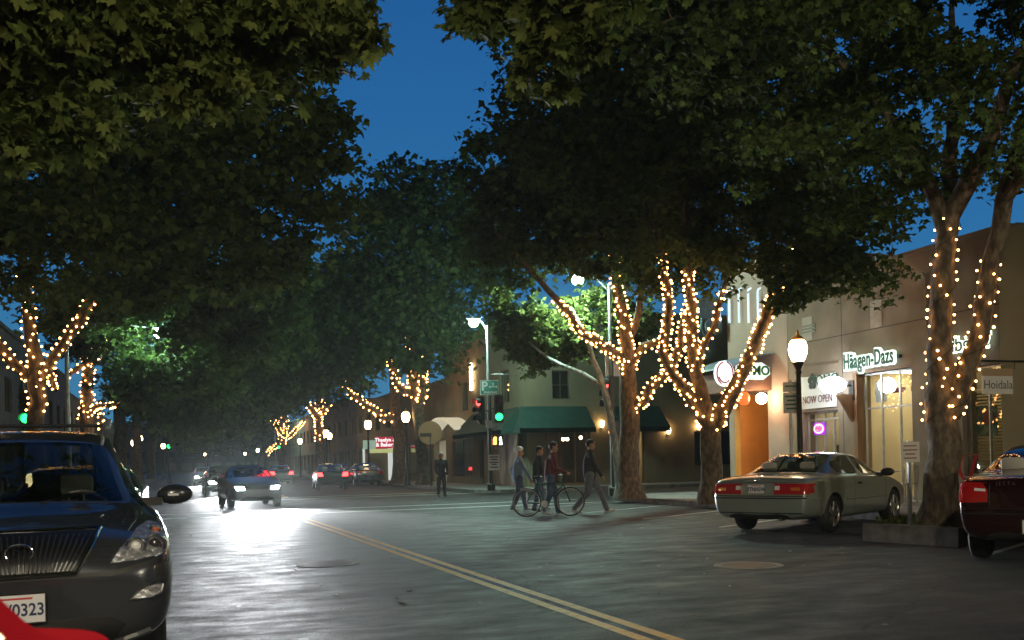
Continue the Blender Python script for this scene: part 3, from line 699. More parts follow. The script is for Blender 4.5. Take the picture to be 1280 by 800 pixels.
# tree overhead by the camera, its leaves hang into the top left of the picture
TN = [([Vector((-3.3, 3.4, 0.14)), Vector((-3.3, 3.4, 2.2)), Vector((-3.0, 3.6, 3.6)), Vector((-1.8, 4.3, 4.8)), Vector((0.3, 5.4, 5.3)), Vector((2.6, 6.6, 5.5))], [0.3, 0.25, 0.2, 0.13, 0.09, 0.04]),
      ([Vector((-3.3, 3.4, 2.4)), Vector((-3.2, 4.6, 3.8)), Vector((-2.8, 6.5, 4.6)), Vector((-1.6, 8.0, 5.0))], [0.18, 0.14, 0.1, 0.05])]
make_tree('plane_tree', 'overhanging plane tree whose large leaves fill the top left corner', TN,
          [B(60, 60, 6.5, 95, 0.7), B(200, 30, 6.6, 95, 0.5), B(330, 15, 6.8, 85, 0.5), B(420, 35, 7.2, 50, 0.6), B(90, 150, 6.6, 45, 0.7), B(240, 100, 6.8, 60, 0.6), B(10, 160, 6.3, 45, .8), B(320, 80, 7.2, 45, .6), B(-60, -40, 6, 150), B(200, -100, 6.5, 160, .6), B(400, -90, 7, 90, .6), B(445, 20, 7.4, 38, .7), B(270, 60, 7.4, 70, .6), B(130, 90, 7.4, 70, .6), B(380, 60, 7.6, 40, .6)],
          430, 52, 0.15, 0, cr=0.30, seed=101, leafm=LEAFY, shell=0.2)
TN2 = [([Vector((5.2, 1.0, 6.6)), Vector((4.2, 4.2, 6.3)), Vector((3.2, 6.6, 5.6)), Vector((2.6, 7.4, 5.0))], [0.09, 0.07, 0.05, 0.02])]
make_tree('plane_tree', 'bough of overhanging plane leaves at the top centre against the sky', [([Vector((9.6, -3.6, 0.14)), Vector((9.6, -3.6, 3)), Vector((8.6, -2.2, 5.4)), Vector((5.6, 1.0, 6.5)), Vector((4.2, 4.2, 6.2)), Vector((3.1, 6.6, 5.7))], [0.34, 0.28, 0.2, 0.13, 0.09, 0.03])],
          [B(590, 10, 8.0, 42, 0.6), B(660, 40, 7.8, 40, 0.7), B(715, 50, 7.8, 45, 0.8), B(690, 100, 8.0, 26, 0.7), B(640, -20, 8, 70, .5), B(740, -40, 7.6, 80, .6)],
          60, 40, 0.17, 0, cr=0.30, seed=102, leafm=LEAFY, shell=0.2)

TBK = [([Vector((-3.3, -9, 0.14)), Vector((-3.3, -9, 3)), Vector((-2.6, -8, 5.5)), Vector((-1, -6, 7))], [0.3, 0.26, 0.2, 0.08])]  # unseen crown added overhead to keep blue sky reflections off the parked cars
make_tree('plane_tree', 'unseen plane tree added behind the camera to block the sky overhead', TBK, [((-1.5, -7, 7.5), 4.5, 0.5), ((2.5, -5, 8), 4.0, 0.45), ((-3.5, -1.5, 8.2), 3.5, 0.4), ((1.0, -0.5, 8.8), 3.2, 0.35), ((5, -1, 8.6), 3.2, 0.4), ((0.5, 3.2, 9.2), 3.2, 0.3), ((-5, 4.5, 8.5), 3.2, 0.4), ((-2, 8.5, 9.6), 3.0, 0.35), ((0.5, 12, 11.5), 3.0, 0.35), ((-3, 13, 11.5), 3.0, 0.35), ((3, 8, 11), 3, 0.35)], 520, 45, 0.34, 2, cr=1.1, seed=103)
# ------------------------------------------------------------------ buildings
STUC = mat('taupe_stucco', (0.19, 0.145, 0.105), 0.9, c2=(0.26, 0.20, 0.145), scale=1.2, bump=0.3, bscale=45, detail=7)
STUCO = mat('olive_stucco', (0.22, 0.20, 0.11), 0.9, c2=(0.27, 0.245, 0.15), scale=1.0, bump=0.3, bscale=45)
STUCP = mat('pinkish_stucco', (0.42, 0.30, 0.24), 0.9, c2=(0.36, 0.26, 0.21), scale=1.5, bump=0.3, bscale=45)
STUCT = mat('tan_stucco', (0.22, 0.185, 0.11), 0.9, c2=(0.17, 0.145, 0.09), scale=0.8, bump=0.3, bscale=30, detail=7)
ORANGE = mat('orange_plaster', (0.75, 0.26, 0.04), 0.8, c2=(0.66, 0.22, 0.035), scale=2, bump=0.2)
TRIM = mat('bronze_trim', (0.10, 0.08, 0.06), 0.5, 0.4, c2=(0.14, 0.11, 0.08), scale=9)
ALU = mat('window_aluminium', (0.42, 0.42, 0.40), 0.4, 0.6, c2=(0.5, 0.5, 0.48), scale=7)
WOODB = mat('brown_wood', (0.16, 0.085, 0.04), 0.6, c2=(0.24, 0.13, 0.065), scale=5, stretch=(1, 1, 0.15), bump=0.2)
CREAM = mat('cream_interior', (0.72, 0.62, 0.42), 0.8, c2=(0.66, 0.56, 0.38), scale=2)
ROOFM = mat('flat_roof_gravel', (0.12, 0.115, 0.11), 0.95, c2=(0.18, 0.17, 0.16), scale=20)
AWN = mat('green_awning_canvas', (0.008, 0.045, 0.033), 0.8, c2=(0.013, 0.06, 0.045), scale=3, bump=0.3, bscale=60)
REDM = mat('red_enamel', (0.50, 0.02, 0.03), 0.45, c2=(0.42, 0.02, 0.03), scale=4)
CEIL = mat_em('shop_ceiling_light', (1.0, 0.84, 0.55), 14)
WALLL = mat_em('sconce_glow', (1.0, 0.62, 0.28), 30)
DGREEN = mat('dark_green_letters', (0.008, 0.06, 0.035), 0.5)
SIGNW = mat_em('backlit_sign_white', (0.80, 1.0, 0.86), 1.5)

def wall_open(mb, s0, s1, z0, z1, ops, place, t=0.3, mi=0):
    """wall slab from s0..s1, z0..z1 with rectangular openings (sa, sb, za, zb)"""
    cuts = sorted(set([s0, s1]+[c for o in ops for c in (o[0], o[1]) if s0 < c < s1]))
    for a, b_ in zip(cuts[:-1], cuts[1:]):
        mid = (a+b_)/2; blk = sorted([(o[2], o[3]) for o in ops if o[0] < mid < o[1]]); z = z0
        segs = []
        for za, zb in blk:
            if za > z: segs.append((z, za))
            z = max(z, zb)
        if z < z1: segs.append((z, z1))
        for za, zb in segs:
            vs = [place(s, d, zz) for s in (a, b_) for d in (0, t) for zz in (za, zb)]
            mb.add(vs, [(0, 1, 3, 2), (4, 6, 7, 5), (0, 4, 5, 1), (2, 3, 7, 6), (0, 2, 6, 4), (1, 5, 7, 3)], mi)
def slab(mb, place, s0, s1, d0, d1, z0, z1, mi=0):
    if s0 > s1: s0, s1 = s1, s0
    vs = [place(s, d, zz) for s in (s0, s1) for d in (d0, d1) for zz in (z0, z1)]
    mb.add(vs, [(0, 1, 3, 2), (4, 6, 7, 5), (0, 4, 5, 1), (2, 3, 7, 6), (0, 2, 6, 4), (1, 5, 7, 3)], mi)
def window(parent, place, s0, s1, z0, z1, d=0.12, cols=1, rows=(), fm=ALU, gm=GLASSW, fw=0.05, name='window', glass='pane'):
    """frame with mullions and transoms (rows = absolute heights) and one glass pane"""
    mb = MB()
    slab(mb, place, s0, s0+fw, d-0.03, d+0.04, z0, z1); slab(mb, place, s1-fw, s1, d-0.03, d+0.04, z0, z1)
    slab(mb, place, s0+fw, s1-fw, d-0.03, d+0.04, z0, z0+fw); slab(mb, place, s0+fw, s1-fw, d-0.03, d+0.04, z1-fw, z1)
    for i in range(1, cols):
        c = s0+(s1-s0)*i/cols; slab(mb, place, c-fw*0.4, c+fw*0.4, d-0.025, d+0.035, z0+fw, z1-fw)
    for r in rows: slab(mb, place, s0+fw, s1-fw, d-0.02, d+0.03, r-fw*0.4, r+fw*0.4)
    o = mb.build(name, fm, parent, fix=True)
    g = MB(); slab(g, place, s0+fw, s1-fw, d+0.002, d+0.008, z0+fw, z1-fw); p = g.build(glass, gm, o, fix=True)
    return o
XN = 17.5
PN = lambda s, d, z: (XN+d, s, z)
def hx(px, py, X=XN):
    p = hitx(px, py, X); return p.y, p.z
def hy(px, py, Y):
    p = hity(px, py, Y); return p.x, p.z
def room(parent, place, s0, s1, z0, z1, d0, d1, mt, floorm, lamp=CEIL, lampn=2, name='shop_interior'):
    mb = MB(); t = 0.05
    slab(mb, place, s0, s1, d1, d1+t, z0, z1); slab(mb, place, s0-t, s0, d0, d1+t, z0, z1); slab(mb, place, s1, s1+t, d0, d1+t, z0, z1)
    slab(mb, place, s0-t, s1+t, d0, d1+t, z1, z1+t)
    o = mb.build(name, mt, parent, fix=True)
    mb = MB(); slab(mb, place, s0, s1, d0, d1, z0-0.01, z0+0.012); mb.build('floor_tiles', floorm, o, fix=True)
    if lamp:
        mb = MB()
        for i in range(lampn):
            c = s0+(s1-s0)*(i+0.5)/lampn; slab(mb, place, c-0.3, c+0.3, d0+0.8, d0+1.9, z1-0.05, z1-0.01)
        mb.build('ceiling_light', lamp, o, fix=True)
    return o
TILE = mat('floor_tile', (0.35, 0.3, 0.22), 0.4, c2=(0.28, 0.24, 0.18), scale=3)

# --- near building with ice cream shop
yA, zt = hx(1071, 468); yB, _ = hx(1139, 460); ztr = hx(1096, 509)[1]
YD0, YD1 = hx(1048, 520)[0], hx(1003, 520)[0]; zd = hx(1025, 514)[1]
YR0, YR1 = hx(1262, 520)[0]+0.1, hx(1203, 520)[0]
nb = thing('shop_building', 'taupe stucco building with the ice cream shop window and lit doorway', 'building', (XN, 16.6, 0.135))
nb.location = (0, 0, 0)
ROOFZ = 6.3
YE = hx(985, 450)[0]
mb = MB()
ops = [(yB, yA, 0.14, zt), (YD0, YD1, 0.14, zd), (YR0, YR1, 0.75, 3.3)]
wall_open(mb, 16.55, YE, 0.1, ROOFZ, ops, PN, t=0.45)
slab(mb, PN, 16.55, 16.85, 0.45, 14, 0.1, ROOFZ); slab(mb, PN, YE-0.3, YE, 0.45, 14, 0.1, ROOFZ); slab(mb, PN, 16.55, YE, 14, 14.3, 0.1, ROOFZ)
mb.build('wall', STUC, nb, fix=True)
mb = MB(); slab(mb, PN, 16.86, YE-0.31, 0.46, 13.99, ROOFZ-0.5, ROOFZ-0.3); mb.build('roof', ROOFM, nb, fix=True)
mb = MB(); slab(mb, PN, 16.5, YE+0.03, -0.05, 0.5, ROOFZ, ROOFZ+0.09); mb.build('coping', STUC, nb, fix=True)
# upper recessed panels in the stucco
for px0, px1, y0, y1 in ((1088, 1103, 377, 408), (1003, 1016, 398, 425)):
    mb = MB(); a, za = hx(px0, y0); b_, zb = hx(px1, y1); slab(mb, PN, b_, a, -0.02, -0.002, zb, za)
    mb.build('relief_panel', mat('pale_relief', (0.42, 0.37, 0.31), 0.9, c2=(0.36, 0.31, 0.26), scale=9, bump=0.9, bscale=30), nb, fix=True)
mb = MB(); slab(mb, PN, 18.35, 18.37, -0.004, -0.001, 0.2, ROOFZ-0.05); slab(mb, PN, 16.56, YE-0.01, -0.005, -0.001, 4.62, 4.64); slab(mb, PN, 22.15, 22.17, -0.004, -0.001, 0.2, ROOFZ-0.05); mb.build('control_joint', mat('joint_dark', (0.05, 0.04, 0.03), 0.9), nb, fix=True)
mb = MB(); mb.tube([(XN-0.05, 18.9, 0.2), (XN-0.05, 18.9, 5.6), (XN-0.05, 19.0, 5.75)], 0.03, 8); mb.tube([(XN-0.03, 22.3, 3.9), (XN-0.03, 24.2, 3.95)], 0.012, 6); mb.build('conduit', STUC, nb)
mb = MB(); mb.box(XN-0.16, 18.55, 1.5, XN-0.002, 18.85, 1.95, bev=0.01); mb.build('meter_box', GALV, nb)
mb = MB(); mb.box(XN+3, 19, ROOFZ-0.3, XN+5, 21, ROOFZ+0.9, bev=0.03); mb.tube([(XN+2, 23, ROOFZ-0.3), (XN+2, 23, ROOFZ+0.9)], 0.08, 10); mb.build('rooftop_unit', GALV, nb)
mb = MB()
for k in range(3): slab(mb, PN, 23.3, 23.9, -0.03, -0.002, 4.9+k*0.09, 4.95+k*0.09)
mb.build('vent', TRIM, nb, fix=True)
window(nb, PN, yB, yA, 0.16, zt, d=0.25, cols=3, rows=(ztr,), fm=ALU, name='shop_window')
mb = MB(); slab(mb, PN, yA-0.002, yA+0.16, -0.02, 0.2, 0.14, zt+0.04); slab(mb, PN, yB, yA-0.004, -0.012, 0.22, zt, zt+0.07); mb.build('window_surround', WOODB, nb, fix=True)
rm = room(nb, PN, yB-1.2, yA+0.6, 0.15, 3.6, 0.46, 5.5, CREAM, TILE, lampn=3)
mb = MB()
for i in range(3):
    c = yB+(yA-yB)*(i+0.5)/3; slab(mb, PN, c-0.24, c+0.24, 0.50, 0.51, 2.92, 3.05)
mb.build('red_border', REDM, nb, fix=True)
p0 = hx(1078, 477); p1 = hx(1092, 502); mb = MB(); slab(mb, PN, p1[0], p0[0], 0.42, 0.43, p1[1], p0[1]); mb.build('white_poster', WHITEP, nb, fix=True)
# counter and freezer inside
mb = MB(); slab(mb, PN, yB-0.3, yA-0.6, 2.6, 3.3, 0.165, 1.15); slab(mb, PN, yB-0.35, yA-0.55, 2.55, 3.35, 1.152, 1.2); mb.build('counter', mat('counter_front', (0.35, 0.10, 0.08), 0.4), nb, fix=True)
mb = MB()
for k in range(4): slab(mb, PN, yB-0.4+k*0.75, yB+0.25+k*0.75, 5.40, 5.46, 1.9, 2.7)
mb.build('menu_board', mat_em('menu_light', (1.0, 0.9, 0.7), 1.5), nb, fix=True)
# lit ice cream sign
ty0, tz0 = hx(1064, 458); ty1, tz1 = hx(1126, 434); tc = ((ty0+ty1)/2, (hx(1095, 449)[1]+0.0))
wtxt = abs(ty0-ty1)
M = face_mx(XN-0.20, tc[0], tc[1], 180)
sg = thing('shop_sign', 'backlit white outlined ice cream shop name above the three-part window', 'sign', (0, 0, 0))
mb = MB(); slab(mb, PN, tc[0]-wtxt*0.52, tc[0]+wtxt*0.52, -0.09, -0.004, tc[1]-0.06, tc[1]+0.02); mb.build('mounting_rail', DARK, sg, fix=True)
text_obj('letter_backing', 'Häagen-Dazs', 0.46, SIGNW, sg, M @ Matrix.Diagonal((wtxt/2.60, 1.25, 1, 1)), extrude=0.045, offset=0.045, space=1.08)
text_obj('lettering', 'Häagen-Dazs', 0.46, DGREEN, sg, Matrix.Translation((-0.05, 0, 0)) @ M @ Matrix.Diagonal((wtxt/2.60, 1.25, 1, 1)), extrude=0.012, offset=0.010, space=1.08)
# right-hand shop letters
M = face_mx(XN-0.12, hx(1215, 430)[0], hx(1212, 430)[1], 180)
sg2 = thing('shop_sign', 'white haloed dark shop letters partly hidden by the planter tree', 'sign', (0, 0, 0))
text_obj('letter_backing', 'ubgraf', 0.5, SIGNW, sg2, M, extrude=0.03, offset=0.03)
text_obj('lettering', 'ubgraf', 0.5, DGREEN, sg2, Matrix.Translation((-0.035, 0, 0)) @ M, extrude=0.01)
window(nb, PN, YR0, YR1, 0.75, 3.3, d=0.2, cols=2, rows=(2.75,), fm=ALU, name='shop_window')
room(nb, PN, 16.95, YR1+0.55, 0.15, 3.6, 0.46, 3.2, CREAM, TILE, lamp=mat_em('dim_shop_light', (1.0, 0.8, 0.5), 5), lampn=1)
mb = MB()
z = 0.85
while z < 2.7: slab(mb, PN, YR0+0.08, (YR0+YR1)/2-0.03, 0.32, 0.36, z, z+0.035); slab(mb, PN, (YR0+YR1)/2+0.03, YR1-0.08, 0.32, 0.36, z, z+0.035); z += 0.075
mb.build('window_blind', mat('blind_slats', (0.55, 0.47, 0.25), 0.6), nb, fix=True)
q0, q1 = hx(1208, 508), hx(1235, 545)
mb = MB(); slab(mb, PN, q1[0], q0[0], 0.28, 0.30, q1[1], q0[1]); ps = mb.build('poster', mat('poster_teal', (0.10, 0.25, 0.22), 0.6, c2=(0.35, 0.40, 0.28), scale=5, lo=0.45, hi=0.55), nb, fix=True)
mb = MB(); cy_, cz_ = (q0[0]*0.35+q1[0]*0.65), (q0[1]*0.6+q1[1]*0.4)
mb.lathe([(0.0, 0.0), (0.17, 0.0), (0.17, 0.01), (0.0, 0.01)], 18, 0, Matrix.Translation((XN+0.27, cy_, cz_)) @ Matrix.Rotation(-math.pi/2, 4, 'Y')); mb.build('red_disc', mat('poster_red', (0.45, 0.10, 0.05), 0.6), nb, fix=True)
# doorway of the neighbour restaurant
door = window(nb, PN, YD0, YD1, 0.16, zd, d=0.18, cols=4, rows=(2.35,), fm=ALU, fw=0.07, name='door')
room(nb, PN, YD0-0.1, YD1+0.1, 0.15, 3.2, 0.46, 3.5, CREAM, TILE, lampn=1)
mb = MB(); slab(mb, PN, YD0+0.25, YD0+0.55, 1.0, 1.4, 0.17, 1.9); slab(mb, PN, YD1-0.6, YD1-0.35, 0.9, 1.2, 0.17, 1.6); mb.build('display_shelf', WOODB, nb, fix=True)
o0, o1 = hx(1014, 529), hx(1028, 543); oc = ((o0[0]+o1[0])/2, (o0[1]+o1[1])/2); ow = abs(o0[0]-o1[0])/2; oh = abs(o0[1]-o1[1])/2
ns = thing('neon_sign', 'purple square sign with pink and red neon ovals in the doorway glass', 'neon sign', (0, 0, 0))
mb = MB(); slab(mb, PN, oc[0]-ow, oc[0]+ow, 0.09, 0.11, oc[1]-oh, oc[1]+oh); mb.build('panel', mat_em('neon_purple', (0.25, 0.01, 0.6), 1.2), ns, fix=True)
def ring(mb, cyy, czz, a, b_, r, x, n=28):
    pts = [(x, cyy+a*math.cos(t), czz+b_*math.sin(t)) for t in [2*math.pi*k/n for k in range(n+1)]]; mb.tube(pts, r, 6, cap=False)
mb = MB(); ring(mb, oc[0], oc[1], ow*0.78, oh*0.72, 0.022, XN+0.07); mb.build('outer_ring', mat_em('neon_pink', (1.0, 0.15, 0.75), 9), ns)
mb = MB(); ring(mb, oc[0], oc[1], ow*0.42, oh*0.35, 0.045, XN+0.06); mb.build('inner_ring', mat_em('neon_red', (1.0, 0.03, 0.06), 7), ns)
# banner
b0, b1 = hx(1003, 468), hx(1037, 511)
by0, by1 = min(b0[0], b1[0])-0.35, max(b0[0], b1[0])+0.1; bz0, bz1 = b1[1]+0.05, hx(1040, 466)[1]
bn = thing('banner', 'white cloth banner reading NOW OPEN above the lit doorway', 'banner', (0, 0, 0))
mb = MB(); N_ = 16
vs = []; fs = []
for i in range(N_+1):
    for j in range(9):
        y = by0+(by1-by0)*i/N_; z = bz0+(bz1-bz0)*j/8+0.03*math.sin(i/N_*3.14)*-1*(j/8)
        vs.append((XN-0.035-0.012*math.sin(i*1.1), y, z))
for i in range(N_):
    for j in range(8): fs.append((i*9+j, (i+1)*9+j, (i+1)*9+j+1, i*9+j+1))
mb.add(vs, fs); mb.add([(v[0]+0.006, v[1], v[2]) for v in vs], [f[::-1] for f in fs]); mb.build('cloth', mat('banner_cloth', (0.75, 0.74, 0.72), 0.8), bn, smooth=True)
text_obj('lettering', 'NOW OPEN', 0.30, mat('banner_maroon', (0.14, 0.02, 0.03), 0.7), bn, face_mx(XN-0.055, (by0+by1)/2, bz0+0.25, 180) @ Matrix.Diagonal(((by1-by0)/2.0, 1, 1, 1)), extrude=0.003)
text_obj('lettering', 'TOMO', 0.42, DGREEN, bn, face_mx(XN-0.056, by0+(by1-by0)*0.30, bz0+0.78, 180), extrude=0.003)
mb = MB()
fx = by0+(by1-by0)*0.62; fz = bz0+0.78
for k in range(5):
    a = R(90+72*k); mb.ball((XN-0.052, fx+0.13*math.cos(a), fz+0.14*math.sin(a)), 0.10, sc=(0.05, 1, 1))
mb.build('emblem', mat('emblem_dark', (0.02, 0.03, 0.03), 0.7), bn)
# oval projecting light box with bracket
ov = at(1040, 480, hitx(1050, 480, XN-0.5).dot(F)) ; ovp = hitx(1041, 481, XN-0.65)
os_ = thing('oval_light_box', 'glowing white oval light box projecting from the wall by the banner', 'light box', (0, 0, 0))
mb = MB(); mb.lathe([(0.0, -0.09), (0.30, -0.09), (0.36, -0.05), (0.36, 0.05), (0.30, 0.09), (0.0, 0.09)], 36, 0, Matrix.Translation(ovp) @ Matrix.Rotation(R(-15), 4, 'Z') @ Matrix.Rotation(math.pi/2, 4, 'X') @ Matrix.Diagonal((1.0, 0.60, 1, 1)))
mb.build('light_box', mat_em('oval_light', (0.82, 0.90, 1.0), 45), os_, smooth=True, fix=True)
mb = MB(); mb.tube([ovp+Vector((0.2, 0, -0.02)), Vector((XN-0.01, ovp.y, ovp.z-0.02))], 0.03, 8); mb.tube([ovp+Vector((0.25, 0, -0.25)), Vector((XN-0.01, ovp.y, ovp.z-0.30))], 0.02, 8)
mb.box(XN-0.06, ovp.y-0.10, ovp.z-0.42, XN-0.002, ovp.y+0.10, ovp.z+0.12); mb.build('bracket', IRON, os_)
mb = MB(); M_ = Matrix.Translation((XN-0.30, ovp.y-0.02, ovp.z-0.58)) @ Matrix.Rotation(R(180), 4, 'X')
mb.add([(XN-0.52, ovp.y-0.06, ovp.z-0.28), (XN-0.03, ovp.y-0.06, ovp.z-0.25), (XN-0.03, ovp.y-0.06, ovp.z-1.0), (XN-0.52, ovp.y+0.06, ovp.z-0.28), (XN-0.03, ovp.y+0.06, ovp.z-0.25), (XN-0.03, ovp.y+0.06, ovp.z-1.0)],
       [(0, 2, 1), (3, 4, 5), (0, 1, 4, 3), (1, 2, 5, 4), (2, 0, 3, 5)]); mb.build('shade_wedge', WOODB, os_, fix=True)

# hanging sign on an arm near the right edge
hp = hitx(1246, 476, XN-1.0)
hs = thing('hanging_sign', 'white hanging board with script lettering on a dark arm at the right edge', 'sign', (0, 0, 0))
mb = MB(); mb.tube([(XN-2.0, hp.y, hp.z+0.42), (XN, hp.y, hp.z+0.42)], 0.025, 8); mb.tube([(XN-1.5, hp.y, hp.z+0.42), (XN-1.5, hp.y, hp.z+0.24)], 0.008, 6); mb.tube([(XN-0.5, hp.y, hp.z+0.42), (XN-0.5, hp.y, hp.z+0.24)], 0.008, 6)
mb.build('arm', IRON, hs)
sx0, sx1 = hity(1228, 476, hp.y).x, hity(1265, 476, hp.y).x
mb = MB(); mb.box(sx0, hp.y-0.02, hp.z-0.28, sx1, hp.y+0.02, hp.z+0.10); mb.build('board', mat('sign_board_white', (0.78, 0.77, 0.74), 0.6), hs)
mb = MB(); mb.box(sx0, hp.y-0.021, hp.z+0.102, sx1, hp.y+0.021, hp.z+0.26); mb.build('top_board', mat('sign_board_tan', (0.45, 0.33, 0.2), 0.7), hs)
text_obj('lettering', 'Hoidala', 0.26, mat('script_grey', (0.12, 0.13, 0.15), 0.6), hs, face_mx((sx0+sx1)/2, hp.y-0.024, hp.z-0.09, 270) @ Matrix.Shear('XY', 4, (0.25, 0)) if False else face_mx((sx0+sx1)/2, hp.y-0.024, hp.z-0.09, 270), extrude=0.002)

# adjoining olive building at the right edge
ob = thing('shop_building', 'dark olive stucco building at the right edge beyond the hanging sign', 'building', (0, 0, 0))
mb = MB(); PO = lambda s, d, z: (XN-0.25+d, s, z)
wall_open(mb, 2, 16.5, 0.1, 6.2, [(11, 15.2, 0.6, 3.2), (4, 8.5, 0.6, 3.2)], PO, t=0.4); slab(mb, PO, 16.2, 16.5, 0.4, 12, 0.1, 6.2); slab(mb, PO, 2, 2.3, 0.4, 12, 0.1, 6.2)
mb.build('wall', STUCO, ob, fix=True)
mb = MB(); slab(mb, PO, 2, 16.5, 0.41, 12, 5.7, 5.9); mb.build('roof', ROOFM, ob, fix=True)
window(ob, PO, 11, 15.2, 0.6, 3.2, cols=3, rows=(2.6,), fm=TRIM, name='shop_window'); window(ob, PO, 4, 8.5, 0.6, 3.2, cols=3, rows=(2.6,), fm=TRIM, name='shop_window')
room(ob, PO, 3, 16, 0.15, 3.6, 0.41, 3, STUCO, TILE, lamp=mat_em('dim_shop_light', (1, .8, .5), 5), lampn=3)
# wall lamps washing the facade are the lamps the photo shows between the shops
# --- restaurant with sign canopy
rb = thing('restaurant_building', 'pinkish restaurant building with orange lit entrance and vertical light tubes', 'building', (0, 0, 0))
YC = 28.0
yo0, yo1 = hx(960, 520)[0], 27.35
mb = MB()
wall_open(mb, YE+0.02, YC, 0.1, 7.6, [(yo0, yo1+0.35, 0.12, 3.35)], PN, t=0.5)
slab(mb, PN, YC-0.3, YC, 0.5, 16, 0.1, 7.6); slab(mb, PN, YE+0.02, YE+0.32, 0.5, 16, ROOFZ-0.2, 7.6)
mb.build('wall', STUCP, rb, fix=True)
mb = MB(); slab(mb, PN, YE+0.33, YC-0.31, 0.5, 15.9, 7.0, 7.15); mb.build('roof', ROOFM, rb, fix=True)
mb = MB(); slab(mb, PN, yo1, YC-0.301, 0.5, 1.5, 0.12, 3.5); slab(mb, PN, yo1, yo1+0.34, 0.0, 0.5, 0.12, 3.35); mb.build('entrance_side_wall', ORANGE, rb, fix=True)
mb = MB(); slab(mb, PN, yo0-0.5, yo1, 1.5, 1.6, 2.3, 3.5); slab(mb, PN, yo0-0.3, yo0+0.0, 0.5, 1.6, 0.12, 3.5); slab(mb, PN, yo0, yo1, 0.5, 1.6, 3.36, 3.5); mb.build('entrance_reveal', WOODB, rb, fix=True)
window(rb, lambda s, d, z: (XN+1.5+d, s, z), yo0, yo1, 0.14, 2.3, cols=2, fm=WOODB, gm=GLASSC, name='entrance_door')
mb = MB(); 
for px in (903, 915, 927, 939, 951):
    y, z1_ = hx(px, 362+0*px); _, z0_ = hx(px, 404); mb.tube([(XN-0.12, y, z0_), (XN-0.12, y, z1_-0.1), (XN-0.10, y, z1_), (XN, y, z1_+0.05)], 0.035, 8)
mb.build('light_tube', mat_em('cool_tube', (0.75, 0.88, 1.0), 0.9), rb)
mb = MB()
for (px, py, r) in ((887, 385, 0.42), (880, 432, 0.5), (893, 408, 0.30)):
    y, z = hx(px, py, XN-0.5)
    mb.lathe([(0, -0.05), (r, -0.05), (r, 0.05), (0, 0.05)], 26, 0, Matrix.Translation((XN-0.55, y+0.0, z)) @ Matrix.Rotation(math.pi/2, 4, 'X'))
y, z = hx(884, 440, XN-0.4); mb.tube([(XN-0.3, y, z), (XN-0.6, y, z+0.8), (XN-0.5, y, z+1.8), (XN-0.05, y, z+2.3)], 0.06, 8)
mb.build('metal_disc_ornament', mat('blue_grey_metal', (0.09, 0.13, 0.16), 0.4, 0.6, c2=(0.14, 0.18, 0.2), scale=6), rb)
# sign canopy
cn = thing('sign_canopy', 'curved white-edged canopy carrying the green and white restaurant sign', 'canopy', (0, 0, 0))
ya, yb = yo0-0.25, yo1+0.3
mb = MB(); xa = XN-1.25
prof = []
for i in range(13):
    t = i/12; prof.append((xa-0.25+(XN-xa+0.25)*t, 4.05+0.42*math.sin(t*math.pi*0.55)))
for (x0, z0), (x1, z1) in zip(prof[:-1], prof[1:]):
    mb.add([(x0, ya-0.2, z0), (x1, ya-0.2, z1), (x1, yb+0.2, z1), (x0, yb+0.2, z0), (x0, ya-0.2, z0+0.05), (x1, ya-0.2, z1+0.05), (x1, yb+0.2, z1+0.05), (x0, yb+0.2, z0+0.05)],
           [(3, 2, 1, 0), (4, 5, 6, 7), (0, 1, 5, 4), (2, 3, 7, 6), (0, 4, 7, 3), (1, 2, 6, 5)])
mb.build('canopy_roof', mat('canopy_metal', (0.45, 0.52, 0.55), 0.35, 0.5), cn)
mb = MB(); slab(mb, PN, ya, yb, -1.2, -0.02, 3.36, 3.98); mb.build('canopy_box', mat('canopy_brown', (0.20, 0.085, 0.05), 0.6, c2=(0.16, 0.07, 0.04), scale=4), cn, fix=True)
s0, s1 = hity(922, 462, ya).x, hity(962, 462, ya).x
M = face_mx(0, 0, 0, 270)
# sign faces the camera side of the canopy
def canopy_sign(px, py): return hity(px, py, ya-0.06)
c = canopy_sign(941, 463)
mb = MB(); pl = [(-0.62, -0.28), (0.35, -0.30), (0.60, -0.12), (0.58, 0.10), (0.30, 0.26), (0.02, 0.24), (-0.10, 0.36), (-0.30, 0.24), (-0.58, 0.22)]
kx = abs(hity(962, 463, ya).x-hity(919, 463, ya).x)/1.22
mb.prism([(p[0]*kx, p[1]*0.95) for p in pl], -0.03, 0.03, 0, Matrix.Translation(c) @ M); mb.build('sign_plate', mat_em('sign_plate_white', (0.85, 1.0, 0.88), 1.0), cn, fix=True)
text_obj('lettering', 'TOMO', 0.40, mat('sign_green', (0.01, 0.13, 0.03), 0.5), cn, Matrix.Translation(c+Vector((0, -0.04, -0.02))) @ M @ Matrix.Diagonal((kx*0.95, 1, 1, 1)), extrude=0.01, offset=0.012)
c2 = canopy_sign(905, 467); mb = MB()
mb.lathe([(0, -0.03), (0.36, -0.03), (0.36, 0.03), (0, 0.03)], 24, 0, Matrix.Translation(c2) @ M @ Matrix.Diagonal((0.95, 1.1, 1, 1))); mb.build('round_plate', mat_em('round_plate_white', (0.9, 0.95, 1.0), 1.4), cn, fix=True)
mb = MB()
for a0, a1, rr in ((100, 250, 0.30), (200, 330, 0.24), (-20, 80, 0.32)):
    pts = [Matrix.Translation(c2+Vector((0, -0.045, 0))) @ M @ Vector((rr*0.9*math.cos(R(a)), rr*1.15*math.sin(R(a)), 0)) for a in range(a0, a1, 12)]; mb.tube(pts, 0.022, 6)
mb.build('red_strokes', mat('stroke_red', (0.45, 0.03, 0.03), 0.5), cn)
gp = hity(952, 498, ya-0.15); lp = hity(930, 498, ya-0.05)
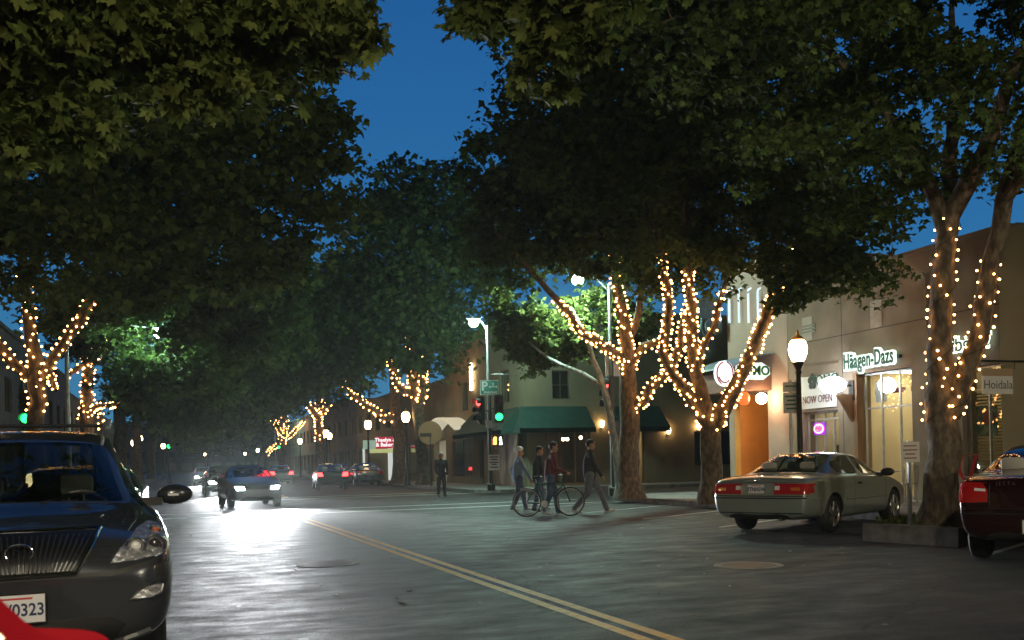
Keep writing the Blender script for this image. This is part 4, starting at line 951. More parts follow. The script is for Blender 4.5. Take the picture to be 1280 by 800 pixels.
gl = thing('globe_lamp', 'glowing white globe lamp hanging under the canopy sign', 'lamp', tuple(gp))
mb = MB(); mb.ball((0, 0, 0), 0.17, seg=20); mb.build('globe', mat_em('white_globe', (1.0, 0.80, 0.50), 70), gl, smooth=True)
mb = MB(); mb.tube([(0, 0, 0.16), (0, 0, 3.37-gp.z+0.0)], 0.015, 6); mb.box(-0.3, -0.02, 3.34-gp.z, 0.25, 0.02, 3.355-gp.z); mb.build('stem', IRON, gl)
ln = thing('paper_lantern', 'round red-orange lantern hanging beside the white globe', 'lantern', tuple(lp))
mb = MB(); mb.lathe([(0.06, -0.2), (0.13, -0.16), (0.17, -0.08), (0.18, 0), (0.17, 0.08), (0.13, 0.16), (0.06, 0.2)], 20); mb.build('lantern_body', mat_em('lantern_red', (1.0, 0.16, 0.03), 1.3), ln, smooth=True)
mb = MB(); mb.tube([(0, 0, 0.2), (0, 0, 3.37-lp.z)], 0.012, 6); mb.build('stem', IRON, ln)

# --- corner building beyond the side street
YF, XF = 41.6, 15.25
PF = lambda s, d, z: (s, YF+d, z)          # faces the camera
PS = lambda s, d, z: (XF+d, s, z)          # faces the street
cb = thing('corner_building', 'tan two-storey corner building with green awnings beyond the side street', 'building', (0, 0, 0))
fx = lambda px, py=560: hy(px, py, YF)
dx0, dx1 = fx(682)[0], fx(738)[0]; wx0, wx1 = fx(692)[0], fx(714)[0]; wz0, wz1 = hy(703, 499, YF)[1], hy(703, 463, YF)[1]
ex0, ex1 = fx(785)[0], fx(806)[0]
mb = MB(); HB = 8.2
wall_open(mb, XF, 34, 0.1, HB, [(dx0, dx1, 0.14, 2.75), (wx0, wx1, wz0, wz1), (ex0, ex1, 0.14, 2.7), (24, 26.5, 0.9, 2.6)], PF, t=0.35)
y0s, y1s = 42.3, 50
wall_open(mb, YF+0.352, 55.8, 0.1, HB, [(43.0, 46.2, 0.5, 2.6), (47.5, 49.0, 0.14, 2.5), (50.5, 54.5, 0.5, 2.6), (44, 45.4, 4.2, 5.8), (51, 52.4, 4.2, 5.8)], PS, t=0.35)
slab(mb, PF, XF+0.36, 34, 14.0, 14.2, 0.1, HB)
mb.build('wall', STUCT, cb, fix=True)
mb = MB(); mb.box(XF+0.36, YF+0.36, HB-0.6, 34, YF+13.9, HB-0.4); mb.build('roof', ROOFM, cb)
mb = MB(); mb.box(XF-0.08, YF-0.08, HB, 34, YF+14.2, HB+0.15); mb.build('coping', STUCT, cb)
window(cb, PF, wx0, wx1, wz0, wz1, cols=2, rows=((wz0+wz1)/2,), fm=TRIM, gm=GLASSC)
mb = MB(); slab(mb, PF, wx0, wx1, 0.34, 0.36, wz0, wz1); mb.build('curtain', mat('curtain_warm', (0.55, 0.36, 0.16), 0.8), cb, fix=True)
window(cb, PF, dx0, dx1, 0.15, 2.75, cols=3, fm=WOODB, name='door', fw=0.09)
window(cb, PF, ex0, ex1, 0.15, 2.7, cols=1, fm=WOODB, name='door', fw=0.09)
mb = MB(); slab(mb, PF, 23.9, 26.6, 0.36, 0.38, 0.8, 2.7); mb.build('window_blind', DARK, cb, fix=True)  # dark sheet added so the sky does not show through this window
mb = MB(); slab(mb, PF, fx(793)[0], fx(796)[0], 0.5, 0.55, 0.8, 2.2); mb.build('lit_tube', mat_em('door_tube', (1.0, 0.8, 0.35), 5), cb, fix=True)
for a, b_ in ((43.0, 46.2), (50.5, 54.5)): window(cb, PS, a, b_, 0.5, 2.6, cols=2, fm=TRIM, name='window')
window(cb, PS, 47.5, 49.0, 0.15, 2.5, cols=1, fm=WOODB, name='door')
window(cb, PS, 44, 45.4, 4.2, 5.8, cols=2, fm=TRIM); window(cb, PS, 51, 52.4, 4.2, 5.8, cols=2, fm=TRIM); window(cb, PF, 24, 26.5, 0.9, 2.6, cols=2, fm=TRIM)
room(cb, PF, dx0-1.2, dx1+1.2, 0.15, 3.0, 0.36, 5.5, WOODB, TILE, lamp=None)
room(cb, PF, ex0-0.3, ex1+0.8, 0.15, 3.0, 0.36, 2.5, CREAM, TILE, lamp=mat_em('dim_shop_light', (1, .8, .5), 5), lampn=1)
mb = MB()
for px, py in ((704, 549), (709, 549), (726, 547)): p = hity(px, py, YF+1.8); mb.ball(p, 0.085, seg=10)
mb.build('chandelier_bulb', WALLL, cb)
mb = MB()
for k, a in enumerate((dx0+0.4, (dx0+dx1)/2, dx1-0.4)): mb.box(a-0.25, YF+1.6, 0.16, a+0.25, YF+2.1, 0.9); 
mb.build('table', WOODB, cb)
def awning(label, poly_place, s0, s1, zt_, zb_, proj, hip=0.45):
    t = thing('awning', label, 'awning', (0, 0, 0), group='green canvas awnings on the corner building'); mb = MB(); P = poly_place
    A = [P(s0+hip, -0.01, zt_), P(s1-hip*0, -0.01, zt_), P(s1, -proj, zb_+0.2), P(s0, -proj, zb_+0.2), P(s0, -proj, zb_), P(s1, -proj, zb_), P(s0, -0.01, zb_), P(s1, -0.01, zb_)]
    mb.add(A, [(0, 1, 2, 3), (3, 2, 5, 4), (0, 3, 4, 6), (1, 7, 5, 2)]); A2 = [Vector(a)+Vector((0, 0, -0.015)) for a in A]
    mb.add(A2, [(3, 2, 1, 0), (4, 5, 2, 3), (6, 4, 3, 0), (2, 5, 7, 1)])
    mb.build('canvas', AWN, t)
    mb = MB(); mb.tube([P(s0, -proj+0.03, zb_+0.03), P(s1, -proj+0.03, zb_+0.03)], 0.015, 6); mb.tube([P(s0+0.03, -0.02, zb_+0.03), P(s0+0.03, -proj+0.03, zb_+0.03)], 0.015, 6); mb.tube([P(s1-0.03, -0.02, zb_+0.03), P(s1-0.03, -proj+0.03, zb_+0.03)], 0.015, 6)
    mb.build('awning_frame', GALV, t)
    return t
za, zb_ = hy(705, 508, YF)[1], hy(700, 540, YF-1.1)[1]
awning('green canvas awning over the wooden door below the upstairs window', PF, hity(650, 540, YF-1.1).x, hity(745, 540, YF-1.1).x, za, zb_, 1.1)
awning('green canvas awning half hidden behind the lit tree trunk', PF, hity(776, 540, YF-1.1).x, hity(838, 535, YF-1.1).x, za, zb_, 1.1, hip=-0.0)
awning('green canvas awning on the street side lit by the green signal', PS, 42.1, 50.4, za+0.05, zb_, 1.1, hip=0.5)
# sconces
def sconce(p, label, n, long=0.0):
    t = thing('wall_sconce', label, 'wall lamp', tuple(p), group='wall sconces')
    d = Vector((math.cos(R(n)), math.sin(R(n)), 0)); mb = MB()
    if long: mb.lathe([(0.02, -long), (0.09, -long*0.96), (0.09, long*0.96), (0.02, long)], 12, 0, Matrix.Translation(d*0.14))
    else: mb.lathe([(0.05, -0.16), (0.10, -0.05), (0.10, 0.10), (0.05, 0.16)], 12, 0, Matrix.Translation(d*0.14))
    mb.build('lamp_shade', WALLL if not long else mat_em('long_sconce_glow', (1.0, .75, .4), 14), t, smooth=True)
    mb = MB(); mb.tube([(0, 0, 0), tuple(d*0.14)], 0.03, 6); mb.box(-0.06, -0.06, -0.22, 0.06, 0.06, -0.19); mb.build('bracket', IRON, t)
sconce(hity(751, 530, YF-0.02), 'small wall lantern right of the awning over the wooden door', 270)
sconce(hity(834, 538, YF-0.02), 'dim wall lantern on the corner building behind the lit limbs', 270)
sconce(hitx(592, 471, XF-0.03), 'tall glowing tube sconce high on the corner building', 180, long=0.75)
sconce(Vector((XN-0.02, 28.0-0.2, 2.3)) if False else hity(872, 533, YF-0.02), 'wall lantern low behind the forked tree trunk', 270)

# --- arch canopy building
ab = thing('arcade_building', 'low tan building with a white-edged arched canopy and bright doorway', 'building', (0, 0, 0))
ay0, ay1 = onx(571, XF), onx(543, XF)
mb = MB(); wall_open(mb, 56.0, 68, 0.1, 6.4, [(ay0+0.1, ay1, 0.14, 2.7), (62, 66, 0.6, 2.6)], PS, t=0.35); slab(mb, PS, 67.7, 68, 0.35, 9, 0.1, 6.4)
mb.build('wall', STUCT, ab, fix=True)
mb = MB(); slab(mb, PS, 56, 68, 0.36, 9, 6.0, 6.2); mb.build('roof', ROOFM, ab, fix=True)
room(ab, PS, ay0-0.3, ay1+0.3, 0.15, 3.2, 0.36, 3.0, mat('white_interior', (0.75, 0.74, 0.68), 0.7), TILE, lamp=mat_em('bright_door_light', (1, .95, .75), 26), lampn=1)
window(ab, PS, 62, 66, 0.6, 2.6, cols=2, fm=TRIM)
mb = MB()
for k in range(34): y = 57+k*0.3; slab(mb, PS, y, y+0.1, -0.03, -0.002, 3.9, 4.9)
mb.build('fluted_band', STUCT, ab, fix=True)
mb = MB(); n = 14; pts = []
c0 = hitx(530, 545, XF-1.0); c1 = hitx(570, 545, XF-1.0)
for i in range(n+1):
    t_ = i/n; y = c1.y+(c0.y-c1.y)*t_; z = hitx(530, 543, XF-1.0).z+0.75*math.sin(math.pi*t_); pts.append((y, z))
for (a, z0), (b_, z1) in zip(pts[:-1], pts[1:]):
    mb.add([(XF-1.1, a, z0), (XF-1.1, b_, z1), (XF-0.004, b_, z1), (XF-0.004, a, z0), (XF-1.1, a, z0+0.1), (XF-1.1, b_, z1+0.1), (XF-0.004, b_, z1+0.1), (XF-0.004, a, z0+0.1)], [(3, 2, 1, 0), (4, 5, 6, 7), (0, 1, 5, 4), (2, 3, 7, 6), (0, 4, 7, 3), (1, 2, 6, 5)])
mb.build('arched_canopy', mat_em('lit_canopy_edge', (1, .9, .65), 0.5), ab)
rs = thing('round_sign', 'round orange-brown sign on a post in front of the arched canopy', 'sign', tuple(grd(539, 50, 0.14)))
hz = at(539, 541, 50).z-0.14
mb = MB(); mb.tube([(0, 0, 0), (0, 0, hz)], 0.05, 8); mb.build('post', IRON, rs)
mb = MB(); mb.lathe([(0, -0.04), (0.62, -0.04), (0.62, 0.04), (0, 0.04)], 28, 0, Matrix.Translation((0, 0, hz)) @ Matrix.Rotation(R(-12), 4, 'Z') @ Matrix.Rotation(math.pi/2, 4, 'X')); mb.build('disc', mat('orange_sign', (0.42, 0.2, 0.08), 0.6), rs, fix=True)
mb = MB(); mb.box(-0.55, -0.052, hz-0.2, 0.55, -0.042, hz-0.02); o = mb.build('band', mat('brown_band', (0.06, 0.02, 0.01), 0.6), rs); o.rotation_euler.z = 0

# --- bakery and farther shops on the right
def plain_building(label, place, s0, s1, h, mt, lit=(), seed=0, storeys=2, dep=9, name='shop_building'):
    t = thing(name, label, 'building', (0, 0, 0)); rr = random.Random(seed); mb = MB(); ops = []; wl = []
    n = max(2, int((s1-s0)/3.6)); w_ = (s1-s0)/n
    for i in range(n):
        a = s0+w_*i+0.5; b_ = s0+w_*(i+1)-0.5
        ops.append((a, b_, 0.6 if i % 3 else 0.14, 2.7)); wl.append(0)
        if storeys > 1: ops.append((a+0.5, b_-0.5, 4.1, 5.7)); wl.append(1)
    wall_open(mb, s0, s1, 0.1, h, ops, place, t=0.3); slab(mb, place, s0, s0+0.3, 0.3, dep, 0.1, h); slab(mb, place, s1-0.3, s1, 0.3, dep, 0.1, h)
    mb.build('wall', mt, t, fix=True)
    mb = MB(); slab(mb, place, s0+0.3, s1-0.3, 0.3, dep, h-0.5, h-0.35); mb.build('roof', ROOFM, t, fix=True)
    mb = MB(); slab(mb, place, s0-0.03, s1+0.03, -0.12, 0.3, h, h+0.18); mb.build('cornice', mt, t, fix=True)
    for o_, k in zip(ops, wl): window(t, place, *o_[:2], o_[2], o_[3], cols=2, fm=TRIM, gm=GLASSW)
    room(t, place, s0+0.35, s1-0.35, 0.15, 3.2, 0.31, 3.2, CREAM, TILE, lamp=mat_em('dim_shop_light', (1, .8, .5), 5) if lit else None, lampn=3)
    if storeys > 1:
        mb = MB(); slab(mb, place, s0+0.35, s1-0.35, 1.2, 1.3, 3.5, h-0.6); mb.build('back_wall', DARK, t, fix=True)
    return t
plain_building('dim far shop row beyond the arched canopy on the right', lambda s, d, z: (15.6+d, s, z), 68.3, 88, 6.6, STUCO, lit=1, seed=2)
plain_building('farthest dark shop row on the right side', lambda s, d, z: (15.6+d, s, z), 88.5, 150, 7.5, STUC, seed=3)
PL = lambda s, d, z: (-7.3-d, s, z)
plain_building('dark brown shop row on the near left pavement behind the SUV', PL, 2, 33, 7.2, STUCT, lit=1, seed=4)
plain_building('dark shop row on the left beyond the side street', PL, 43.5, 75, 7.8, STUC, lit=1, seed=5)
plain_building('farthest dark shop row on the left side', PL, 75.5, 150, 6.8, STUCO, seed=6)
plain_building('dark building closing the far end of the street', lambda s, d, z: (s, 262+d, z), -40, 70, 13, STUCO, seed=9, dep=12)
plain_building('dark building closing the right end of the side street', lambda s, d, z: (60+d, s, z), 18, 56, 10, STUCO, seed=12)
# bakery kiosk front facing the camera
bk = thing('bakery_front', 'small white-pillared shop front with red and pale green signs', 'shop front', (0, 0, 0))
YK = 69.0; kx = lambda px: hity(px, 560, YK).x; kz = lambda py: hity(483, py, YK).z
PK = lambda s, d, z: (s, YK+d, z)
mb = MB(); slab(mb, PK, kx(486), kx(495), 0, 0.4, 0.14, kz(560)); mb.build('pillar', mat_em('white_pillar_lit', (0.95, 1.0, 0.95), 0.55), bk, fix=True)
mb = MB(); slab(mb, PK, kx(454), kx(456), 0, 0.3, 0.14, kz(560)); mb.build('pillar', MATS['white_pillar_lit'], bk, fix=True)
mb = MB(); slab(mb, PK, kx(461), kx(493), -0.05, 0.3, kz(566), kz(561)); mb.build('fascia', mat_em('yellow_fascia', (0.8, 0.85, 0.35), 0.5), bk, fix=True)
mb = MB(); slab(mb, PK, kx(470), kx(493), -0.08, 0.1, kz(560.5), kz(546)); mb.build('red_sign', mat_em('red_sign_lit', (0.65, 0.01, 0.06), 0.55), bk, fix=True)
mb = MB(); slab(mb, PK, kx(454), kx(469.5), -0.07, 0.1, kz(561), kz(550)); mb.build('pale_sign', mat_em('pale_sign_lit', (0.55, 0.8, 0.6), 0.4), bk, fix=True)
for s_, py in (('Thaelyn &', 550), ('& Bakery', 556)):
    text_obj('lettering', s_, 0.38, mat_em('sign_text_white', (1, 1, 1), 1.2), bk, face_mx((kx(470)+kx(493))/2, YK-0.095, kz(py), 270), extrude=0.008, offset=0.008)
mb = MB(); slab(mb, PK, kx(456.5), kx(485.5), 0.25, 0.4, 0.14, kz(566)); slab(mb, PK, kx(454), kx(495), 0.41, 5, kz(560), kz(558)); slab(mb, PK, kx(495)-0.2, kx(495), 0.41, 5, 0.14, kz(560)); mb.build('wall', mat('kiosk_brown', (0.22, 0.16, 0.09), 0.7), bk, fix=True)

# ------------------------------------------------------------------ street lamps
def acorn(label, loc):
    t = thing('street_lamp', label, 'street lamp', loc, group='black acorn-globe street lamps along the kerbs')
    mb = MB(); mb.lathe([(0.20, 0), (0.20, 0.12), (0.15, 0.2), (0.14, 0.55), (0.09, 0.65), (0.075, 0.9), (0.06, 3.15), (0.085, 3.2), (0.06, 3.26), (0.10, 3.36), (0.14, 3.42), (0.14, 3.46)], 16)
    mb.build('post', IRON, t, smooth=True)
    mb = MB(); mb.lathe([(0.12, 3.465), (0.15, 3.50), (0.215, 3.66), (0.225, 3.78), (0.20, 3.92), (0.15, 3.99)], 20); mb.build('lamp_shade', GLOBE, t, smooth=True)
    mb = MB(); mb.lathe([(0.155, 3.99), (0.165, 4.0), (0.12, 4.06), (0.05, 4.11), (0.03, 4.15), (0.035, 4.18), (0.008, 4.25)], 14); mb.build('finial', mat('brass_cap', (0.45, 0.30, 0.10), 0.4, 0.8), t, smooth=True)
    return t
LA = acorn('tall acorn-globe lamp standing behind the silver coupe', tuple(grd(1001, 23.4, 0.14)))
LA_LIST = [(509, 52.5, 'acorn-globe lamp just left of the grey trunk beyond the crossing'), (461.5, 62, 'acorn-globe lamp in front of the pale green sign'),
           (409, 77, 'acorn-globe lamp right beside the distant thick lit trunk'), (376, 100, 'acorn-globe lamp left of the distant thick lit trunk'),
           (323, 150, 'farthest right acorn-globe lamp below the lit tree limbs'), (307, 185, 'tiny farthest acorn-globe lamp near the street end'),
           (413, 84, 'acorn-globe lamp half hidden behind the distant thick trunk'),
           (154, 74, 'leftmost of the small globe lamps above the SUV mirror'), (176, 80, 'highest of the small globe lamps above the SUV mirror'),
           (205, 108, 'globe lamp just left of the far green signal'), (257, 180, 'small lone globe lamp at the street vanishing point'),
           (168, 92, 'faint globe lamp between two brighter ones above the SUV mirror')]
def put(o, label, loc):
    c = copy_tree(o); c.location = loc; c['label'] = label; return c
for px, D, lab in LA_LIST: put(LA, lab, tuple(grd(px, D, 0.14)))
put(LA, 'acorn-globe lamp on the left kerb outside the picture beside the red car', (-3.0, -2.6, 0.14))
put(LA, 'acorn-globe lamp on the right kerb outside the picture beyond the dark red car', (13.9, 3.5, 0.14))
put(LA, 'acorn-globe lamp on the left kerb behind the SUV', (-3.0, 16.5, 0.14))
put(LA, 'acorn-globe lamp on the right kerb behind the camera', (13.9, -12, 0.14))

def cobra(label, base, head, lens=None):
    t = thing('street_light', label, 'street light', tuple(base), group='tall street lights with bright white heads')
    h = Vector(head)-Vector(base)
    mb = MB(); mb.lathe([(0.17, 0), (0.17, 0.3), (0.09, 0.32), (0.05, h.z-0.1)], 12); mb.build('pole', GALV, t, smooth=True)
    mb = MB(); a = Vector((0, 0, h.z-0.35)); e = Vector((h.x, h.y, h.z+0.10)); mb.tube([a, a.lerp(e, 0.4)+Vector((0, 0, 0.22)), e], 0.035, 8); mb.build('arm', GALV, t, smooth=True)
    mb = MB(); mb.ball((h.x, h.y, h.z+0.12), 0.2, sc=(1.6, 0.8, 0.45), seg=16); mb.build('lamp_head', GALV, t, smooth=True)
    mb = MB(); mb.ball((h.x, h.y, h.z-0.06), 0.17, sc=(1.1, 1.0, 0.9), seg=14); mb.build('lens', lens or COBRA, t, smooth=True)
    return t
cobra('tall street light above the near signal among the leaves', grd(766.5, 31.5, 0.14), at(722, 348, 31.0))
cobra('tall street light over the green parking sign', grd(613, 40, 0.14), at(592, 402, 39.6))
cobra('street light on the left hidden among the leaves of the second tree', Vector((-3.0, 30.8, 0.14)), at(200, 415, 31.5), COBRAD)
cobra('tiny street light far down the right kerb', grd(345, 130, 0.14), at(335, 510, 129))
cobra('warm street light on the left kerb behind the camera', Vector((-3.2, -4.5, 0.14)), Vector((-1.0, -4.5, 6.2)), COBRAW)
cobra('warm street light on the right kerb behind the camera', Vector((14.0, -6.5, 0.14)), Vector((10.8, -6.5, 6.6)), COBRAW)

# ------------------------------------------------------------------ traffic signals
HOUS = mat('signal_housing', (0.02, 0.025, 0.022), 0.5)
OFFR = mat('dark_red_lens', (0.10, 0.008, 0.008), 0.3); OFFG = mat('dark_green_lens', (0.005, 0.05, 0.03), 0.3); OFFY = mat('dark_amber_lens', (0.08, 0.04, 0.005), 0.3)
def signal_head(parent, c, n, lit):
    a = R(n); d = Vector((math.cos(a), math.sin(a), 0)); Rm = Matrix.Translation(c) @ Matrix((Vector((-d.y, d.x, 0)), Vector((0, 0, 1)), d)).transposed().to_4x4()
    mb = MB(); bm = bmesh.new(); bmesh.ops.create_cube(bm, size=1)
    for v in bm.verts: v.co = Vector((v.co.x*0.38, v.co.y*1.15, v.co.z*0.2-0.1))
    bmesh.ops.bevel(bm, geom=bm.edges[:], offset=0.03, segments=2, affect='EDGES'); mb.bm(bm, 0, Rm)
    for k, y in enumerate((0.34, 0, -0.34)):   # visors
        pts = []
        for i in range(13):
            th = R(-20+220*i/12); pts.append((0.16*math.cos(th), 0.16*math.sin(th)+y))
        for (x0, y0), (x1, y1) in zip(pts[:-1], pts[1:]):
            mb.add([Rm @ Vector(q) for q in ((x0, y0, 0), (x1, y1, 0), (x1, y1, 0.2), (x0, y0, 0.2), (x0*1.05, y+(y0-y)*1.05, 0), (x1*1.05, y+(y1-y)*1.05, 0), (x1*1.05, y+(y1-y)*1.05, 0.2), (x0*1.05, y+(y0-y)*1.05, 0.2))],
                   [(0, 1, 2, 3), (7, 6, 5, 4), (3, 2, 6, 7)])
    h = mb.build('signal_head', HOUS, parent)
    for y, m_on, m_off, key in ((0.34, REDL, OFFR, 'red'), (0, OFFY, OFFY, 'amber'), (-0.34, GREENL, OFFG, 'green')):
        mb = MB(); mb.lathe([(0.0, 0.05), (0.08, 0.045), (0.13, 0.02), (0.15, 0.0)][::-1], 18, 0, Rm @ Matrix.Translation((0, y, 0.002))); o = mb.build('lens', m_on if key == lit else m_off, h, smooth=True)
    return h
def street_signal(label, px, D, heads, poleh=4.2, extra=None, sides=0.3):
    b = grd(px, D, 0.14); t = thing('traffic_light', label, 'traffic light', tuple(b), group='traffic lights at the crossings')
    mb = MB(); mb.lathe([(0.16, 0), (0.16, 0.25), (0.075, 0.3), (0.065, poleh), (0.03, poleh+0.08)], 12); mb.build('pole', HOUS, t, smooth=True)
    for px2, py2, n, lit in heads:
        c = at(px2, py2, D-0.25)-b
        c.z += {'green': 0.34, 'red': -0.34}.get(lit, 0)
        signal_head(t, c, n, lit)
        mb = MB(); mb.tube([Vector((0, 0, c.z)), c-Vector((math.cos(R(n)), math.sin(R(n)), 0))*0.15], 0.03, 6); mb.build('bracket', HOUS, t)
    return t, b
t1, b1 = street_signal('near right traffic light with red side signal beside the slender tree', 767.5, 31.0, [(758.5, 479, 180, 'red')], 4.6)
# plates and pedestrian head on it
c = at(770, 455, 31)-b1
mb = MB(); mb.box(c.x-0.32, c.y+0.1, c.z-0.38, c.x+0.32, c.y+0.13, c.z+0.32); mb.build('sign_plate', mat('aluminium_plate', (0.45, 0.46, 0.46), 0.4, 0.3), t1)
def ped_head(parent, c, n, two=False):
    a = R(n); d = Vector((math.cos(a), math.sin(a), 0)); Rm = Matrix.Translation(c) @ Matrix((Vector((-d.y, d.x, 0)), Vector((0, 0, 1)), d)).transposed().to_4x4()
    mb = MB(); mb.prism([(-0.24, -0.22), (0.24, -0.22), (0.24, 0.22), (-0.24, 0.22)], -0.16, 0, 0, Rm); h = mb.build('pedestrian_head', HOUS, parent)
    mb = MB(); mb.prism([(-0.19, -0.15), (-0.04, -0.15), (-0.04, 0.0), (-0.03, 0.14), (-0.07, 0.16), (-0.10, 0.17), (-0.14, 0.16), (-0.18, 0.08)], 0.004, 0.012, 0, Rm); mb.build('hand_symbol', mat_em('ped_hand', (1.0, 0.28, 0.05), 6), h)
    if two:
        mb = MB(); mb.prism([(0.06, -0.17), (0.10, -0.02), (0.06, 0.05), (0.09, 0.15), (0.15, 0.17), (0.17, 0.05), (0.19, -0.17), (0.14, -0.17), (0.13, -0.06), (0.10, -0.17)], 0.004, 0.012, 0, Rm); mb.build('walk_symbol', mat_em('ped_walk', (0.95, 0.95, 1.0), 4), h)
ped_head(t1, at(764, 535, 30.7)-b1, 180)
t2, b2 = street_signal('far right traffic light showing green below the parking sign', 614, 39.5, [(624, 521, 255, 'green'), (598, 503, 200, 'red')], 4.4)
ped_head(t2, at(622, 551, 39.2)-b2, 258, True)
mb = MB(); c = at(606, 528, 39.3)-b2; mb.box(c.x-0.3, c.y-0.02, c.z-0.08, c.x+0.3, c.y+0.02, c.z+0.08); c = at(612, 533, 39.2)-b2; mb.box(c.x-0.2, c.y-0.22, c.z-0.08, c.x+0.24, c.y-0.18, c.z+0.08); mb.build('name_plate', WHITEP, t2)
# parking sign on the street light pole
D_ = 39.3; c = at(611.5, 484.5, D_)
ps = thing('parking_sign', 'green parking sign with white P and arrows on the pole', 'sign', (0, 0, 0))
w_, h_ = 23.5*D_/FPX/2, 18.5*D_/FPX/2; n = 270-8; M = face_mx(c.x, c.y, c.z, n)
def rect(mb, x0, y0, x1, y1, z0, z1, M): mb.prism([(x0, y0), (x1, y0), (x1, y1), (x0, y1)], z0, z1, 0, M)
GS = mat('sign_green_enamel', (0.02, 0.28, 0.20), 0.5); WS = mat('sign_white_enamel', (0.8, 0.82, 0.8), 0.5)
mb = MB(); rect(mb, -w_, -h_, w_, h_, 0, 0.012, M); mb.build('border_plate', WS, ps)
mb = MB(); rect(mb, -w_+0.025, -h_+0.025, w_-0.025, h_-0.025, 0.0125, 0.018, M); mb.build('face', GS, ps)
text_obj('lettering', 'P', 0.50, WS, ps, M @ Matrix.Translation((-w_*0.52, h_*0.16, 0.024)), extrude=0.004, offset=0.018)
text_obj('lettering', 'PARKING', 0.13, WS, ps, M @ Matrix.Translation((w_*0.12, -h_*0.68, 0.024)), extrude=0.004, offset=0.004)
mb = MB(); ac = (w_*0.42, h_*0.10)
def arrow(mb, x, y, dx, dy, L_):
    nx, ny = -dy, dx; mb.prism([(x-nx*0.018, y-ny*0.018), (x+dx*L_*0.6-nx*0.018, y+dy*L_*0.6-ny*0.018), (x+dx*L_*0.6-nx*0.055, y+dy*L_*0.6-ny*0.055), (x+dx*L_, y+dy*L_), (x+dx*L_*0.6+nx*0.055, y+dy*L_*0.6+ny*0.055), (x+dx*L_*0.6+nx*0.018, y+dy*L_*0.6+ny*0.018), (x+nx*0.018, y+ny*0.018)], 0.019, 0.026, 0, M)
arrow(mb, ac[0], ac[1]+0.0, 0, 1, 0.17); arrow(mb, ac[0]+0.02, ac[1], 1, 0, 0.17); arrow(mb, ac[0]-0.02, ac[1], -1, 0, 0.17); mb.build('arrows', WS, ps)
mb = MB(); mb.tube([at(614, 468, 39.6), at(636, 468, 39.6)], 0.02, 6); mb.build('side_rod', GALV, ps)
# notice on the pole and small plates
ntc = thing('notice_board', 'small white notice plate with printed lines low on the pole', 'notice', (0, 0, 0))
c = at(617.5, 578, 39.1); M = face_mx(c.x, c.y, c.z, 265); mb = MB(); rect(mb, -0.24, -0.32, 0.24, 0.32, 0, 0.015, M); mb.build('plate', WS, ntc)
mb = MB()
for k, (a, z) in enumerate(((0.18, 0.22), (0.15, 0.12), (0.18, 0.0), (0.10, -0.08), (0.17, -0.2))): rect(mb, -a, z-0.02, a, z+0.02, 0.016, 0.018, M)
mb.build('printed_line', mat('notice_ink', (0.05, 0.06, 0.15), 0.6), ntc)
street_signal('near left traffic light showing green just above the SUV roof', 31, 31.0, [(32, 523, 262, 'green')], 4.2)
street_signal('far left traffic light showing green down the street', 212, 78, [(211, 558, 268, 'green')], 4.2)
street_signal('distant traffic light showing green under the farthest lit tree', 349, 118, [(348.5, 559, 262, 'green')], 4.2)
# small parking regulation sign in the planter
b = grd(1136.5, 14.2, 0.2); rsn = thing('regulation_sign', 'small grey regulation sign on a steel post in the planter', 'sign', tuple(b))
zs = at(1136, 565, 14.2).z-b.z
mb = MB(); mb.box(-0.025, -0.02, 0, 0.025, 0.02, zs+0.16); mb.build('post', GALV, rsn)
M = face_mx(0, -0.03, zs, 240); mb = MB(); rect(mb, -0.13, -0.15, 0.13, 0.15, 0, 0.01, M); mb.build('plate', mat('weathered_plate', (0.5, 0.48, 0.42), 0.5), rsn)
mb = MB()
for a, z in ((0.09, 0.09), (0.1, 0.03), (0.07, -0.03), (0.09, -0.09)): rect(mb, -a, z-0.009, a, z+0.009, 0.011, 0.013, M)
mb.build('printed_line', mat('plate_ink', (0.2, 0.05, 0.04), 0.6), rsn)
# two notice plates beside the tall lamp (stacked)
b = grd(1003, 23.0, 0.14); t = thing('regulation_sign', 'pale stacked notice plates beside the tall acorn lamp', 'sign', tuple(grd(990, 23.6, 0.14)))
b = Vector(t.location); z1_ = at(990, 498, 23.6).z-b.z
mb = MB(); mb.tube([(0, 0, 0), (0, 0, z1_+0.45)], 0.03, 8); mb.build('post', GALV, t)
M = face_mx(0, -0.04, z1_, 240); mb = MB(); rect(mb, -0.19, -0.36, 0.19, 0.14, 0, 0.012, M); rect(mb, -0.19, 0.16, 0.19, 0.40, 0, 0.012, M); mb.build('plate', mat('weathered_plate', (0.5, .48, .42), .5), t)
mb = MB()
for a, z in ((0.14, 0.30), (0.15, 0.05), (0.1, -0.05), (0.14, -0.15), (0.12, -0.25)): rect(mb, -a, z-0.02, a, z+0.02, 0.013, 0.015, M)
mb.build('printed_line', mat('plate_ink_green', (0.03, 0.12, 0.06), 0.6), t)
